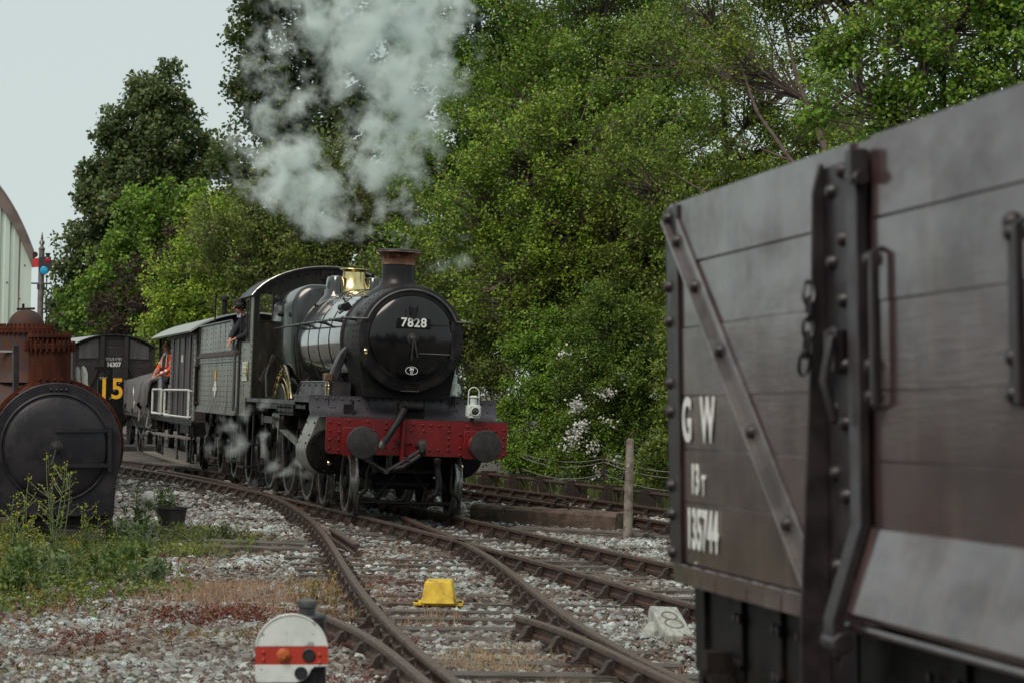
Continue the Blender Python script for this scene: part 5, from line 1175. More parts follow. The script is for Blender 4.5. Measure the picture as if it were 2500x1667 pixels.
db = thing('domed_boiler', 'brown rusty boiler with a tall riveted drum and round dome on top', 'boiler', (-7.75, 37.6, 0), (0, -.012, .12))
mb = MB(); mb.lathe([(0, -3.4), (.78, -3.4), (.80, -3.35), (.80, .70), (.74, .74), (0, .74)], (-.35, .2, 1.32), (1, -.25, 0), 56); bb_ = obj('boiler_barrel', mb, M['rust_grey'], db)
mb = MB(); 
for s_ in (-1.9, -.6, .55): mb.lathe([(.79, s_), (.815, s_+.01), (.815, s_+.09), (.79, s_+.1)], (-.35, .2, 1.32), (1, -.25, 0), 56)
obj('boiler_band', mb, M['rust_grey'], bb_)
mb = MB(); mb.lathe([(.52, 1.98), (.45, 2.10), (.425, 2.2), (.425, 2.76)], (.15, 0, 0), Z, 48); dm = obj('dome_drum', mb, M['rust_grey'], db)
mb = MB(); mb.lathe([(.425, 2.74), (.46, 2.75), (.46, 2.785), (.44, 2.79), (.44, 2.825), (.415, 2.83), (.40, 2.86), (.38, 2.87)], (.15, 0, 0), Z, 48); obj('dome_flange', mb, M['rust'], db)
mb = MB(); mb.lathe([(.30, 2.85)]+[(.285*math.cos(t), 2.85+.27*math.sin(t)) for t in np.linspace(0, math.pi/2-.01, 14)]+[(0, 3.12)], (.15, 0, 0), Z, 48); obj('dome', mb, M['rust_grey'], db)
rv = MB()
for k in range(36):
    a = 2*math.pi*k/36; rv.cyl((.15+.445*math.cos(a), .445*math.sin(a), 2.72), (.15+.445*math.cos(a), .445*math.sin(a), 2.81), .018, n=6)
    rv.cyl((.15+.40*math.cos(a), .40*math.sin(a), 2.82), (.15+.40*math.cos(a), .40*math.sin(a), 2.89), .018, n=6)
for z_ in np.linspace(2.2, 2.66, 8): rv.rivet((.15-.425, -.05, z_), (-1, 0, 0), .022)
obj('flange_bolt', rv, M['rust'], dm)
mb = MB(); mb.tube([(.10, 0, 3.10), (.10, 0, 3.21)], .02, 8); mb.tube([(.0, 0, 3.125), (.28, 0, 3.135)], .018, 8); obj('dome_bolt', mb, M['dark_iron'], dm)
mb = MB(); mb.strip([(-.28, -.36, 2.46), (.42, -.40, 2.46)], .03, .05); obj('angle_bracket', mb, M['pipe_grey'], db)
mb = MB(); mb.box((-2.6, .7, .26), (.3, 1.7, .5)); mb.box((0, .1, .26), (.3, 1.7, .5)); obj('timber_support', mb, M['sleeper'], db)

# ================================================================== SHED
shed = thing('corrugated_shed', 'pale green corrugated shed wall with curved barge board behind the rusty domed boiler', 'shed', (-8.46, 42, 0), (0, 0, .27))
def shz(x): return 4.36+1.9*math.sqrt(max(0, min(1, -x/2.0)))*1.0 if x > -2 else 6.26+.35*(min(-x-2, 4))
def shz(x): return 4.32 + 1.52*(1-math.exp(x*1.45)) + .30*(-x) if x > -6 else 7.6
top = []; bot = []
xs = np.arange(-6.0, .0005, .0125)
for x in xs:
    ph = (x % .165)/.165; pf_ = -.028 if .18 < ph < .68 else (0 if ph < .1 or ph > .76 else (-.028*(ph-.1)/.08 if ph < .5 else -.028*(.76-ph)/.08))
    if x > -.21: pf_ = -.03
    bot.append((x, pf_, 0)); top.append((x, pf_, shz(x)-.16))
mb = MB(); n = len(xs); mb.add(bot+top+[(p[0], .1, p[2]) for p in bot]+[(p[0], .1, p[2]) for p in top], [(i, i+1, n+i+1, n+i) for i in range(n-1)]+[(2*n+i+1, 2*n+i, 3*n+i, 3*n+i+1) for i in range(n-1)]+[(n-1, 3*n-1, 4*n-1, 2*n-1)])
wl_ = obj('cladding_sheet', mb, M['shed'], shed, smooth=False)
mb = MB()
for x in (-.215, -1.9, -3.6): mb.bb(x-.012, x+.012, -.036, -.029, 0, shz(x)-.2)
obj('sheet_seam', mb, M['shed_trim'], wl_)
rv = MB()
for x, z_ in ((-.12, 4.03), (-.15, 3.25), (-.42, 3.72), (-.75, 3.74), (-.42, 2.7), (-.13, 2.6), (-.75, 2.7), (-.2, 3.45)): rv.rivet((x, -.03, z_), (0, -1, 0), .018)
obj('fixing_bolt', rv, M['shed_trim'], wl_)
mb = MB(); xs2 = np.linspace(-6, .015, 60); mb.loft([[(x, -.10, shz(x)+.03), (x, -.06, shz(x)+.03), (x, -.06, shz(x)-.30), (x, -.10, shz(x)-.30)] for x in xs2]); obj('barge_board', mb, M['shed_trim'], shed)
mb = MB(); mb.loft([[(x, -.13, shz(x)+.05), (x, 14, shz(x)+.05), (x, 14, shz(x)+.02), (x, -.13, shz(x)+.02)] for x in np.linspace(-6, .03, 60)]); obj('roof', mb, M['roof_grey'], shed)
mb = MB(); mb.bb(-.06, 0, .1, 14, 0, 4.2); obj('side_wall', mb, M['shed'], shed)
mb = MB(); mb.tube([(.05, -.1, 4.22), (.05, 14, 4.22)], .05, 10); gt = obj('gutter', mb, M['rust_grey'], shed)

# ================================================================== SIGNALS
sg = thing('semaphore_signal', 'tall railway signal post with red arm, blue spectacle glass and ball finial, beside the shed', 'signal', (-16.77, 85, 0), (0, .0, 0))
mb = MB(); mb.cyl((0, 0, 0), (0, 0, 6.72), .125, .10, n=14); post = obj('post', mb, M['signal_post'], sg)
mb = MB(); mb.lathe([(.11, 6.70), (.12, 6.76), (.07, 6.82), (.05, 6.88), (.02, 6.9)]+[(.10*math.sin(t), 6.97-.10*math.cos(t)) for t in np.linspace(.3, math.pi-.3, 10)]+[(.03, 7.08), (.05, 7.10), (.015, 7.33), (0, 7.35)], (0, 0, 0), Z, 16); obj('finial', mb, M['signal_post'], sg)
mb = MB(); mb.tube([(0, -.06, 6.97+.0)]+[(.085*math.sin(t), -.06, 6.97-.085*math.cos(t)) for t in np.linspace(0, 6.2, 3)], .0, 3) if False else mb.box((0, -.10, 6.97), (.03, .02, .14)); obj('finial_gap', mb, M['letter_white'], sg)
mb = MB(); mb.prism([(.06, 6.42), (-1.25, 6.34), (-1.25, 6.02), (.06, 6.10)], -.16, -.13, 'y'); obj('signal_arm', mb, M['signal_red'], sg)
mb = MB(); mb.prism([(-1.2, 6.343), (-1.08, 6.35), (-1.08, 6.03), (-1.2, 6.023)], -.166, -.162, 'y'); obj('arm_stripe', mb, M['letter_white'], sg)
mb = MB(); sp_o = [(-.06, 6.44), (.18, 6.47), (.34, 6.44), (.41, 6.3), (.37, 6.06), (.28, 5.9), (.15, 5.80), (.02, 5.84), (-.06, 5.98)]; mb.prism(sp_o, -.20, -.165, 'y'); obj('spectacle', mb, M['signal_black'], sg)
mb = MB(); mb.lathe([(.105, 0), (.09, .01), (0, .015)], (.26, -.20, 6.33), (0, -1, 0), 20); obj('red_glass', mb, M['glass_red'], sg)
mb = MB(); mb.lathe([(.14, 0), (.12, .01), (0, .015)], (.13, -.20, 5.98), (0, -1, 0), 20); obj('blue_glass', mb, M['glass_blue'], sg)
mb = MB(); mb.lathe([(.07, 6.44), (.06, 6.5), (.09, 6.56), (.09, 6.6), (0, 6.6)], (.24, -.1, 0), Z, 10); mb.box((.24, -.1, 6.3), (.2, .18, .34)); obj('signal_lamp', mb, M['signal_black'], sg)
mb = MB(); mb.box((-.03, 0, 5.52), (.82, .12, .05)); mb.box((0, 0, 5.40), (.24, .2, .18)); mb.box((.15, 0, 4.62), (.5, .1, .06))
mb.tube([(.20, 0, 5.8), (.20, 0, 5.3), (.26, 0, 5.2), (.20, 0, 4.95), (.22, 0, 4.4), (.2, 0, 1.0)], .022, 6); mb.tube([(.40, 0, 5.5), (.36, 0, 5.1), (.26, 0, 4.8), (.24, 0, 4.6)], .015, 6); mb.tube([(-.45, 0, 5.5), (-.45, 0, 5.2), (-.38, 0, 4.9), (-.36, 0, 4.5)], .015, 6); obj('ladder_bracket', mb, M['signal_black'], sg)
s2 = thing('semaphore_signal', 'distant signal with red arm and white stripe just visible behind the brass safety valve', 'signal', (-3.76, 80, 0))
mb = MB(); mb.cyl((0, 0, 0), (0, 0, 6.3), .12, .10, n=12); mb.lathe([(.11, 6.28), (.12, 6.32), (0, 6.42)], (0, 0, 0), Z, 12); obj('post', mb, M['signal_post'], s2)
mb = MB(); mb.bb(-1.26, .05, -.16, -.13, 5.52, 5.90); obj('signal_arm', mb, M['signal_red'], s2)
mb = MB(); mb.bb(-1.08, -.96, -.168, -.164, 5.52, 5.90); obj('arm_stripe', mb, M['letter_white'], s2)
mb = MB(); mb.prism([(.0, 5.95), (.35, 5.9), (.38, 5.6), (.2, 5.3), (0, 5.4)], -.2, -.165, 'y'); obj('spectacle', mb, M['signal_black'], s2)

# ================================================================== GROUND DISC SIGNAL
gs = thing('ground_disc_signal', 'white disc signal with red band and orange bolt at the bottom edge of the picture', 'signal', (-.965, 11, 0), (0, -.02, .02))
def dpoly(z0, z1, hw=.166, zc=.765):
    # part of the round-topped face between two heights
    P = []
    for z in np.linspace(z0, z1, 14):
        x = hw if z <= zc else math.sqrt(max(0, hw*hw-(z-zc)**2)); P.append((x, z))
    return P+[(-x, z) for x, z in P[::-1]]
mb = MB(); mb.prism(dpoly(.783, .9305), -.012, 0, 'y'); dsc = obj('disc_face', mb, M['disc_white'], gs, bevel=.003)
mb = MB(); mb.prism(dpoly(.701, .7825), -.0125, 0, 'y'); obj('red_band', mb, M['disc_red'], gs)
low = [(-.166, .7005), (-.166, .63), (-.155, .6175), (.02, .6175), (.055, .628), (.078, .65), (.09, .676), (.105, .689), (.166, .692), (.166, .7005)]
mb = MB(); mb.prism(low, -.012, 0, 'y'); obj('disc_face', mb, M['disc_white'], gs, bevel=.003)
mb = MB(); mb.tube([(x, -.012, z) for x, z in [(.163*math.cos(t), .766+.163*math.sin(t)) for t in np.linspace(.1, math.pi-.1, 30)]], .005, 6); obj('raised_rim', mb, M['disc_white'], gs)
mb = MB(); mb.lathe([(.032, 0), (.032, .008), (.026, .012), (0, .013)], (-.037, -.012, .7435), (0, -1, 0), 20); mb.box((-.037, -.03, .7435), (.028, .02, .028), (0, .6, 0)); obj('pivot_bolt', mb, M['orange'], gs, bevel=.002)
for x_, z_ in ((.079, .7435), (.043, .662)):
    mb = MB(); mb.lathe([(.030, 0), (.030, .006), (.026, .008), (.025, .003), (0, .003)], (x_, -.0125, z_), (0, -1, 0), 24); obj('light_hole', mb, M['signal_black'], gs)
rv = MB()
for x_, z_ in ((-.128, .757), (-.128, .722), (.128, .745), (.127, .710)): rv.rivet((x_, -.0125, z_), (0, -1, 0), .009, 8)
obj('rivet', rv, M['disc_red'], gs)
mb = MB(); mb.bb(-.10, .12, .01, .20, .40, .85); mb.bb(.06, .15, .02, .16, .5, .92); mb.bb(-.13, .13, .01, .24, 0, .12); mb.bb(-.08, .09, .02, .18, .1, .62); obj('mechanism_case', mb, M['old_black'], gs, bevel=.01)
mb = MB(); mb.lathe([(.035, .88), (.038, .95), (.044, .955), (.046, .975), (.044, .985), (.02, .992), (0, .992)], (.065, .08, 0), Z, 20); obj('lamp_cap', mb, M['cap_green'], gs)

# ================================================================== SMALL THINGS ON THE GROUND
yb = thing('point_motor_cover', 'worn yellow metal cover between the rails of the points', 'cover', (-.62, 21.95, .02), (0, 0, -.03))
mb = MB(); secs = [[(sx*a, sy*b, z_) for sx, sy in ((-1, -1), (1, -1), (1, 1), (-1, 1))] for a, b, z_ in ((.158, .20, 0.02), (.15, .19, .05), (.125, .17, .20), (.115, .16, .226))]; mb.loft(secs); obj('hood', mb, M['yellow_box'], yb, bevel=.012)
mb = MB(); mb.bb(-.225, .225, -.14, .14, .0, .03); obj('base_plate', mb, M['yellow_box'], yb, bevel=.004)
rv = MB()
for x_ in (-.20, .20): rv.lathe([(.02, .03), (.02, .045), (0, .047)], (x_, -.11, 0), Z, 6)
obj('base_bolt', rv, M['dark_iron'], yb)
mk = thing('marker_stone', 'tilted pale stone block carved with a figure 8 beside the track', 'marker', (1.345, 19.5, 0), (0, 0, .17))
mt = Matrix.Translation((0, 0, .15)) @ Euler((.27, .04, 0)).to_matrix().to_4x4()
mb = MB(); mb.loft([[(sx*a, sy*b, z_) for sx, sy in ((-1, -1), (1, -1), (1, 1), (-1, 1))] for a, b, z_ in ((.125, .335, -.15), (.12, .33, -.02), (.112, .32, 0))]); bl = obj('block', mb, M['marker'], mk, bevel=.012); bl.matrix_local = mt
mb = MB()
for cy_, r_ in ((.095, .072), (-.085, .085)): mb.tube([(r_*.85*math.cos(t), cy_+r_*1.15*math.sin(t), .001) for t in np.linspace(0, 2*math.pi, 26, endpoint=False)], .0075, 5, closed=True)
o = obj('figure_eight', mb, M['carved'], bl)
o = None
mb = MB(); mb.loft([[(.07*math.cos(t)*s_, .09*math.sin(t)*s_, z_) for t in np.linspace(0, 2*math.pi, 7, endpoint=False)] for z_, s_ in ((0, 1.1), (.07, .9), (.13, .4), (.14, .1))]); obj('broken_stone', mb, M['marker'], None, smooth=False, loc=(1.17, 19.45, 0), rot=(0, .1, .4), label='small broken pale stone beside the figure 8 marker', cat='stone')
cpost = thing('concrete_post', 'thin mossy concrete post standing upright beside the long concrete block', 'post', (1.653, 33.16, 0), (0, .006, .3))
mb = MB(); secs = []
for z_, w_ in ((0, .066), (.4, .062), (.9, .057), (1.33, .053), (1.36, .046), (1.378, .028)):
    secs.append([(w_*math.cos(t)*(1+.02*math.sin(z_*9+t*2)), w_*math.sin(t), z_) for t in np.linspace(0, 2*math.pi, 16, endpoint=False)])
mb.loft(secs); obj('shaft', mb, M['concrete'], cpost)
slb = thing('concrete_block', 'long low stained concrete block lying between the tracks', 'block', (.62, 35.75, 0), (0, .012, -.50))
mb = MB(); secs = []; r_ = np.random.default_rng(12)
for x_ in np.linspace(-1.22, 1.22, 20):
    j = lambda: r_.normal(0, .008); secs.append([(x_, -.28+j(), -.05), (x_, -.27+j(), .22+j()), (x_, -.23+j(), .26+j()), (x_, .25+j(), .26+j()), (x_, .28, .2), (x_, .28, -.05)])
mb.loft(secs); obj('block', mb, M['slab'], slb, smooth=False)
mb = MB(); mb.tube([(.1, -.05, .25), (.1, -.05, .33)]+[(.21-.11*math.cos(t), -.05, .33+.09*math.sin(t)) for t in np.linspace(.3, math.pi*.8, 8)]+[(.34, -.05, .26)], .016, 8); obj('lifting_loop', mb, M['dark_iron'], slb)
for (x_, y_, a_, l_) in ((1.0, 33.6, -.42, 2.0), (-3.05, 29.6, -.12, 1.3), (-2.9, 28.6, -.1, 1.5)):
    mb = MB(); mb.box((0, 0, .02), (l_, .24, .12)); obj('loose_sleeper', mb, M['sleeper'], None, bevel=.01, loc=(x_, y_, 0), rot=(.02, .01, a_), cat='sleeper', group='loose sleepers lying in the ballast', label='weathered loose sleeper half buried in the stones')
lbl = ['dark sleeper half buried beyond the locomotive track near the concrete post', 'split old sleeper beside the curved turnout rail, farther from the disc signal', 'split old sleeper beside the curved turnout rail, nearer the disc signal']
for o, l in zip(sorted([o for o in bpy.data.objects if o.name.startswith('loose_sleeper')], key=lambda o: o.name), lbl): o['label'] = l
rr_ = thing('point_rodding', 'brown rod run on dark stools along the foot of the hedge', 'rodding', (0, 0, 0))
rp = spline([(-3.2, 56.5), (-.61, 49.7), (.35, 47.1), (1.5, 43.8), (2.64, 40.6), (4.4, 35.5)], .5)
mb = MB(); mb.tube([(x, y, .30) for x, y in rp], .034, 8); obj('rod', mb, M['rail'], rr_)
st_ = MB(); st_.bb(-.20, .20, -.12, .12, 0, .25); st_.bb(-.16, .16, -.04, .04, .25, .37)
stm = st_.mesh('stool'); stm.materials.append(M['chair'])
for y_ in (54, 51.2, 49.2, 47.6, 46.2, 44.6, 42.8, 41.2, 39.4, 37.6):
    x_ = np.interp(y_, rp[::-1, 1], rp[::-1, 0]); o = bpy.data.objects.new('stool', stm); link(o, rr_); o.location = (x_, y_, 0); o.rotation_euler = (0, 0, .3)
ws = thing('signal_wires', 'thin signal wires strung on short stakes in front of the hedge', 'wires', (0, 0, 0))
wp = [(-1.9, 54.5), (.1, 48.9), (1.75, 44.2), (3.6, 38.9), (5.2, 34.3)]
for k, z_ in enumerate((.80, .74, .52)):
    mb = MB(); P = []
    for (a, b), (c, d) in zip(wp[:-1], wp[1:]):
        for t in np.linspace(0, 1, 9)[:-1]: P.append((a+(c-a)*t, b+(d-b)*t, z_-.22*(4*t*(1-t))*(.8 if k else .6)))
    mb.tube(P, .008, 5); obj('wire', mb, M['wire'], ws)
for x_, y_ in wp:
    mb = MB(); mb.bb(-.03, .03, -.03, .03, 0, .86); mb.bb(-.06, .06, -.04, -.02, .5, .56); obj('stake', mb, M['chair'], ws, loc=(x_, y_, 0))
pt = thing('plant_pot', 'black plastic pot with leafy shoots standing beside the grey pipe', 'pot', (-4.66, 33.2, 0))
mb = MB(); mb.lathe([(.17, 0), (.205, .27), (.22, .275), (.22, .30), (.20, .30), (.195, .27), (0, .25)], (0, 0, 0), Z, 28); obj('pot', mb, M['bucket'], pt)
gp = MB(); gp.lathe([(.09, 0), (.115, 0), (.115, .9), (.09, .9)], (0, 0, 0), (0, 0, 1), 24, close=True); obj('grey_pipe', gp, M['pipe_grey'], None, loc=(-5.15, 34.3, .36), rot=(R(97), 0, R(28)), label='length of grey pipe lying behind the black pot', cat='pipe')
mb = MB(); mb.bb(-.5, .5, -.15, .15, 0, .24); obj('pipe_rest', mb, M['sleeper'], bpy.data.objects['grey_pipe']).matrix_world = Matrix.Translation((-4.95, 34.1, 0))
# ================================================================== PEOPLE
def skin(name, J, E, mat, parent, sub=2, root=0):
    keys = list(J); me = bpy.data.meshes.new(name)
    me.from_pydata([J[k][0] for k in keys], [(keys.index(a), keys.index(b)) for a, b in E], []); me.materials.append(mat)
    o = bpy.data.objects.new(name, me); link(o, parent)
    md = o.modifiers.new('skin', 'SKIN'); md.use_smooth_shade = True
    sv_ = me.skin_vertices[0].data
    for i, k in enumerate(keys):
        r = J[k][1]; sv_[i].radius = r if isinstance(r, tuple) else (r, r); sv_[i].use_root = (i == root)
    s = o.modifiers.new('sub', 'SUBSURF'); s.levels = sub; s.render_levels = sub
    return o
def person(label, parent_m, rotz, lean, arms, head_dir, kind, height=1.75, hair='bald'):
    """arms: per side elbow and wrist in body coordinates, facing -y"""
    k = height/1.75; p = thing('person', label, 'person'); p.matrix_world = parent_m @ Matrix.Rotation(rotz, 4, 'Z')
    ch_ = Vector((0, -lean*.6, 1.28)); nb_ = Vector((0, -lean, 1.47)); hd = nb_+Vector(head_dir)
    J = {'pel': ((0, 0, .95), (.15, .11)), 'bel': ((0, -lean*.25, 1.1), (.14, .105)), 'che': (tuple(ch_), (.165, .11)), 'nb': (tuple(nb_), (.07, .065)), 'nk': (tuple(nb_+Vector(head_dir)*.4), (.056, .058)), 'hd': (tuple(hd), (.074, .088)), 'hd2': (tuple(hd+Vector((0, .012, .085))), (.078, .092)), 'hd3': (tuple(hd+Vector((0, .014, .14))), (.055, .065))}
    E = [('pel', 'bel'), ('bel', 'che'), ('che', 'nb'), ('nb', 'nk'), ('nk', 'hd'), ('hd', 'hd2'), ('hd2', 'hd3')]
    for s, sg in (('L', -1), ('R', 1)):
        sh = ch_+Vector((sg*.185, 0, .13)); el, wr = Vector(arms[s][0]), Vector(arms[s][1]); d = (wr-el).normalized(); side = Vector((sg, 0, 0))
        J['sh'+s] = (tuple(sh), .058); J['el'+s] = (tuple(el), .042); J['wr'+s] = (tuple(wr), .029); pm = wr+d*.07; J['pm'+s] = (tuple(pm), (.038, .02))
        E += [('che', 'sh'+s), ('sh'+s, 'el'+s), ('el'+s, 'wr'+s), ('wr'+s, 'pm'+s)]
        for f, off, ln in (('a', -.028, .075), ('b', -.009, .085), ('c', .010, .08), ('d', .028, .06)):
            b = pm+d*.03+side*off; J['f'+f+s] = (tuple(b), .0095); J['g'+f+s] = (tuple(b+d*ln*.5+Vector((0, 0, -.012))), .009); J['h'+f+s] = (tuple(b+d*ln*.8+Vector((0, 0, -.045))), .008)
            E += [('pm'+s, 'f'+f+s), ('f'+f+s, 'g'+f+s), ('g'+f+s, 'h'+f+s)]
        J['t'+s] = (tuple(wr+d*.05-side*.04), .011); J['u'+s] = (tuple(wr+d*.09-side*.055+Vector((0, 0, -.015))), .009); E += [('wr'+s, 't'+s), ('t'+s, 'u'+s)]
        J['hip'+s] = ((sg*.095, 0, .88), .088); J['kn'+s] = ((sg*.10, -.02, .50), .062); J['an'+s] = ((sg*.105, .02, .09), .043); J['to'+s] = ((sg*.115, -.13, .035), (.04, .03))
        E += [('pel', 'hip'+s), ('hip'+s, 'kn'+s), ('kn'+s, 'an'+s), ('an'+s, 'to'+s)]
    skin('body', J, E, M['skin'], p)
    def grow(keys, g): return {q: (J[q][0], tuple(a+g for a in J[q][1]) if isinstance(J[q][1], tuple) else J[q][1]+g) for q in keys}
    jk = grow(['bel', 'pel', 'che', 'nb', 'shL', 'elL', 'wrL', 'shR', 'elR', 'wrR'], .022); jk['nb'] = (J['nb'][0], (.085, .08)); jk['wrL'] = (J['wrL'][0], .042); jk['wrR'] = (J['wrR'][0], .042)
    jE = [e for e in E if e[0] in jk and e[1] in jk]
    skin('jacket', jk, jE, M['hivis'] if kind == 'hivis' else M['navy'], p)
    tr = grow(['pel', 'hipL', 'knL', 'anL', 'hipR', 'knR', 'anR'], .02); skin('trousers', tr, [e for e in E if e[0] in tr and e[1] in tr], M['navy'], p)
    mb = MB()
    for sg in (-1, 1): mb.box((sg*.113, -.06, .045), (.10, .28, .09))
    obj('boot', mb, M['hair'], p, bevel=.03)
    mb = MB()
    for sg in (-1, 1): mb.ball((hd.x+sg*.031, hd.y-.084, hd.z+.045), .011, 8, 6)
    obj('eye', mb, M['hair'], p)
    mb = MB(); mb.tube([(hd.x, hd.y-.082, hd.z+.055), (hd.x, hd.y-.108, hd.z+.012), (hd.x, hd.y-.085, hd.z+.006)], [.010, .016, .012], 8); mb.tube([(hd.x-.024, hd.y-.083, hd.z-.028), (hd.x+.024, hd.y-.083, hd.z-.028)], .006, 6)
    for sg in (-1, 1): mb.ball((hd.x+sg*.082, hd.y+.01, hd.z+.03), .03, 8, 6, (.4, .7, 1)); mb.tube([(hd.x+sg*.012, hd.y-.088, hd.z+.066), (hd.x+sg*.045, hd.y-.083, hd.z+.066)], .008, 6)
    obj('face', mb, M['skin'], p)
    mb = MB()
    if hair == 'bald': mb.ball((hd.x, hd.y+.035, hd.z+.04), .088, 16, 10, (1.02, .8, .75))
    else:
        r_ = np.random.default_rng(5); mb.ball((hd.x, hd.y+.022, hd.z+.085), .12, 18, 12, (.98, 1.0, .88))
        for i in range(140):
            a, b = r_.uniform(0, 6.28), r_.uniform(.0, 2.0); q = Vector((math.sin(b)*math.cos(a), math.sin(b)*math.sin(a), math.cos(b)))
            if q.y < -.55 and q.z < .35: continue
            mb.ball(Vector((hd.x, hd.y+.022, hd.z+.085))+q*.112, .024, 6, 4)
    obj('hair', mb, M['hair_grey'] if hair == 'bald' else M['hair'], p)
    if kind == 'hivis':
        mb = MB()
        for sg, s in ((-1, 'L'), (1, 'R')):
            el, wr, sh = Vector(J['el'+s][0]), Vector(J['wr'+s][0]), Vector(J['sh'+s][0])
            for a, b, t, r in ((el, wr, .72, .062), (el, wr, .35, .066), (sh, el, .55, .075)): c = a+(b-a)*t; d = (b-a).normalized(); mb.cyl(c-d*.025, c+d*.025, r, n=16)
            mb.strip([ch_+Vector((sg*.10, -.150, -.12)), ch_+Vector((sg*.10, -.145, .10)), nb_+Vector((sg*.075, -.06, .0))], .04, .01, (1, 0, 0))
        obj('reflective_band', mb, M['reflect'], p)
        mb = MB(); mb.strip([ch_+Vector((0, -.162, -.22)), ch_+Vector((0, -.158, .06)), nb_+Vector((0, -.085, .0))], .085, .012, (1, 0, 0)); obj('shirt_front', mb, M['navy'], p)
        mb = MB(); mb.strip([nb_+Vector((-.05, -.075, .03)), nb_+Vector((0, -.10, -.02)), nb_+Vector((.05, -.075, .03))], .04, .015, (0, 0, 1)); obj('collar', mb, M['shirt'], p)
    else:
        mb = MB(); mb.strip([nb_+Vector((-.07, -.085, -.01)), nb_+Vector((.07, -.085, -.01))], .07, .012, (0, 0, 1)); obj('scarf', mb, M['shirt'], p)
    return p
M['hair_grey'] = pmat('short grey hair', (.12, .085, .07, 1), (.18, .12, .09, 1), .7, scale=30)
TM = Matrix.Translation(lpt(0, 22.6, -.08)) @ Euler(LROT).to_matrix().to_4x4()
person('balding man in orange hi-vis jacket leaning over the veranda door of the brake van', TM @ Matrix.Translation((-1.02, 25.75-22.6, 1.16)), R(-62), .12, {'L': ((-.27, -.2, 1.10), (-.12, -.40, .965)), 'R': ((.27, -.2, 1.10), (.10, -.42, .965))}, (0, -.035, .145), 'hivis', hair='bald')
person('driver with bushy dark hair and dark jacket leaning out of the locomotive cab', LMAT @ Matrix.Translation((-1.05, 10.02, 1.60)), R(-70), .24, {'L': ((-.25, -.32, 1.12), (-.13, -.42, 1.02)), 'R': ((.24, -.28, 1.12), (.06, -.40, 1.04))}, (0, -.10, .09), 'plain', hair='bushy')
# ================================================================== VEGETATION
def leaf_mesh(name, P, D, Nn, ln, wd, col, mat):
    """P base points, D direction, Nn normal, ln length, wd width, col rgb: kite shaped leaves, slightly folded"""
    n = len(P); S_ = np.cross(D, Nn); S_ /= np.linalg.norm(S_, axis=1)[:, None]+1e-9
    ln, wd = ln[:, None], wd[:, None]
    v = np.empty((n, 4, 3), np.float32)
    v[:, 0] = P; v[:, 1] = P+D*ln*.45+S_*wd*.5+Nn*wd*.12; v[:, 2] = P+D*ln; v[:, 3] = P+D*ln*.45-S_*wd*.5+Nn*wd*.12
    me = bpy.data.meshes.new(name); me.vertices.add(n*4); me.vertices.foreach_set('co', v.ravel())
    me.loops.add(n*4); me.loops.foreach_set('vertex_index', np.arange(n*4, dtype=np.int32))
    me.polygons.add(n); me.polygons.foreach_set('loop_start', np.arange(0, n*4, 4, dtype=np.int32)); me.polygons.foreach_set('loop_total', np.full(n, 4, np.int32))
    a = me.attributes.new('col', 'FLOAT_COLOR', 'POINT'); c = np.ones((n, 4, 4), np.float32); c[:, :, :3] = col[:, None, :]; a.data.foreach_set('color', c.ravel())
    me.update(); me.materials.append(mat); return me
LEAFGAIN = np.array([1.95, 1.93, 1.7])
def unit(v): return v/(np.linalg.norm(v, axis=-1, keepdims=True)+1e-9)
def foliage(r, C, O, rad, nper, ln, cols, jit=.22, up=.5, elong=1.7, asp=.62, tip=None, droop=0., gain=None):
    """sprays of leaves: C spray centres, O outward unit direction of each spray"""
    m = len(C); rep = np.repeat(np.arange(m), nper)
    n = len(rep); Ov = O[rep]
    t = r.random(n)**.7*2-1.0
    g = r.normal(size=(n, 3)); g -= Ov*np.sum(g*Ov, 1, keepdims=True)
    rr = rad[rep][:, None] if isinstance(rad, np.ndarray) else rad
    prof = np.clip(1.05-.55*np.abs(t), .2, 1)[:, None]
    P = C[rep]+Ov*(t[:, None]*rr*elong*.6)+g*rr*.42*prof
    if gain is None:
        old = r.random(n) < .045
    P[:, 2] -= droop*(t+1)**2*.5
    Nn = unit(r.normal(size=(n, 3))*.8+np.array([0, -.15, 1])*up+Ov*.35)
    D = unit(np.cross(Nn, r.normal(size=(n, 3)))+Ov*.35-np.array([0, 0, .15])); Nn = unit(Nn-D*np.sum(Nn*D, 1, keepdims=True))
    c1, c2 = np.array(cols[0]), np.array(cols[1]); k = r.random(m)[:, None]**1.2; base = (c1*(1-k)+c2*k)*(.78+.5*r.random((m, 1)))
    col = base[rep]*(1+r.normal(0, jit, (n, 1)))
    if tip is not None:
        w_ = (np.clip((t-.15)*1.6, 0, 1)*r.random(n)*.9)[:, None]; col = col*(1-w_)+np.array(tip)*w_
    if gain is None: col[old] = np.array([.06, .052, .02])*(.7+.6*r.random((int(old.sum()), 1)))
    return P, D, Nn, ln*(.7+.6*r.random(n)), ln*asp*(.75+.5*r.random(n)), np.clip(col*(LEAFGAIN if gain is None else gain)*(1+r.normal(0, .09, (n, 1))*np.array([1.6, .2, .6])), .003, 1)
def sample_blob(r, b, n, face=.75):
    x, y, z, rx, ry, rz = b; d = unit(r.normal(size=(n*3, 3)))
    keep = (d[:, 1] < .25) | (r.random(n*3) > face); d = d[keep][:n]
    rad = (.25+.75*r.random(len(d))**.55)[:, None]*(1+.14*np.sin(d[:, :1]*7+x)*np.cos(d[:, 2:]*6+z))
    n = len(d); m = max(3, n//7); ci = r.integers(0, m, n)
    pos = d*rad; pos = np.where((r.random(n) < .64)[:, None], pos[ci]*.98+r.normal(size=(n, 3))*.12, pos)
    return np.array([x, y, z])+pos*np.array([rx, ry, rz]), unit(pos)
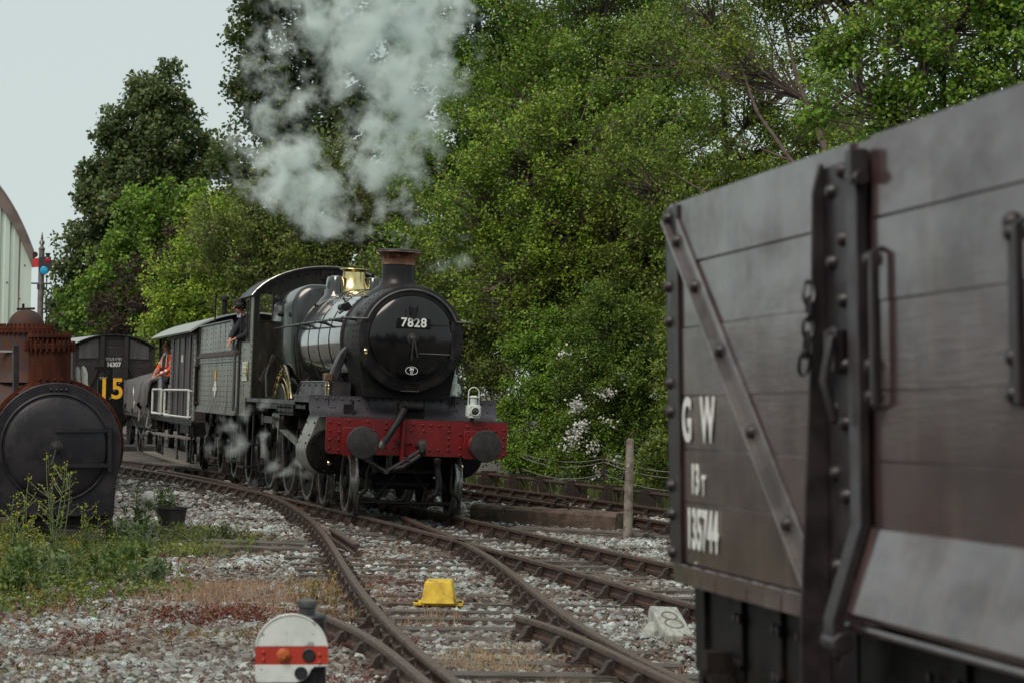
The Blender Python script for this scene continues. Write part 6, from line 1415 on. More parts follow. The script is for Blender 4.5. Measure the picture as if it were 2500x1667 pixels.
def tree(name, label, base, h, tr, blobs, nsp, rad, nper, ln, cols, tip=None, seed=0, twigs=.35, lean=0., up=.5, group=None, cat='tree', elong=1.7, asp=.62, droop=0., twig_mat='bark', minz=.4, jit=.22, face=.75, tw=.012, limb=True):
    nper = int(nper*1.5); ln *= .74; rad *= .84; nsp = int(nsp*1.4)
    r = np.random.default_rng(seed); t = thing(name, label, cat, (base[0], base[1], 0), group=group)
    vol = np.array([(b[3]*b[4]*b[5])**.67 for b in blobs]); vol /= vol.sum(); CC, OO = [], []
    for b, w_ in zip(blobs, vol):
        c, d = sample_blob(r, b, max(4, int(nsp*w_)), face); CC.append(c); OO.append(d)
    trunk = MB(); tx = [(lean*(z/h)**1.3+.10*math.sin(z*.8+seed), .08*math.cos(z*.7+seed), z) for z in np.linspace(-.1, h*.93, 12)]
    trunk.tube(tx, [tr*(1.25 if i == 0 else 1)*(1-.085*i) for i in range(12)], 9)
    def on_trunk(z): z = min(max(z, 0), h*.92); return Vector((lean*(z/h)**1.3+.10*math.sin(z*.8+seed), .08*math.cos(z*.7+seed), z))
    tw_ = MB()
    for b, C in zip(blobs, CC):
        c = Vector(b[:3]); a = on_trunk(max(.6, c.z-.25*b[5]-.55*math.hypot(c.x, c.y)))
        L1 = [a.lerp(c, s)+Vector((0, 0, .25*math.sin(s*3.1)*b[5]*.3)) for s in np.linspace(0, 1, 6)]
        if limb: trunk.tube(L1, [tr*.26*(1-.13*i) for i in range(6)], 6, cap=False)
        k = r.permutation(len(C))[:int(len(C)*twigs)]
        for i in k:
            e = Vector(C[i]); q_ = r.random()*3.2+1.7; s_ = L1[int(q_)].lerp(L1[min(int(q_)+1, 5)], q_ % 1) if limb else c.lerp(e, .2); mid = s_.lerp(e, .5)+Vector(r.normal(0, .10, 3)*b[5]*.4)-Vector((0, 0, .06))
            tw_.tube([s_, s_.lerp(mid, .55), mid, e.lerp(mid, .35), e+(e-mid)*.42], [tw*2.1, tw*1.6, tw*1.2, tw*.8, tw*.35], 4, cap=False)
    C = np.concatenate(CC); O = np.concatenate(OO); O = unit(O*np.array([1, 1, .6])+np.array([0, 0, .45]) if droop <= 0 else O)
    ok = C[:, 2] > minz; C, O = C[ok], O[ok]
    radv = rad*(.65+.7*r.random(len(C)))
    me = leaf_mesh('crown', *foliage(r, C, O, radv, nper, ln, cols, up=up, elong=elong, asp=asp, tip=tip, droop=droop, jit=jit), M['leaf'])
    link(bpy.data.objects.new('crown', me), t)
    obj('trunk', trunk, M['bark'], t)
    if tw_.v: obj('branch', tw_, M[twig_mat], t)
    return t
GA = (.060, .115, .018); GB = (.10, .165, .022); YG = (.19, .26, .025); DK = (.034, .052, .018); DK2 = (.055, .075, .028); OL = (.065, .085, .02); OL2 = (.10, .115, .024)
def col_blobs(h, w, z0, n, seed, sq=.9, top=.35):
    r = np.random.default_rng(seed); B = []
    for i in range(n):
        z = z0+(h-z0)*(i+.5)/n; f = min(1, 1.25-abs((z-z0)/(h-z0)-.42)*1.15); q = w*f
        B.append((r.uniform(-.34, .34)*q, r.uniform(-.3, .3)*q, z, q*r.uniform(.42, .62), q*.55, (h-z0)/n*r.uniform(.9, 1.25)))
    return B
# --- far left poplar with several upright heads
r_ = np.random.default_rng(21); B = []
for x_, zt, w_ in ((-2.2, 8.2, 1.0), (-1.75, 11.0, 1.15), (-.9, 12.8, 1.15), (.15, 14.0, 1.0), (1.0, 14.4, .95), (1.75, 13.4, .85), (2.6, 11.8, .85), (3.1, 9.6, .8), (-2.6, 6.2, .8)):
    z = 1.2
    while z < zt-.6:
        B.append((x_+r_.normal(0, .12), r_.normal(0, .5), z, w_*r_.uniform(.75, 1.05)*(1 if z < zt-2.4 else .62), w_, 1.35)); z += 1.35
    B.append((x_, 0, zt-.75, w_*.42, w_*.42, .95))
tree('poplar_tree', 'broad dark poplar with several pointed heads standing against the sky beyond the shed', (-14.9, 95), 13.2, .38, B, 1500, .62, 44, .235, ((.05, .072, .03), (.068, .092, .038)), seed=1, twigs=.06, up=.35, elong=1.5, asp=.85, tw=.02, face=.6)
# --- tall dark poplar behind the smoke
B = []
for x_, zt, w_ in ((-1.9, 19, 1.05), (-.9, 21, 1.3), (.3, 22, 1.3), (1.5, 21, 1.2), (2.7, 20, 1.2), (3.7, 19, 1.1)):
    z = 5.2
    while z < zt: B.append((x_+r_.normal(0, .2), r_.normal(0, .5), z, w_*r_.uniform(.7, 1.05), w_, 1.4)); z += 1.45
tree('poplar_tree', 'very tall dark poplar rising out of the picture behind the smoke', (-7.35, 84), 20, .42, B, 1250, .62, 42, .215, (DK, DK2), seed=2, twigs=.08, up=.35, elong=1.5, asp=.85, tw=.02, face=.6)
# --- bright maple with dark purple inside and yellow green tree, left
B = [(-1.9, -.6, 3.0, 1.5, 1.3, 1.7), (-1.3, -.4, 5.0, 1.6, 1.4, 1.5), (-.1, -.4, 6.9, 1.5, 1.4, 1.5), (.9, -.1, 6.9, 1.5, 1.4, 1.5), (.2, -.9, 4.6, 1.6, 1.2, 1.4), (-.5, -.9, 2.4, 1.6, 1.3, 1.4), (1.5, -.4, 4.2, 1.4, 1.2, 1.4), (1.9, .2, 6.3, 1.2, 1.2, 1.2)]
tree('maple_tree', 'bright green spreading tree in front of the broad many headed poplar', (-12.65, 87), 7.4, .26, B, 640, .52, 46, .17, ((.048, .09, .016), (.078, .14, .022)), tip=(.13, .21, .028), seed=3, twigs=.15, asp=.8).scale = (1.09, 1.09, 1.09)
B = [(-.9, 0, 4.5, 1.3, 1.0, 1.2), (.2, .1, 4.9, 1.3, 1.0, 1.0), (-.7, .1, 2.6, 1.2, 1.0, .9), (.5, 0, 2.3, 1.3, 1.0, 1.1), (1.1, .2, 6.5, 1.2, 1.0, .8)]
tree('copper_beech', 'dark purple leaved tree between the green branches above the numbered goods van', (-12.4, 84.3), 6.2, .16, B, 210, .45, 36, .15, ((.024, .016, .016), (.038, .024, .022)), seed=4, twigs=.2, cat='tree').scale = (1.09, 1.09, 1.09)
B = [(-1.2, -.3, 2.6, 1.2, 1.1, 1.4), (-.7, -.3, 4.5, 1.3, 1.1, 1.5), (.3, -.2, 6.1, 1.2, 1.1, 1.3), (1.4, 0, 5.6, 1.2, 1.1, 1.4), (.6, -.5, 3.8, 1.4, 1.1, 1.4), (1.9, 0, 3.8, 1.4, 1.1, 1.3), (2.8, .2, 4.6, 1.2, 1.1, 1.3)]
tree('young_maple', 'yellow green airy tree behind the brake van roof', (-9.95, 78), 6.4, .2, B, 640, .42, 30, .13, ((.085, .135, .018), (.13, .20, .025)), tip=(.22, .28, .035), seed=5, twigs=.9, twig_mat='bark_pale', tw=.011).scale = (1.11, 1.11, 1.11)
# --- dark mass behind boiler and smoke
B = [(-3.2, 0, 6.2, 1.5, 1.3, 1.6), (-1.4, 0, 7.4, 1.7, 1.3, 1.7), (.5, 0, 7.8, 1.8, 1.3, 1.9), (2.2, .2, 7.4, 1.6, 1.3, 1.8), (-2.4, -.2, 4.2, 1.7, 1.3, 1.5), (-.3, -.2, 4.8, 1.8, 1.3, 1.7), (1.8, -.2, 4.6, 1.8, 1.3, 1.7), (3.4, -.2, 5.6, 1.5, 1.3, 1.7), (3.2, 0, 3.2, 1.6, 1.2, 1.5)]
tree('dark_thicket_tree', 'dark olive tree mass directly behind the locomotive cab and boiler', (-5.4, 74), 8.2, .25, B, 900, .5, 40, .15, (DK2, (.085, .10, .026)), seed=6, twigs=.25, tip=(.10, .14, .025))
# --- the green wall behind the track
B = col_blobs(17, 3.4, 3.0, 12, 31)+[(-1.2, -1.0, 5.2, 1.4, 1.0, 1.5), (1.0, -1.2, 6.5, 1.5, 1.0, 1.5), (1.4, -1.0, 4.2, 1.4, 1.0, 1.4), (-.8, -1.1, 8.2, 1.5, 1.0, 1.5), (.9, -1.2, 9.4, 1.5, 1.0, 1.5), (2.2, -.6, 8.0, 1.3, 1.0, 1.5), (2.0, -.6, 11, 1.4, 1.1, 1.5)]
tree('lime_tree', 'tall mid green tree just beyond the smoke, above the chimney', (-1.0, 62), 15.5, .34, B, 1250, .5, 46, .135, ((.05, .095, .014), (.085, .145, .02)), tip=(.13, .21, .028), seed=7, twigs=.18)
B = [(-1.6, -.4, 5.9, 1.2, 1.0, 1.2), (-.5, -.6, 6.9, 1.3, 1.0, 1.2), (.7, -.6, 7.5, 1.3, 1.0, 1.2), (1.8, -.4, 7.0, 1.3, 1.0, 1.3), (.2, -.8, 5.6, 1.4, 1.0, 1.2), (1.5, -.8, 5.5, 1.4, 1.0, 1.3), (-.9, -.8, 4.4, 1.3, 1.0, 1.2), (.9, -.9, 4.2, 1.3, 1.0, 1.2), (2.4, -.4, 4.3, 1.2, 1.0, 1.3), (2.7, -.2, 6.0, 1.2, 1.0, 1.2)]
tree('young_maple', 'yellow green airy tree with bare twigs in the middle of the green wall', (.75, 51.5), 7.2, .18, B, 1050, .34, 26, .105, ((.062, .105, .015), (.098, .155, .02)), tip=(.18, .25, .028), seed=8, twigs=.9, twig_mat='bark_pale', tw=.012)
B = col_blobs(15, 3.6, 4.0, 11, 33)+[(2.2, -.5, 8, 1.5, 1, 1.6), (2.4, -.4, 10.4, 1.5, 1, 1.6), (-2.2, -.4, 9.2, 1.5, 1, 1.6)]
tree('ash_tree', 'dense green tree behind the yellow green airy tree', (2.2, 58.5), 14, .3, B, 1150, .5, 42, .125, ((.045, .08, .014), (.075, .125, .018)), tip=(.12, .18, .025), seed=9, twigs=.3, twig_mat='bark_pale', tw=.011)
B = col_blobs(12, 3.0, 3.6, 9, 34)+[(1.6, -.3, 6.4, 1.3, 1, 1.3), (-1.6, -.3, 6.2, 1.3, 1, 1.3), (.3, -.8, 5.4, 1.5, 1, 1.2), (2.6, 0, 7.6, 1.2, 1, 1.3), (3.2, .2, 5.8, 1.2, 1, 1.2)]
tree('hawthorn_tree', 'olive green twiggy tree rising above the wagon corner', (4.2, 48), 11, .2, B, 900, .36, 30, .10, ((.045, .07, .012), (.075, .11, .016)), tip=(.13, .19, .024), seed=10, twigs=.7, twig_mat='bark_pale', tw=.010)
# --- sparse bare limbed tree with sky showing through
r_ = np.random.default_rng(41); B = [(r_.uniform(-2.6, 2.4), r_.uniform(-.6, .6), r_.uniform(5.4, 10.6), r_.uniform(.7, 1.1), .8, r_.uniform(.6, 1.0)) for i in range(20)]
sparse = tree('sycamore_tree', 'sparse tree with grey trunk and bare slanting limbs above the wagon', (6.1, 42), 12, .165, B, 720, .32, 24, .095, ((.05, .08, .014), (.085, .12, .018)), tip=(.17, .23, .026), seed=11, twigs=1.0, twig_mat='bark_pale', tw=.010, limb=True)
mb = MB()
for P_, q in (([(0, 0, 5.2), (-.7, -.1, 6.4), (-1.2, -.1, 7.6), (-1.7, 0, 9.6)], .085), ([(0, 0, 4.6), (-.9, -.2, 5.6), (-1.9, -.1, 7.0), (-2.6, 0, 9.0)], .06), ([(.1, 0, 5.6), (.35, 0, 7.4), (.5, 0, 9.8)], .09), ([(-.1, 0, 4.4), (-1.2, -.3, 5.0), (-2.4, -.3, 5.3), (-3.4, -.2, 5.9)], .045), ([(0, 0, 4.2), (-.6, -.4, 5.3), (-1.3, -.4, 6.1), (-2.3, -.3, 6.5)], .04), ([(0, 0, 6.2), (.9, -.1, 7.3), (1.9, 0, 8.7)], .05)): mb.tube(P_, ([q, q*.75, q*.45, .008] if len(P_) == 4 else [q, q*.6, .008]), 8)
obj('limb', mb, M['bark_pale'], sparse)
# --- leafy sycamore at the right edge
B = [(-1.0, -.3, 5.6, 1.0, .9, .8), (.2, -.4, 6.2, 1.1, .9, .9), (1.3, -.4, 6.9, 1.1, .9, .9), (-.5, -.3, 7.4, 1.1, .9, .8), (.8, -.3, 8.3, 1.2, .9, .9), (2.2, -.2, 5.9, 1.1, .9, 1.0), (2.2, -.2, 8.0, 1.1, .9, 1.0), (-.7, 0, 9.0, 1.0, .9, .8), (1.2, -.2, 5.2, 1.1, .9, .8), (-1.5, 0, 6.7, .8, .8, .7)]
tree('sycamore_tree', 'leafy bright green tree overhanging the near end of the open wagon', (6.6, 36.5), 9.5, .17, B, 620, .32, 34, .100, ((.05, .095, .014), (.08, .14, .02)), tip=(.12, .19, .025), seed=12, twigs=.6, twig_mat='bark_pale', up=.7, asp=.95)
# --- background screen trees seen through the gaps
for k, (x_, y_, s_) in enumerate(((3.0, 70, 51), (8.6, 63, 52), (11.5, 55, 53))):
    tree('background_tree', ['shaded tree far behind the airy tree, seen through its gaps', 'shaded tree far behind the olive twiggy tree', 'shaded tree far behind the leafy tree that overhangs the wagon'][k], (x_, y_), (14, 9, 8)[k], .2, col_blobs((15, 10, 9)[k], 3.8, 1.2, 8, s_), (520, 300, 260)[k], .55, 34, .15, (DK2, (.07, .10, .02)), seed=s_, twigs=.3, group='trees behind the hedge', tw=.02)
# --- hedge bushes along the far siding
def bush(name, label, base, blobs, nsp, rad, nper, ln, cols, seed, **k): return tree(name, label, base, max(b[2] for b in blobs), .07, blobs, nsp, rad, nper, ln, cols, seed=seed, cat='bush', minz=.06, **k)
HG = 'bushes of the hedge along the siding'
bush('hedge_bush', 'dark ivy green bush mass beside the locomotive smokebox', (-1.3, 57), [(-1.0, 0, 1.6, 1.3, .9, 1.5), (.2, -.1, 3.0, 1.5, 1.0, 1.5), (-.9, 0, 4.2, 1.4, 1.0, 1.4), (1.2, -.3, 1.6, 1.2, .9, 1.5), (1.2, -.2, 4.4, 1.3, 1, 1.3), (-2.4, .2, 3.4, 1.3, 1, 1.6)], 620, .40, 42, .105, ((.045, .062, .016), (.075, .095, .02)), 61, group=HG, twigs=.2)
bush('hedge_bush', 'bright leafy hedge bush next to the white lamp on the buffer beam', (.95, 49.5), [(-.55, -.4, .9, .75, .6, .95), (-.2, -.3, 1.9, .8, .6, .9), (.4, -.2, 2.6, .9, .7, .9), (.5, -.4, 1.2, .8, .6, 1.1), (-.3, 0, 2.9, .8, .7, .8)], 520, .28, 44, .085, ((.055, .105, .016), (.085, .15, .02)), 62, group=HG, twigs=.1, tip=(.13, .21, .026))
bush('hawthorn_bush', 'hawthorn bush with sprays of white blossom in the hedge', (2.0, 47.2), [(-.6, -.3, .8, .8, .6, .9), (.3, -.3, .8, .8, .6, .9), (-.3, -.2, 2.0, .9, .6, .9), (.6, -.2, 2.1, .9, .7, .9), (.0, 0, 3.2, 1.0, .7, .9)], 560, .28, 42, .08, ((.038, .068, .013), (.062, .10, .017)), 63, group=HG, twigs=.2, tip=(.09, .14, .02))
bush('hedge_bush', 'olive hedge bush high above the blossom', (1.8, 50.5), [(-1.2, 0, 3.7, 1.1, .8, 1.0), (0, 0, 4.2, 1.2, .8, 1.0), (1.2, 0, 3.9, 1.2, .8, 1.2), (2.2, .1, 3.0, 1.1, .8, 1.3), (.6, 0, 5.2, 1.2, .8, .9), (1.9, .1, 5.0, 1.1, .8, 1.0)], 620, .34, 42, .095, ((.05, .068, .015), (.078, .10, .02)), 64, group=HG, twigs=.35, twig_mat='bark_pale', tip=(.10, .14, .02))
bush('laurel_bush', 'laurel like bush with long drooping leaves next to the wagon end', (3.9, 43.2), [(-.7, -.3, .9, .8, .6, 1.0), (.2, -.3, 1.0, .8, .6, 1.1), (-.5, -.2, 2.2, .8, .6, .9), (.4, -.1, 2.4, .9, .7, 1.0), (-.3, 0, 3.5, .9, .7, .9), (.5, 0, 3.8, .9, .7, .9), (1.2, .2, 2.4, .9, .7, 1.3)], 620, .30, 40, .135, ((.05, .078, .016), (.08, .115, .022)), 65, group=HG, twigs=.15, asp=.36, tip=(.13, .165, .03))
bush('hedge_bush', 'dark leafy bush reaching up beside the wagon corner', (4.4, 46), [(-.9, 0, 3.4, 1.0, .8, 1.1), (0, 0, 4.4, 1.1, .8, 1.0), (1.0, 0, 4.2, 1.1, .8, 1.1), (.4, 0, 5.4, 1.1, .8, .9), (-.8, 0, 5.0, .9, .8, .9), (1.6, .1, 5.4, 1.0, .8, 1.0)], 520, .34, 40, .10, ((.038, .06, .012), (.065, .095, .017)), 66, group=HG, twigs=.4, twig_mat='bark_pale', tip=(.12, .17, .022))
bush('hedge_bush', 'low green bush at the foot of the hedge behind the concrete post', (2.9, 43.6), [(-.5, 0, .35, .6, .4, .4), (.3, -.1, .4, .6, .4, .45), (.8, -.2, .5, .5, .4, .5)], 190, .18, 34, .07, ((.06, .10, .018), (.09, .14, .024)), 67, group=HG, twigs=.1, tip=(.12, .19, .03))
# white blossom sprays sit on the hawthorn
r = np.random.default_rng(77); PP = []
haw = bpy.data.objects['hawthorn_bush']
for x_, z_, n_ in ((-.70, 1.75, 34), (-.62, 1.35, 44), (-.78, 1.15, 30), (-.15, 2.0, 26), (-.35, .95, 20), (.02, .72, 22), (-.1, 1.45, 10), (-.98, 2.75, 8), (.2, 2.35, 10), (-.3, .45, 12), (-.85, .95, 14)):
    c = np.array([x_, -.86+.12*abs(x_), z_]); PP.append(c+r.normal(0, 1, (n_*3, 3))*np.array([.085, .07, .07]))
P = np.concatenate(PP); n = len(P); Nn = unit(r.normal(size=(n, 3))+np.array([0, -.6, .6])); D = unit(np.cross(Nn, r.normal(size=(n, 3))))
bl_ = bpy.data.objects.new('blossom', leaf_mesh('blossom', P, D, Nn, np.full(n, .055), np.full(n, .055), np.full((n, 3), .72)*np.array([1, 1, .97]), M['leaf'])); link(bl_, haw)

# ------------------------------------------------------------------ ground cover
def on_ground(x, y): return -.015+.012*np.sin(x*1.7+y*.6)+.012*np.sin(y*1.1-x*.8)
def tufts(name, label, x, y, nper, rad, ln, cols, seed, up=.6, hgt=.05, asp=.6, mat='leaf', tip=None):
    r = np.random.default_rng(seed); C = np.stack([x, y, on_ground(x, y)+hgt*(.5+r.random(len(x)))], 1); O = unit(r.normal(size=(len(x), 3))*.5+np.array([0, 0, 1]))
    o = bpy.data.objects.new(name, leaf_mesh(name, *foliage(r, C, O, rad*(.6+.8*r.random(len(x))), nper, ln, cols, up=up, asp=asp, tip=tip, gain=1.15), M[mat])); COL.objects.link(o); o['kind'] = 'stuff'; o['label'] = label; return o
def blades(name, label, x, y, hgt, wd, cols, seed, bend=.35):
    r = np.random.default_rng(seed); n = len(x); P = np.stack([x, y, on_ground(x, y)-.005], 1)
    D = unit(np.stack([r.normal(0, bend, n), r.normal(0, bend, n), np.ones(n)], 1)); Nn = unit(np.stack([r.normal(0, .5, n), -np.ones(n), np.zeros(n)], 1)); Nn = unit(Nn-D*np.sum(Nn*D, 1, keepdims=True))
    k = r.random((n, 1)); col = (np.array(cols[0])*(1-k)+np.array(cols[1])*k)*(1+r.normal(0, .15, (n, 1)))
    o = bpy.data.objects.new(name, leaf_mesh(name, P, D, Nn, hgt*(.5+r.random(n)), np.full(n, wd), np.clip(col, .01, 1), M['dry'])); COL.objects.link(o); o['kind'] = 'stuff'; o['label'] = label; return o
r = np.random.default_rng(88)
def region(n, x0, x1, y0, y1, f, clear=.07):
    x = r.uniform(x0, x1, n); y = r.uniform(y0, y1, n); k = (r.random(n) < f(x, y)) & (rail_dist(np.stack([x, y], 1)) > clear); return x[k], y[k]
dense = lambda a, b: (lambda x, y: np.clip((vnoise(x, y, a, 14)*.6+vnoise(x, y, a*.35, 15)*.4-b)*4, 0, 1))
# green weedy verge at the left
x, y = region(3600, -7.2, -2.9, 19.2, 33, lambda x, y: weedy(x, y)*(.35+.65*dense(1.1, .34)(x, y)))
tufts('ground_cover', 'low green weeds covering the verge before the black boiler', x, y, 16, .085, .042, ((.055, .085, .018), (.11, .15, .03)), 101, hgt=.045, tip=(.19, .22, .035))
x, y = region(1500, -6.6, -3.0, 20, 30, lambda x, y: weedy(x, y)*dense(1.4, .46)(x, y)); tufts('yellow_weeds', 'yellow green low stonecrop clumps on the verge', x, y, 16, .07, .03, ((.13, .15, .02), (.20, .21, .03)), 102, hgt=.07)
x, y = region(6200, -7, -1.2, 14.4, 32, lambda x, y: (weedy(x, y)*.4+.25)*dense(.9, .5)(x, y)); tufts('rusty_weeds', 'orange brown dying weeds between the stones', x, y, 12, .06, .03, ((.16, .075, .028), (.24, .13, .04)), 103, hgt=.04)
x, y = region(14000, -7.2, -3.0, 19.2, 33, lambda x, y: weedy(x, y)*dense(1.8, .40)(x, y)); blades('verge_grass', 'mixed grass blades on the verge before the black boiler', x, y, .16, .008, ((.10, .13, .03), (.22, .21, .08)), 104)
# dry grass
e1 = lambda x, y: np.clip(1.1-((x+2.3)/1.35)**2-((y-22.3)/2.1)**2, 0, 1)**1.3*np.clip((vnoise(x, y, .45, 20)*.6+vnoise(x, y, .13, 19)*.4-.22)*2.2, .05, 1)
x, y = region(30000, -4.2, -.6, 19.4, 25.2, e1, .06); blades('dry_grass', 'dry reddish brown grass beside the points', x, y, .10, .006, ((.27, .155, .095), (.40, .28, .18)), 105, .3)
e2 = lambda x, y: np.clip(1.1-((x-.03)/.72)**2-((y-16.6)/1.9)**2, 0, 1)*np.clip((vnoise(x, y, .4, 21)-.28)*2.6, 0, 1)
x, y = region(24000, -.9, .95, 14, 18.9, e2, .06); blades('dry_grass', 'dry straw coloured grass between the foreground rails', x, y, .085, .005, ((.30, .20, .11), (.45, .36, .23)), 106, .6)
e3 = lambda x, y: np.clip(.75-((x+.75)/.5)**2-((y-20.4)/1.5)**2, 0, 1)*np.clip((vnoise(x, y, .3, 25)-.25)*2.5, 0, 1)
x, y = region(9000, -1.5, .1, 18.5, 22.4, e3, .06); blades('dry_grass', 'dry grass around the yellow cover', x, y, .10, .006, ((.27, .165, .10), (.40, .29, .18)), 107, .4)
e5 = lambda x, y: np.clip((vnoise(x, y, .7, 41)*.55+vnoise(x, y, .2, 42)*.45-.50)*4, 0, 1)
x, y = region(60000, -6.5, 1.6, 14, 30, e5, .06); blades('dry_grass', 'thin scattered dry grass among the stones', x, y, .065, .0055, ((.27, .15, .08), (.42, .29, .17)), 113, .7)
x, y = region(9000, -5.6, 1.4, 14, 28, lambda x, y: np.clip((vnoise(x, y, .55, 43)*.6+vnoise(x, y, .16, 44)*.4-.54)*5, 0, 1), .06); tufts('rusty_weeds', 'orange brown moss and seedlings among the stones', x, y, 10, .04, .016, ((.14, .06, .025), (.22, .12, .045)), 114, hgt=.012)
# red weeds
redf = lambda x, y: np.clip((vnoise(x, y, .8, 30)*.5+vnoise(x, y, .25, 31)*.5-.50)*5, 0, 1)*np.clip(1.2-np.abs(y-20)/9, .1, 1)
x, y = region(17000, -4.6, -.5, 14.4, 29, redf, .07); tufts('red_weeds', 'dark red stonecrop patches among the ballast', x, y, 13, .04, .018, ((.085, .018, .018), (.16, .035, .03)), 108, hgt=.02, tip=(.2, .07, .04))
e4 = lambda x, y: np.clip(1.1-((x+2.35)/1.0)**2-((y-20.3)/.8)**2, 0, 1)*np.clip((vnoise(x, y, .3, 33)-.3)*3, 0, 1)
x, y = region(2000, -3.5, -1.3, 19.0, 21.5, e4, .07); tufts('red_weeds', 'dense dark red weeds in front of the dry grass', x, y, 15, .05, .028, ((.075, .016, .018), (.15, .035, .03)), 109, hgt=.035, tip=(.20, .10, .05))
x, y = region(5000, -.6, 1.5, 14, 26, lambda x, y: np.clip((vnoise(x, y, .5, 35)-.62)*4, 0, 1), .07); tufts('red_weeds', 'small red weeds between the foreground rails', x, y, 12, .04, .02, ((.09, .022, .018), (.17, .045, .03)), 110, hgt=.02)
x, y = region(4500, -4.2, -.7, 14.4, 22, lambda x, y: np.clip((vnoise(x, y, .6, 37)-.58)*3, 0, 1), .07); tufts('yellow_weeds', 'yellow green moss clumps among the foreground stones', x, y, 11, .035, .018, ((.13, .13, .025), (.20, .18, .035)), 111, hgt=.015)
# grass under the hedge
x, y = region(16000, -1.6, 5.2, 37, 54, lambda x, y: np.clip(1-np.abs(x-np.interp(y, [35.5, 40.6, 43.8, 47.1, 49.7, 56.5], [4.9, 3.1, 2.0, .85, -.1, -2.6]))/.75, 0, 1), .1); blades('hedge_grass', 'rank green grass at the foot of the hedge', x, y, .34, .014, ((.05, .075, .02), (.13, .15, .05)), 112)
# a yellow flowered withering plant beside the turnout rail and others as things
M['dry_stem'] = pmat('dry stem', (.22, .15, .08, 1), None, .8)
def herb(label, x, y, h, n, leafc, seed, stems=5, flower=None, ln=.06, spread=.10, bare=False, cat='weed plant', name='weed_plant', group=None, stem='stem', flat=False):
    r = np.random.default_rng(seed); t = thing(name, label, cat, (x, y, 0), group=group); mb = MB(); C = []; F = []
    for i in range(stems):
        a = r.uniform(0, 6.28); hh = h*r.uniform(.55, 1.0) if i else h; q = Vector((math.cos(a)*spread*r.random(), math.sin(a)*spread*r.random(), 0)); d = Vector((math.cos(a)*.18*hh*r.random(), math.sin(a)*.18*hh*r.random(), hh))
        P = [q+d*t_+Vector((.02*math.sin(t_*5+i), .02*math.cos(t_*4+i), 0)) for t_ in np.linspace(0, 1, 6)]; w_ = .0065*(h/.9)**.5+.002; mb.tube(P, [w_, w_*.9, w_*.8, w_*.7, w_*.55, w_*.4], 5)
        for k in range(int(n/stems)):
            t_ = r.uniform(.03, .98)**(1.7 if bare else .9); p = q+d*t_; C.append(p)
        if bare:
            for k in range(4):
                t_ = r.uniform(.4, .9); p = P[0]+d*t_; a2 = r.uniform(0, 6.28); L_ = h*r.uniform(.12, .24); e = p+Vector((math.cos(a2)*L_, math.sin(a2)*L_*.6, L_*.8)); mb.tube([p, p.lerp(e, .5)-Vector((0, 0, .015)), e], [w_*.6, w_*.5, w_*.35], 4); F += [e+Vector(r.normal(0, .014, 3)) for _ in range(4)]+[p.lerp(e, s) for s in (.5, .75)]
            F += [P[-1]+Vector(r.normal(0, .018, 3)) for _ in range(8)]
    obj('stem', mb, M[stem], t)
    C = np.array(C); O = unit(np.stack([r.normal(0, 1, len(C)), r.normal(0, 1, len(C)), .45+.3*r.random(len(C))], 1)); sz = 1.25-.75*np.clip(C[:, 2]/h, 0, 1) if bare else np.ones(len(C))
    N0 = unit(np.stack([r.normal(0, .4, len(C)), r.normal(0, .4, len(C))-.2, np.ones(len(C))], 1)); N0 = unit(N0-O*np.sum(N0*O, 1, keepdims=True)); k = r.random((len(C), 1)); col = (np.array(leafc[0])*(1-k)+np.array(leafc[1])*k)
    link(bpy.data.objects.new('leaves', leaf_mesh('leaves', C, O, N0, ln*sz*(.6+.8*r.random(len(C))), ln*.42*sz*(.7+.6*r.random(len(C))), col, M['leaf'])), t)
    if flower and (F or not bare):
        if not F: F = [Vector(C[i])+Vector((0, 0, .02)) for i in r.permutation(len(C))[:14]]
        F = np.array(F); n_ = len(F); Nn = unit(r.normal(size=(n_, 3))); D = unit(np.cross(Nn, r.normal(size=(n_, 3)))); link(bpy.data.objects.new('flower_bud', leaf_mesh('flower_bud', F, D, Nn, np.full(n_, .024), np.full(n_, .02), np.tile(np.array(flower), (n_, 1)), M['leaf'])), t)['kind'] = 'stuff'
    return t
GRN = ((.055, .10, .022), (.11, .18, .035)); SIL = ((.10, .15, .06), (.16, .22, .09)); YB = (.36, .36, .03)
tall = [('tallest thin weed with yellow buds in front of the black boiler door', -4.98, 26.3, 1.16, 7), ('second tallest budding weed, thin, before the boiler door', -5.42, 26.4, .94, 5), ('short bushy budding weed, the one farthest from the tracks', -5.86, 26.2, .66, 4), ('thin budding weed on the track side of the tallest stalk', -4.72, 26.8, .62, 4), ('low budding weed between the two tall stalks before the boiler', -5.2, 26.0, .55, 4)]
for i, (l, x_, y_, h_, s_) in enumerate(tall): herb(l, x_, y_, h_, 90, GRN, 200+i, s_, YB, .085, .10, True, group='budding weeds before the black boiler')
lf = [('broad leafy green shoot cluster farthest from the dry grass', -4.86, 23.9, .36), ('largest bright leafy shoots in the middle of the green verge', -4.35, 23.4, .40), ('leafy shoots where the green verge meets the pale stones', -3.95, 23.8, .34), ('grey green leafy shoots by the dry grass edge', -3.55, 23.4, .30), ('low leafy shoots nearest the camera on the verge', -4.5, 22.2, .24), ('leafy shoots close under the boiler front', -4.1, 26.0, .34), ('tangle of leafy shoots beside the boiler timbers', -4.45, 28.9, .42)]
for i, (l, x_, y_, h_) in enumerate(lf): herb(l, x_, y_, h_, 210, (GRN, SIL)[i in (1, 3, 6)], 220+i, 12, None, .085, .24, name='leafy_shoots', cat='plant', group='leafy shoots on the green verge')
herb('silvery upright shoots beside the grey pipe', -4.85, 31.6, .62, 190, SIL, 240, 8, None, .10, .22, name='leafy_shoots', cat='plant', group='leafy shoots on the green verge')
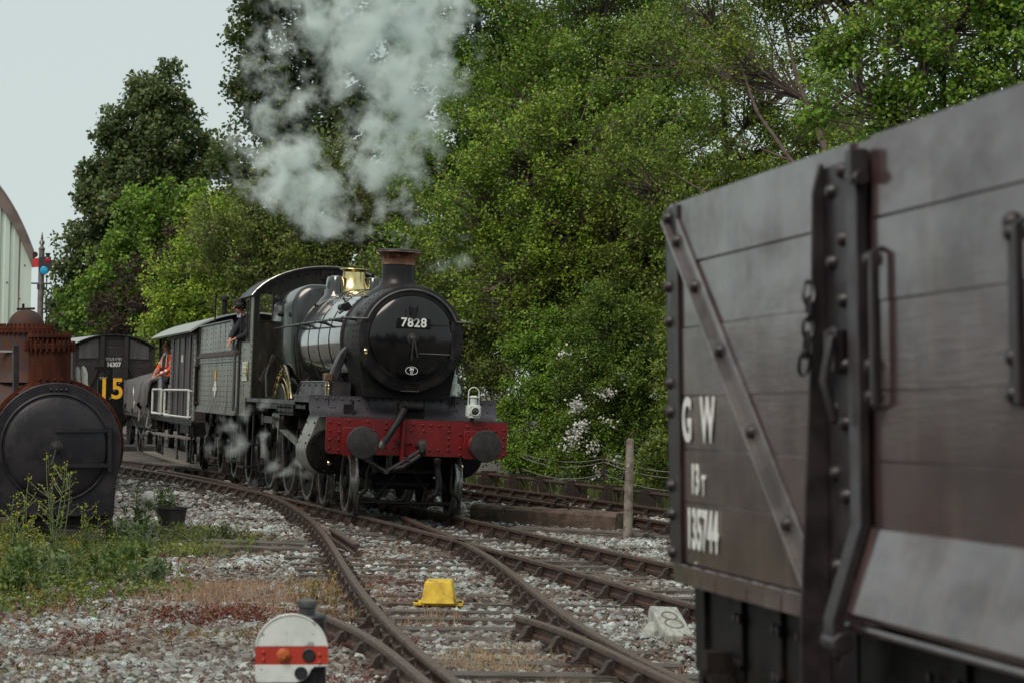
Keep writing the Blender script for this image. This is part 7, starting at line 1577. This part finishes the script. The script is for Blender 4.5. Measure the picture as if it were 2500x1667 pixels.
o = herb('leafy sprays growing over the rim of the black pot', -4.72, 33.2, .36, 150, SIL, 241, 9, None, .10, .18, name='potted_shoots', cat='plant'); o.location.z = .24; o.rotation_euler = (0, -.5, 0)
herb('round dark green tuft in the stones beside the black pot', -3.62, 30.6, .26, 300, ((.035, .055, .014), (.06, .085, .02)), 242, 16, None, .05, .2, name='weed_tuft', cat='weed plant')
herb('withered plant with yellow flowers hugging the curved turnout rail', -1.72, 21.6, .34, 240, ((.20, .16, .04), (.30, .24, .08)), 243, 14, (.55, .38, .02), .05, .22, name='withered_plant', cat='weed plant', stem='dry_stem')
herb('brown withered weed leaning against the turnout rail near the yellow cover', -1.32, 19.4, .24, 180, ((.16, .10, .05), (.26, .18, .09)), 244, 12, None, .045, .18, name='withered_plant', cat='weed plant', stem='dry_stem')
herb('orange leaved weed growing under the black boiler front', -5.98, 27.2, .5, 60, ((.34, .14, .03), (.42, .2, .05)), 245, 4, None, .09, .12, name='weed_plant', cat='weed plant')

# tree line on the far side of the yard behind the camera: it shows only as the dark skyline mirrored in the smokebox door
r = np.random.default_rng(300); n = 9000
x_ = r.uniform(-75, 75, n); z_ = r.random(n)**.8*(6.5+2.2*np.sin(x_*.21)+1.6*np.sin(x_*.53+1)+1.2*np.sin(x_*1.3)); P = np.stack([x_, -46+r.normal(0, 1.6, n), z_], 1)
Nn = unit(r.normal(size=(n, 3))+np.array([0, .6, .4])); D = unit(np.cross(Nn, r.normal(size=(n, 3))))
o = bpy.data.objects.new('distant_woods', leaf_mesh('distant_woods', P, D, Nn, np.full(n, 1.5), np.full(n, 1.2), np.tile(np.array([.05, .07, .025]), (n, 1))*(1+r.normal(0, .2, (n, 1))), M['leaf'])); COL.objects.link(o); o['kind'] = 'stuff'; o['label'] = 'dark line of trees across the yard, mirrored in the smokebox door'
# ================================================================== STEAM
def steam(name, label, origin, rot, box, res, blobs, nscale, thr, dens, seed=0., col=(.92, .99, .975, 1), aniso=.1, warp=.35, gain=3.0, rough=.62):
    """blobs: (x, y, z, rx, ry, rz, weight) in local metres"""
    ng = bpy.data.node_groups.new(name, 'GeometryNodeTree'); N = ng.nodes.new; L = ng.links.new
    ng.interface.new_socket('Geometry', in_out='INPUT', socket_type='NodeSocketGeometry'); ng.interface.new_socket('Geometry', in_out='OUTPUT', socket_type='NodeSocketGeometry')
    go = N('NodeGroupOutput'); pos = N('GeometryNodeInputPosition')
    def math_(op, a, b=None, c=None):
        m = N('ShaderNodeMath'); m.operation = op
        for i, v in enumerate((a, b, c)):
            if v is None: continue
            if isinstance(v, (int, float)): m.inputs[i].default_value = v
            else: L(v, m.inputs[i])
        return m.outputs[0]
    def vm(op, a, b):
        m = N('ShaderNodeVectorMath'); m.operation = op
        for i, v in enumerate((a, b)):
            if isinstance(v, tuple): m.inputs[i].default_value = v
            else: L(v, m.inputs[i])
        return m
    nz = N('ShaderNodeTexNoise'); nz.inputs['Scale'].default_value = nscale*.6; nz.inputs['Detail'].default_value = 2; L(vm('ADD', pos.outputs[0], (seed, seed*2, 3.)).outputs[0], nz.inputs['Vector'])
    wv = vm('SCALE', vm('SUBTRACT', nz.outputs['Color'], (.5, .5, .5)).outputs[0], (0, 0, 0)); wv.inputs['Scale'].default_value = warp*2
    p = vm('ADD', pos.outputs[0], wv.outputs[0]).outputs[0]
    tot = None
    for (x, y, z, rx, ry, rz, w_) in blobs:
        d = vm('DIVIDE', vm('SUBTRACT', p, (x, y, z)).outputs[0], (rx, ry, rz)).outputs[0]; ln = vm('LENGTH', d, d).outputs['Value']
        f = math_('MULTIPLY', math_('MAXIMUM', math_('SUBTRACT', 1.0, ln), 0.0), w_); tot = f if tot is None else math_('MAXIMUM', tot, f)
    n2 = N('ShaderNodeTexNoise'); n2.inputs['Scale'].default_value = nscale; n2.inputs['Detail'].default_value = 7; n2.inputs['Roughness'].default_value = rough; n2.inputs['Distortion'].default_value = .35; L(vm('ADD', pos.outputs[0], (seed*3., 1., seed)).outputs[0], n2.inputs['Vector'])
    nn = math_('SUBTRACT', n2.outputs[0], .5)
    val = math_('ADD', tot, math_('MULTIPLY', nn, gain))
    mask = math_('MINIMUM', math_('MULTIPLY', tot, 5.0), 1.0)
    den = math_('MULTIPLY', math_('MULTIPLY', math_('MAXIMUM', math_('SUBTRACT', val, thr), 0.0), mask), dens)
    den = math_('MINIMUM', den, dens*1.6)
    vc = N('GeometryNodeVolumeCube'); L(den, vc.inputs['Density']); vc.inputs['Min'].default_value = box[0]; vc.inputs['Max'].default_value = box[1]
    for i, k in enumerate(('Resolution X', 'Resolution Y', 'Resolution Z')): vc.inputs[k].default_value = max(4, int((box[1][i]-box[0][i])/res))
    m = bpy.data.materials.new(name); m.use_nodes = True; n = m.node_tree; n.nodes.clear(); pv = n.nodes.new('ShaderNodeVolumePrincipled'); out = n.nodes.new('ShaderNodeOutputMaterial'); n.links.new(pv.outputs[0], out.inputs['Volume'])
    pv.inputs['Color'].default_value = col; pv.inputs['Density'].default_value = 1.0; pv.inputs['Anisotropy'].default_value = aniso
    sm = N('GeometryNodeSetMaterial'); sm.inputs['Material'].default_value = m; L(vc.outputs[0], sm.inputs[0]); L(sm.outputs[0], go.inputs[0])
    me = bpy.data.meshes.new(name); me.from_pydata([(0, 0, 0)], [], []); me.materials.append(m)
    o = bpy.data.objects.new(name, me); COL.objects.link(o); o.location = origin; o.rotation_euler = rot; o.modifiers.new('volume', 'NODES').node_group = ng
    o['kind'] = 'stuff'; o['label'] = label; return o
cy.volume_step_rate = 1.0; cy.volume_max_steps = 256
OX, OZ, SCL = -1.70, 4.04, 154.0      # chimney mouth in the world and picture pixels per metre at that distance (used once, to lay out the cloud)
def cb(u, v, r_, w_=1., y=0., ry=.8, rz=None, hr=None):
    x = (u-917)/SCL; z = (573-v)/SCL; return (x, y, z, 1.22*r_/SCL, ry, 1.22*(rz or r_)/SCL, w_)
BL = [cb(915, 548, 34, .5, rz=50, ry=.25), cb(895, 480, 62, .6, rz=85, ry=.4), cb(945, 470, 40, .62, rz=110, ry=.3), cb(865, 392, 66, 1.05, ry=.5), cb(930, 372, 66, .8, ry=.5), cb(855, 300, 92, .95, ry=.7), cb(950, 280, 92, 1.0, ry=.7), cb(900, 195, 130, 1.0, ry=.9), cb(985, 170, 88, .95, ry=.8), cb(800, 140, 120, .95, ry=.9), cb(960, 55, 130, 1.05, ry=1.), cb(830, 40, 150, 1.0, ry=1.), cb(730, 60, 95, .85, ry=.8), cb(880, -70, 220, 1.0, rz=140, ry=1.2), cb(700, -60, 160, .8, ry=1.), cb(1020, -10, 60, .8),
 cb(660, 400, 92, .95, ry=.7), cb(715, 450, 92, .95, ry=.7), cb(765, 505, 70, .85, ry=.5), cb(610, 365, 80, .7, ry=.6), cb(560, 400, 70, .5, ry=.6), cb(690, 355, 70, .7, ry=.6), cb(650, 230, 120, .50, rz=150, ry=.8), cb(580, 300, 90, .45, ry=.8), cb(620, 130, 90, .45, ry=.8), cb(820, 530, 60, .5, rz=45, ry=.4), cb(1050, 560, 50, .42, rz=70, ry=.3), cb(1020, 610, 36, .32, ry=.3)]
steam('steam_plume', 'white steam and smoke rising from the locomotive chimney and drifting back over the train', (OX, 35.52, OZ), (0, .0, .10), ((-2.9, -1.0, -.35), (1.3, 1.0, 4.6)), .021, BL, 2.5, .405, 8., seed=4.7, gain=3.3, rough=.70, warp=.42)
C2 = (-2.8, 37.0, 0)
def c2(u, v, r_, w_=1., ry=.35, rz=None): return ((u-690)/149., 0, (1192-v)/149.+.18, r_/149., ry, (rz or r_)/149., w_)
BL2 = [c2(560, 1010, 40, .9), c2(570, 1055, 42, .95, rz=55), c2(600, 985, 34, .75), c2(640, 955, 30, .6), c2(525, 1060, 36, .6), c2(655, 1095, 30, 1.0), c2(640, 1060, 24, .85, rz=60), c2(690, 1120, 40, .8, rz=20), c2(740, 1120, 34, .7, rz=18), c2(630, 1130, 46, .6, rz=24), c2(720, 1095, 22, .8), c2(660, 1000, 30, .45)]
steam('steam_wisp', 'thin steam leaking around the locomotive wheels and cylinders', (-2.8-.62, 36.6, 0), (0, 0, .24), ((-1.6, -.45, .15), (.6, .45, 2.1)), .02, BL2, 3.4, .44, 5, seed=9.1, warp=.2)
BL3 = [(0, 0, .3, .16, .2, .4, .75), (.05, 0, .75, .15, .2, .5, .6), (.12, 0, 1.3, .2, .2, .5, .45)]
steam('steam_wisp', 'faint steam rising behind the white lamp beside the smokebox', (-.42, 36.2, 1.7), (0, 0, .2), ((-.4, -.3, 0), (.5, .3, 1.9)), .03, BL3, 2.4, .42, 2.2, seed=2.2, warp=.2)
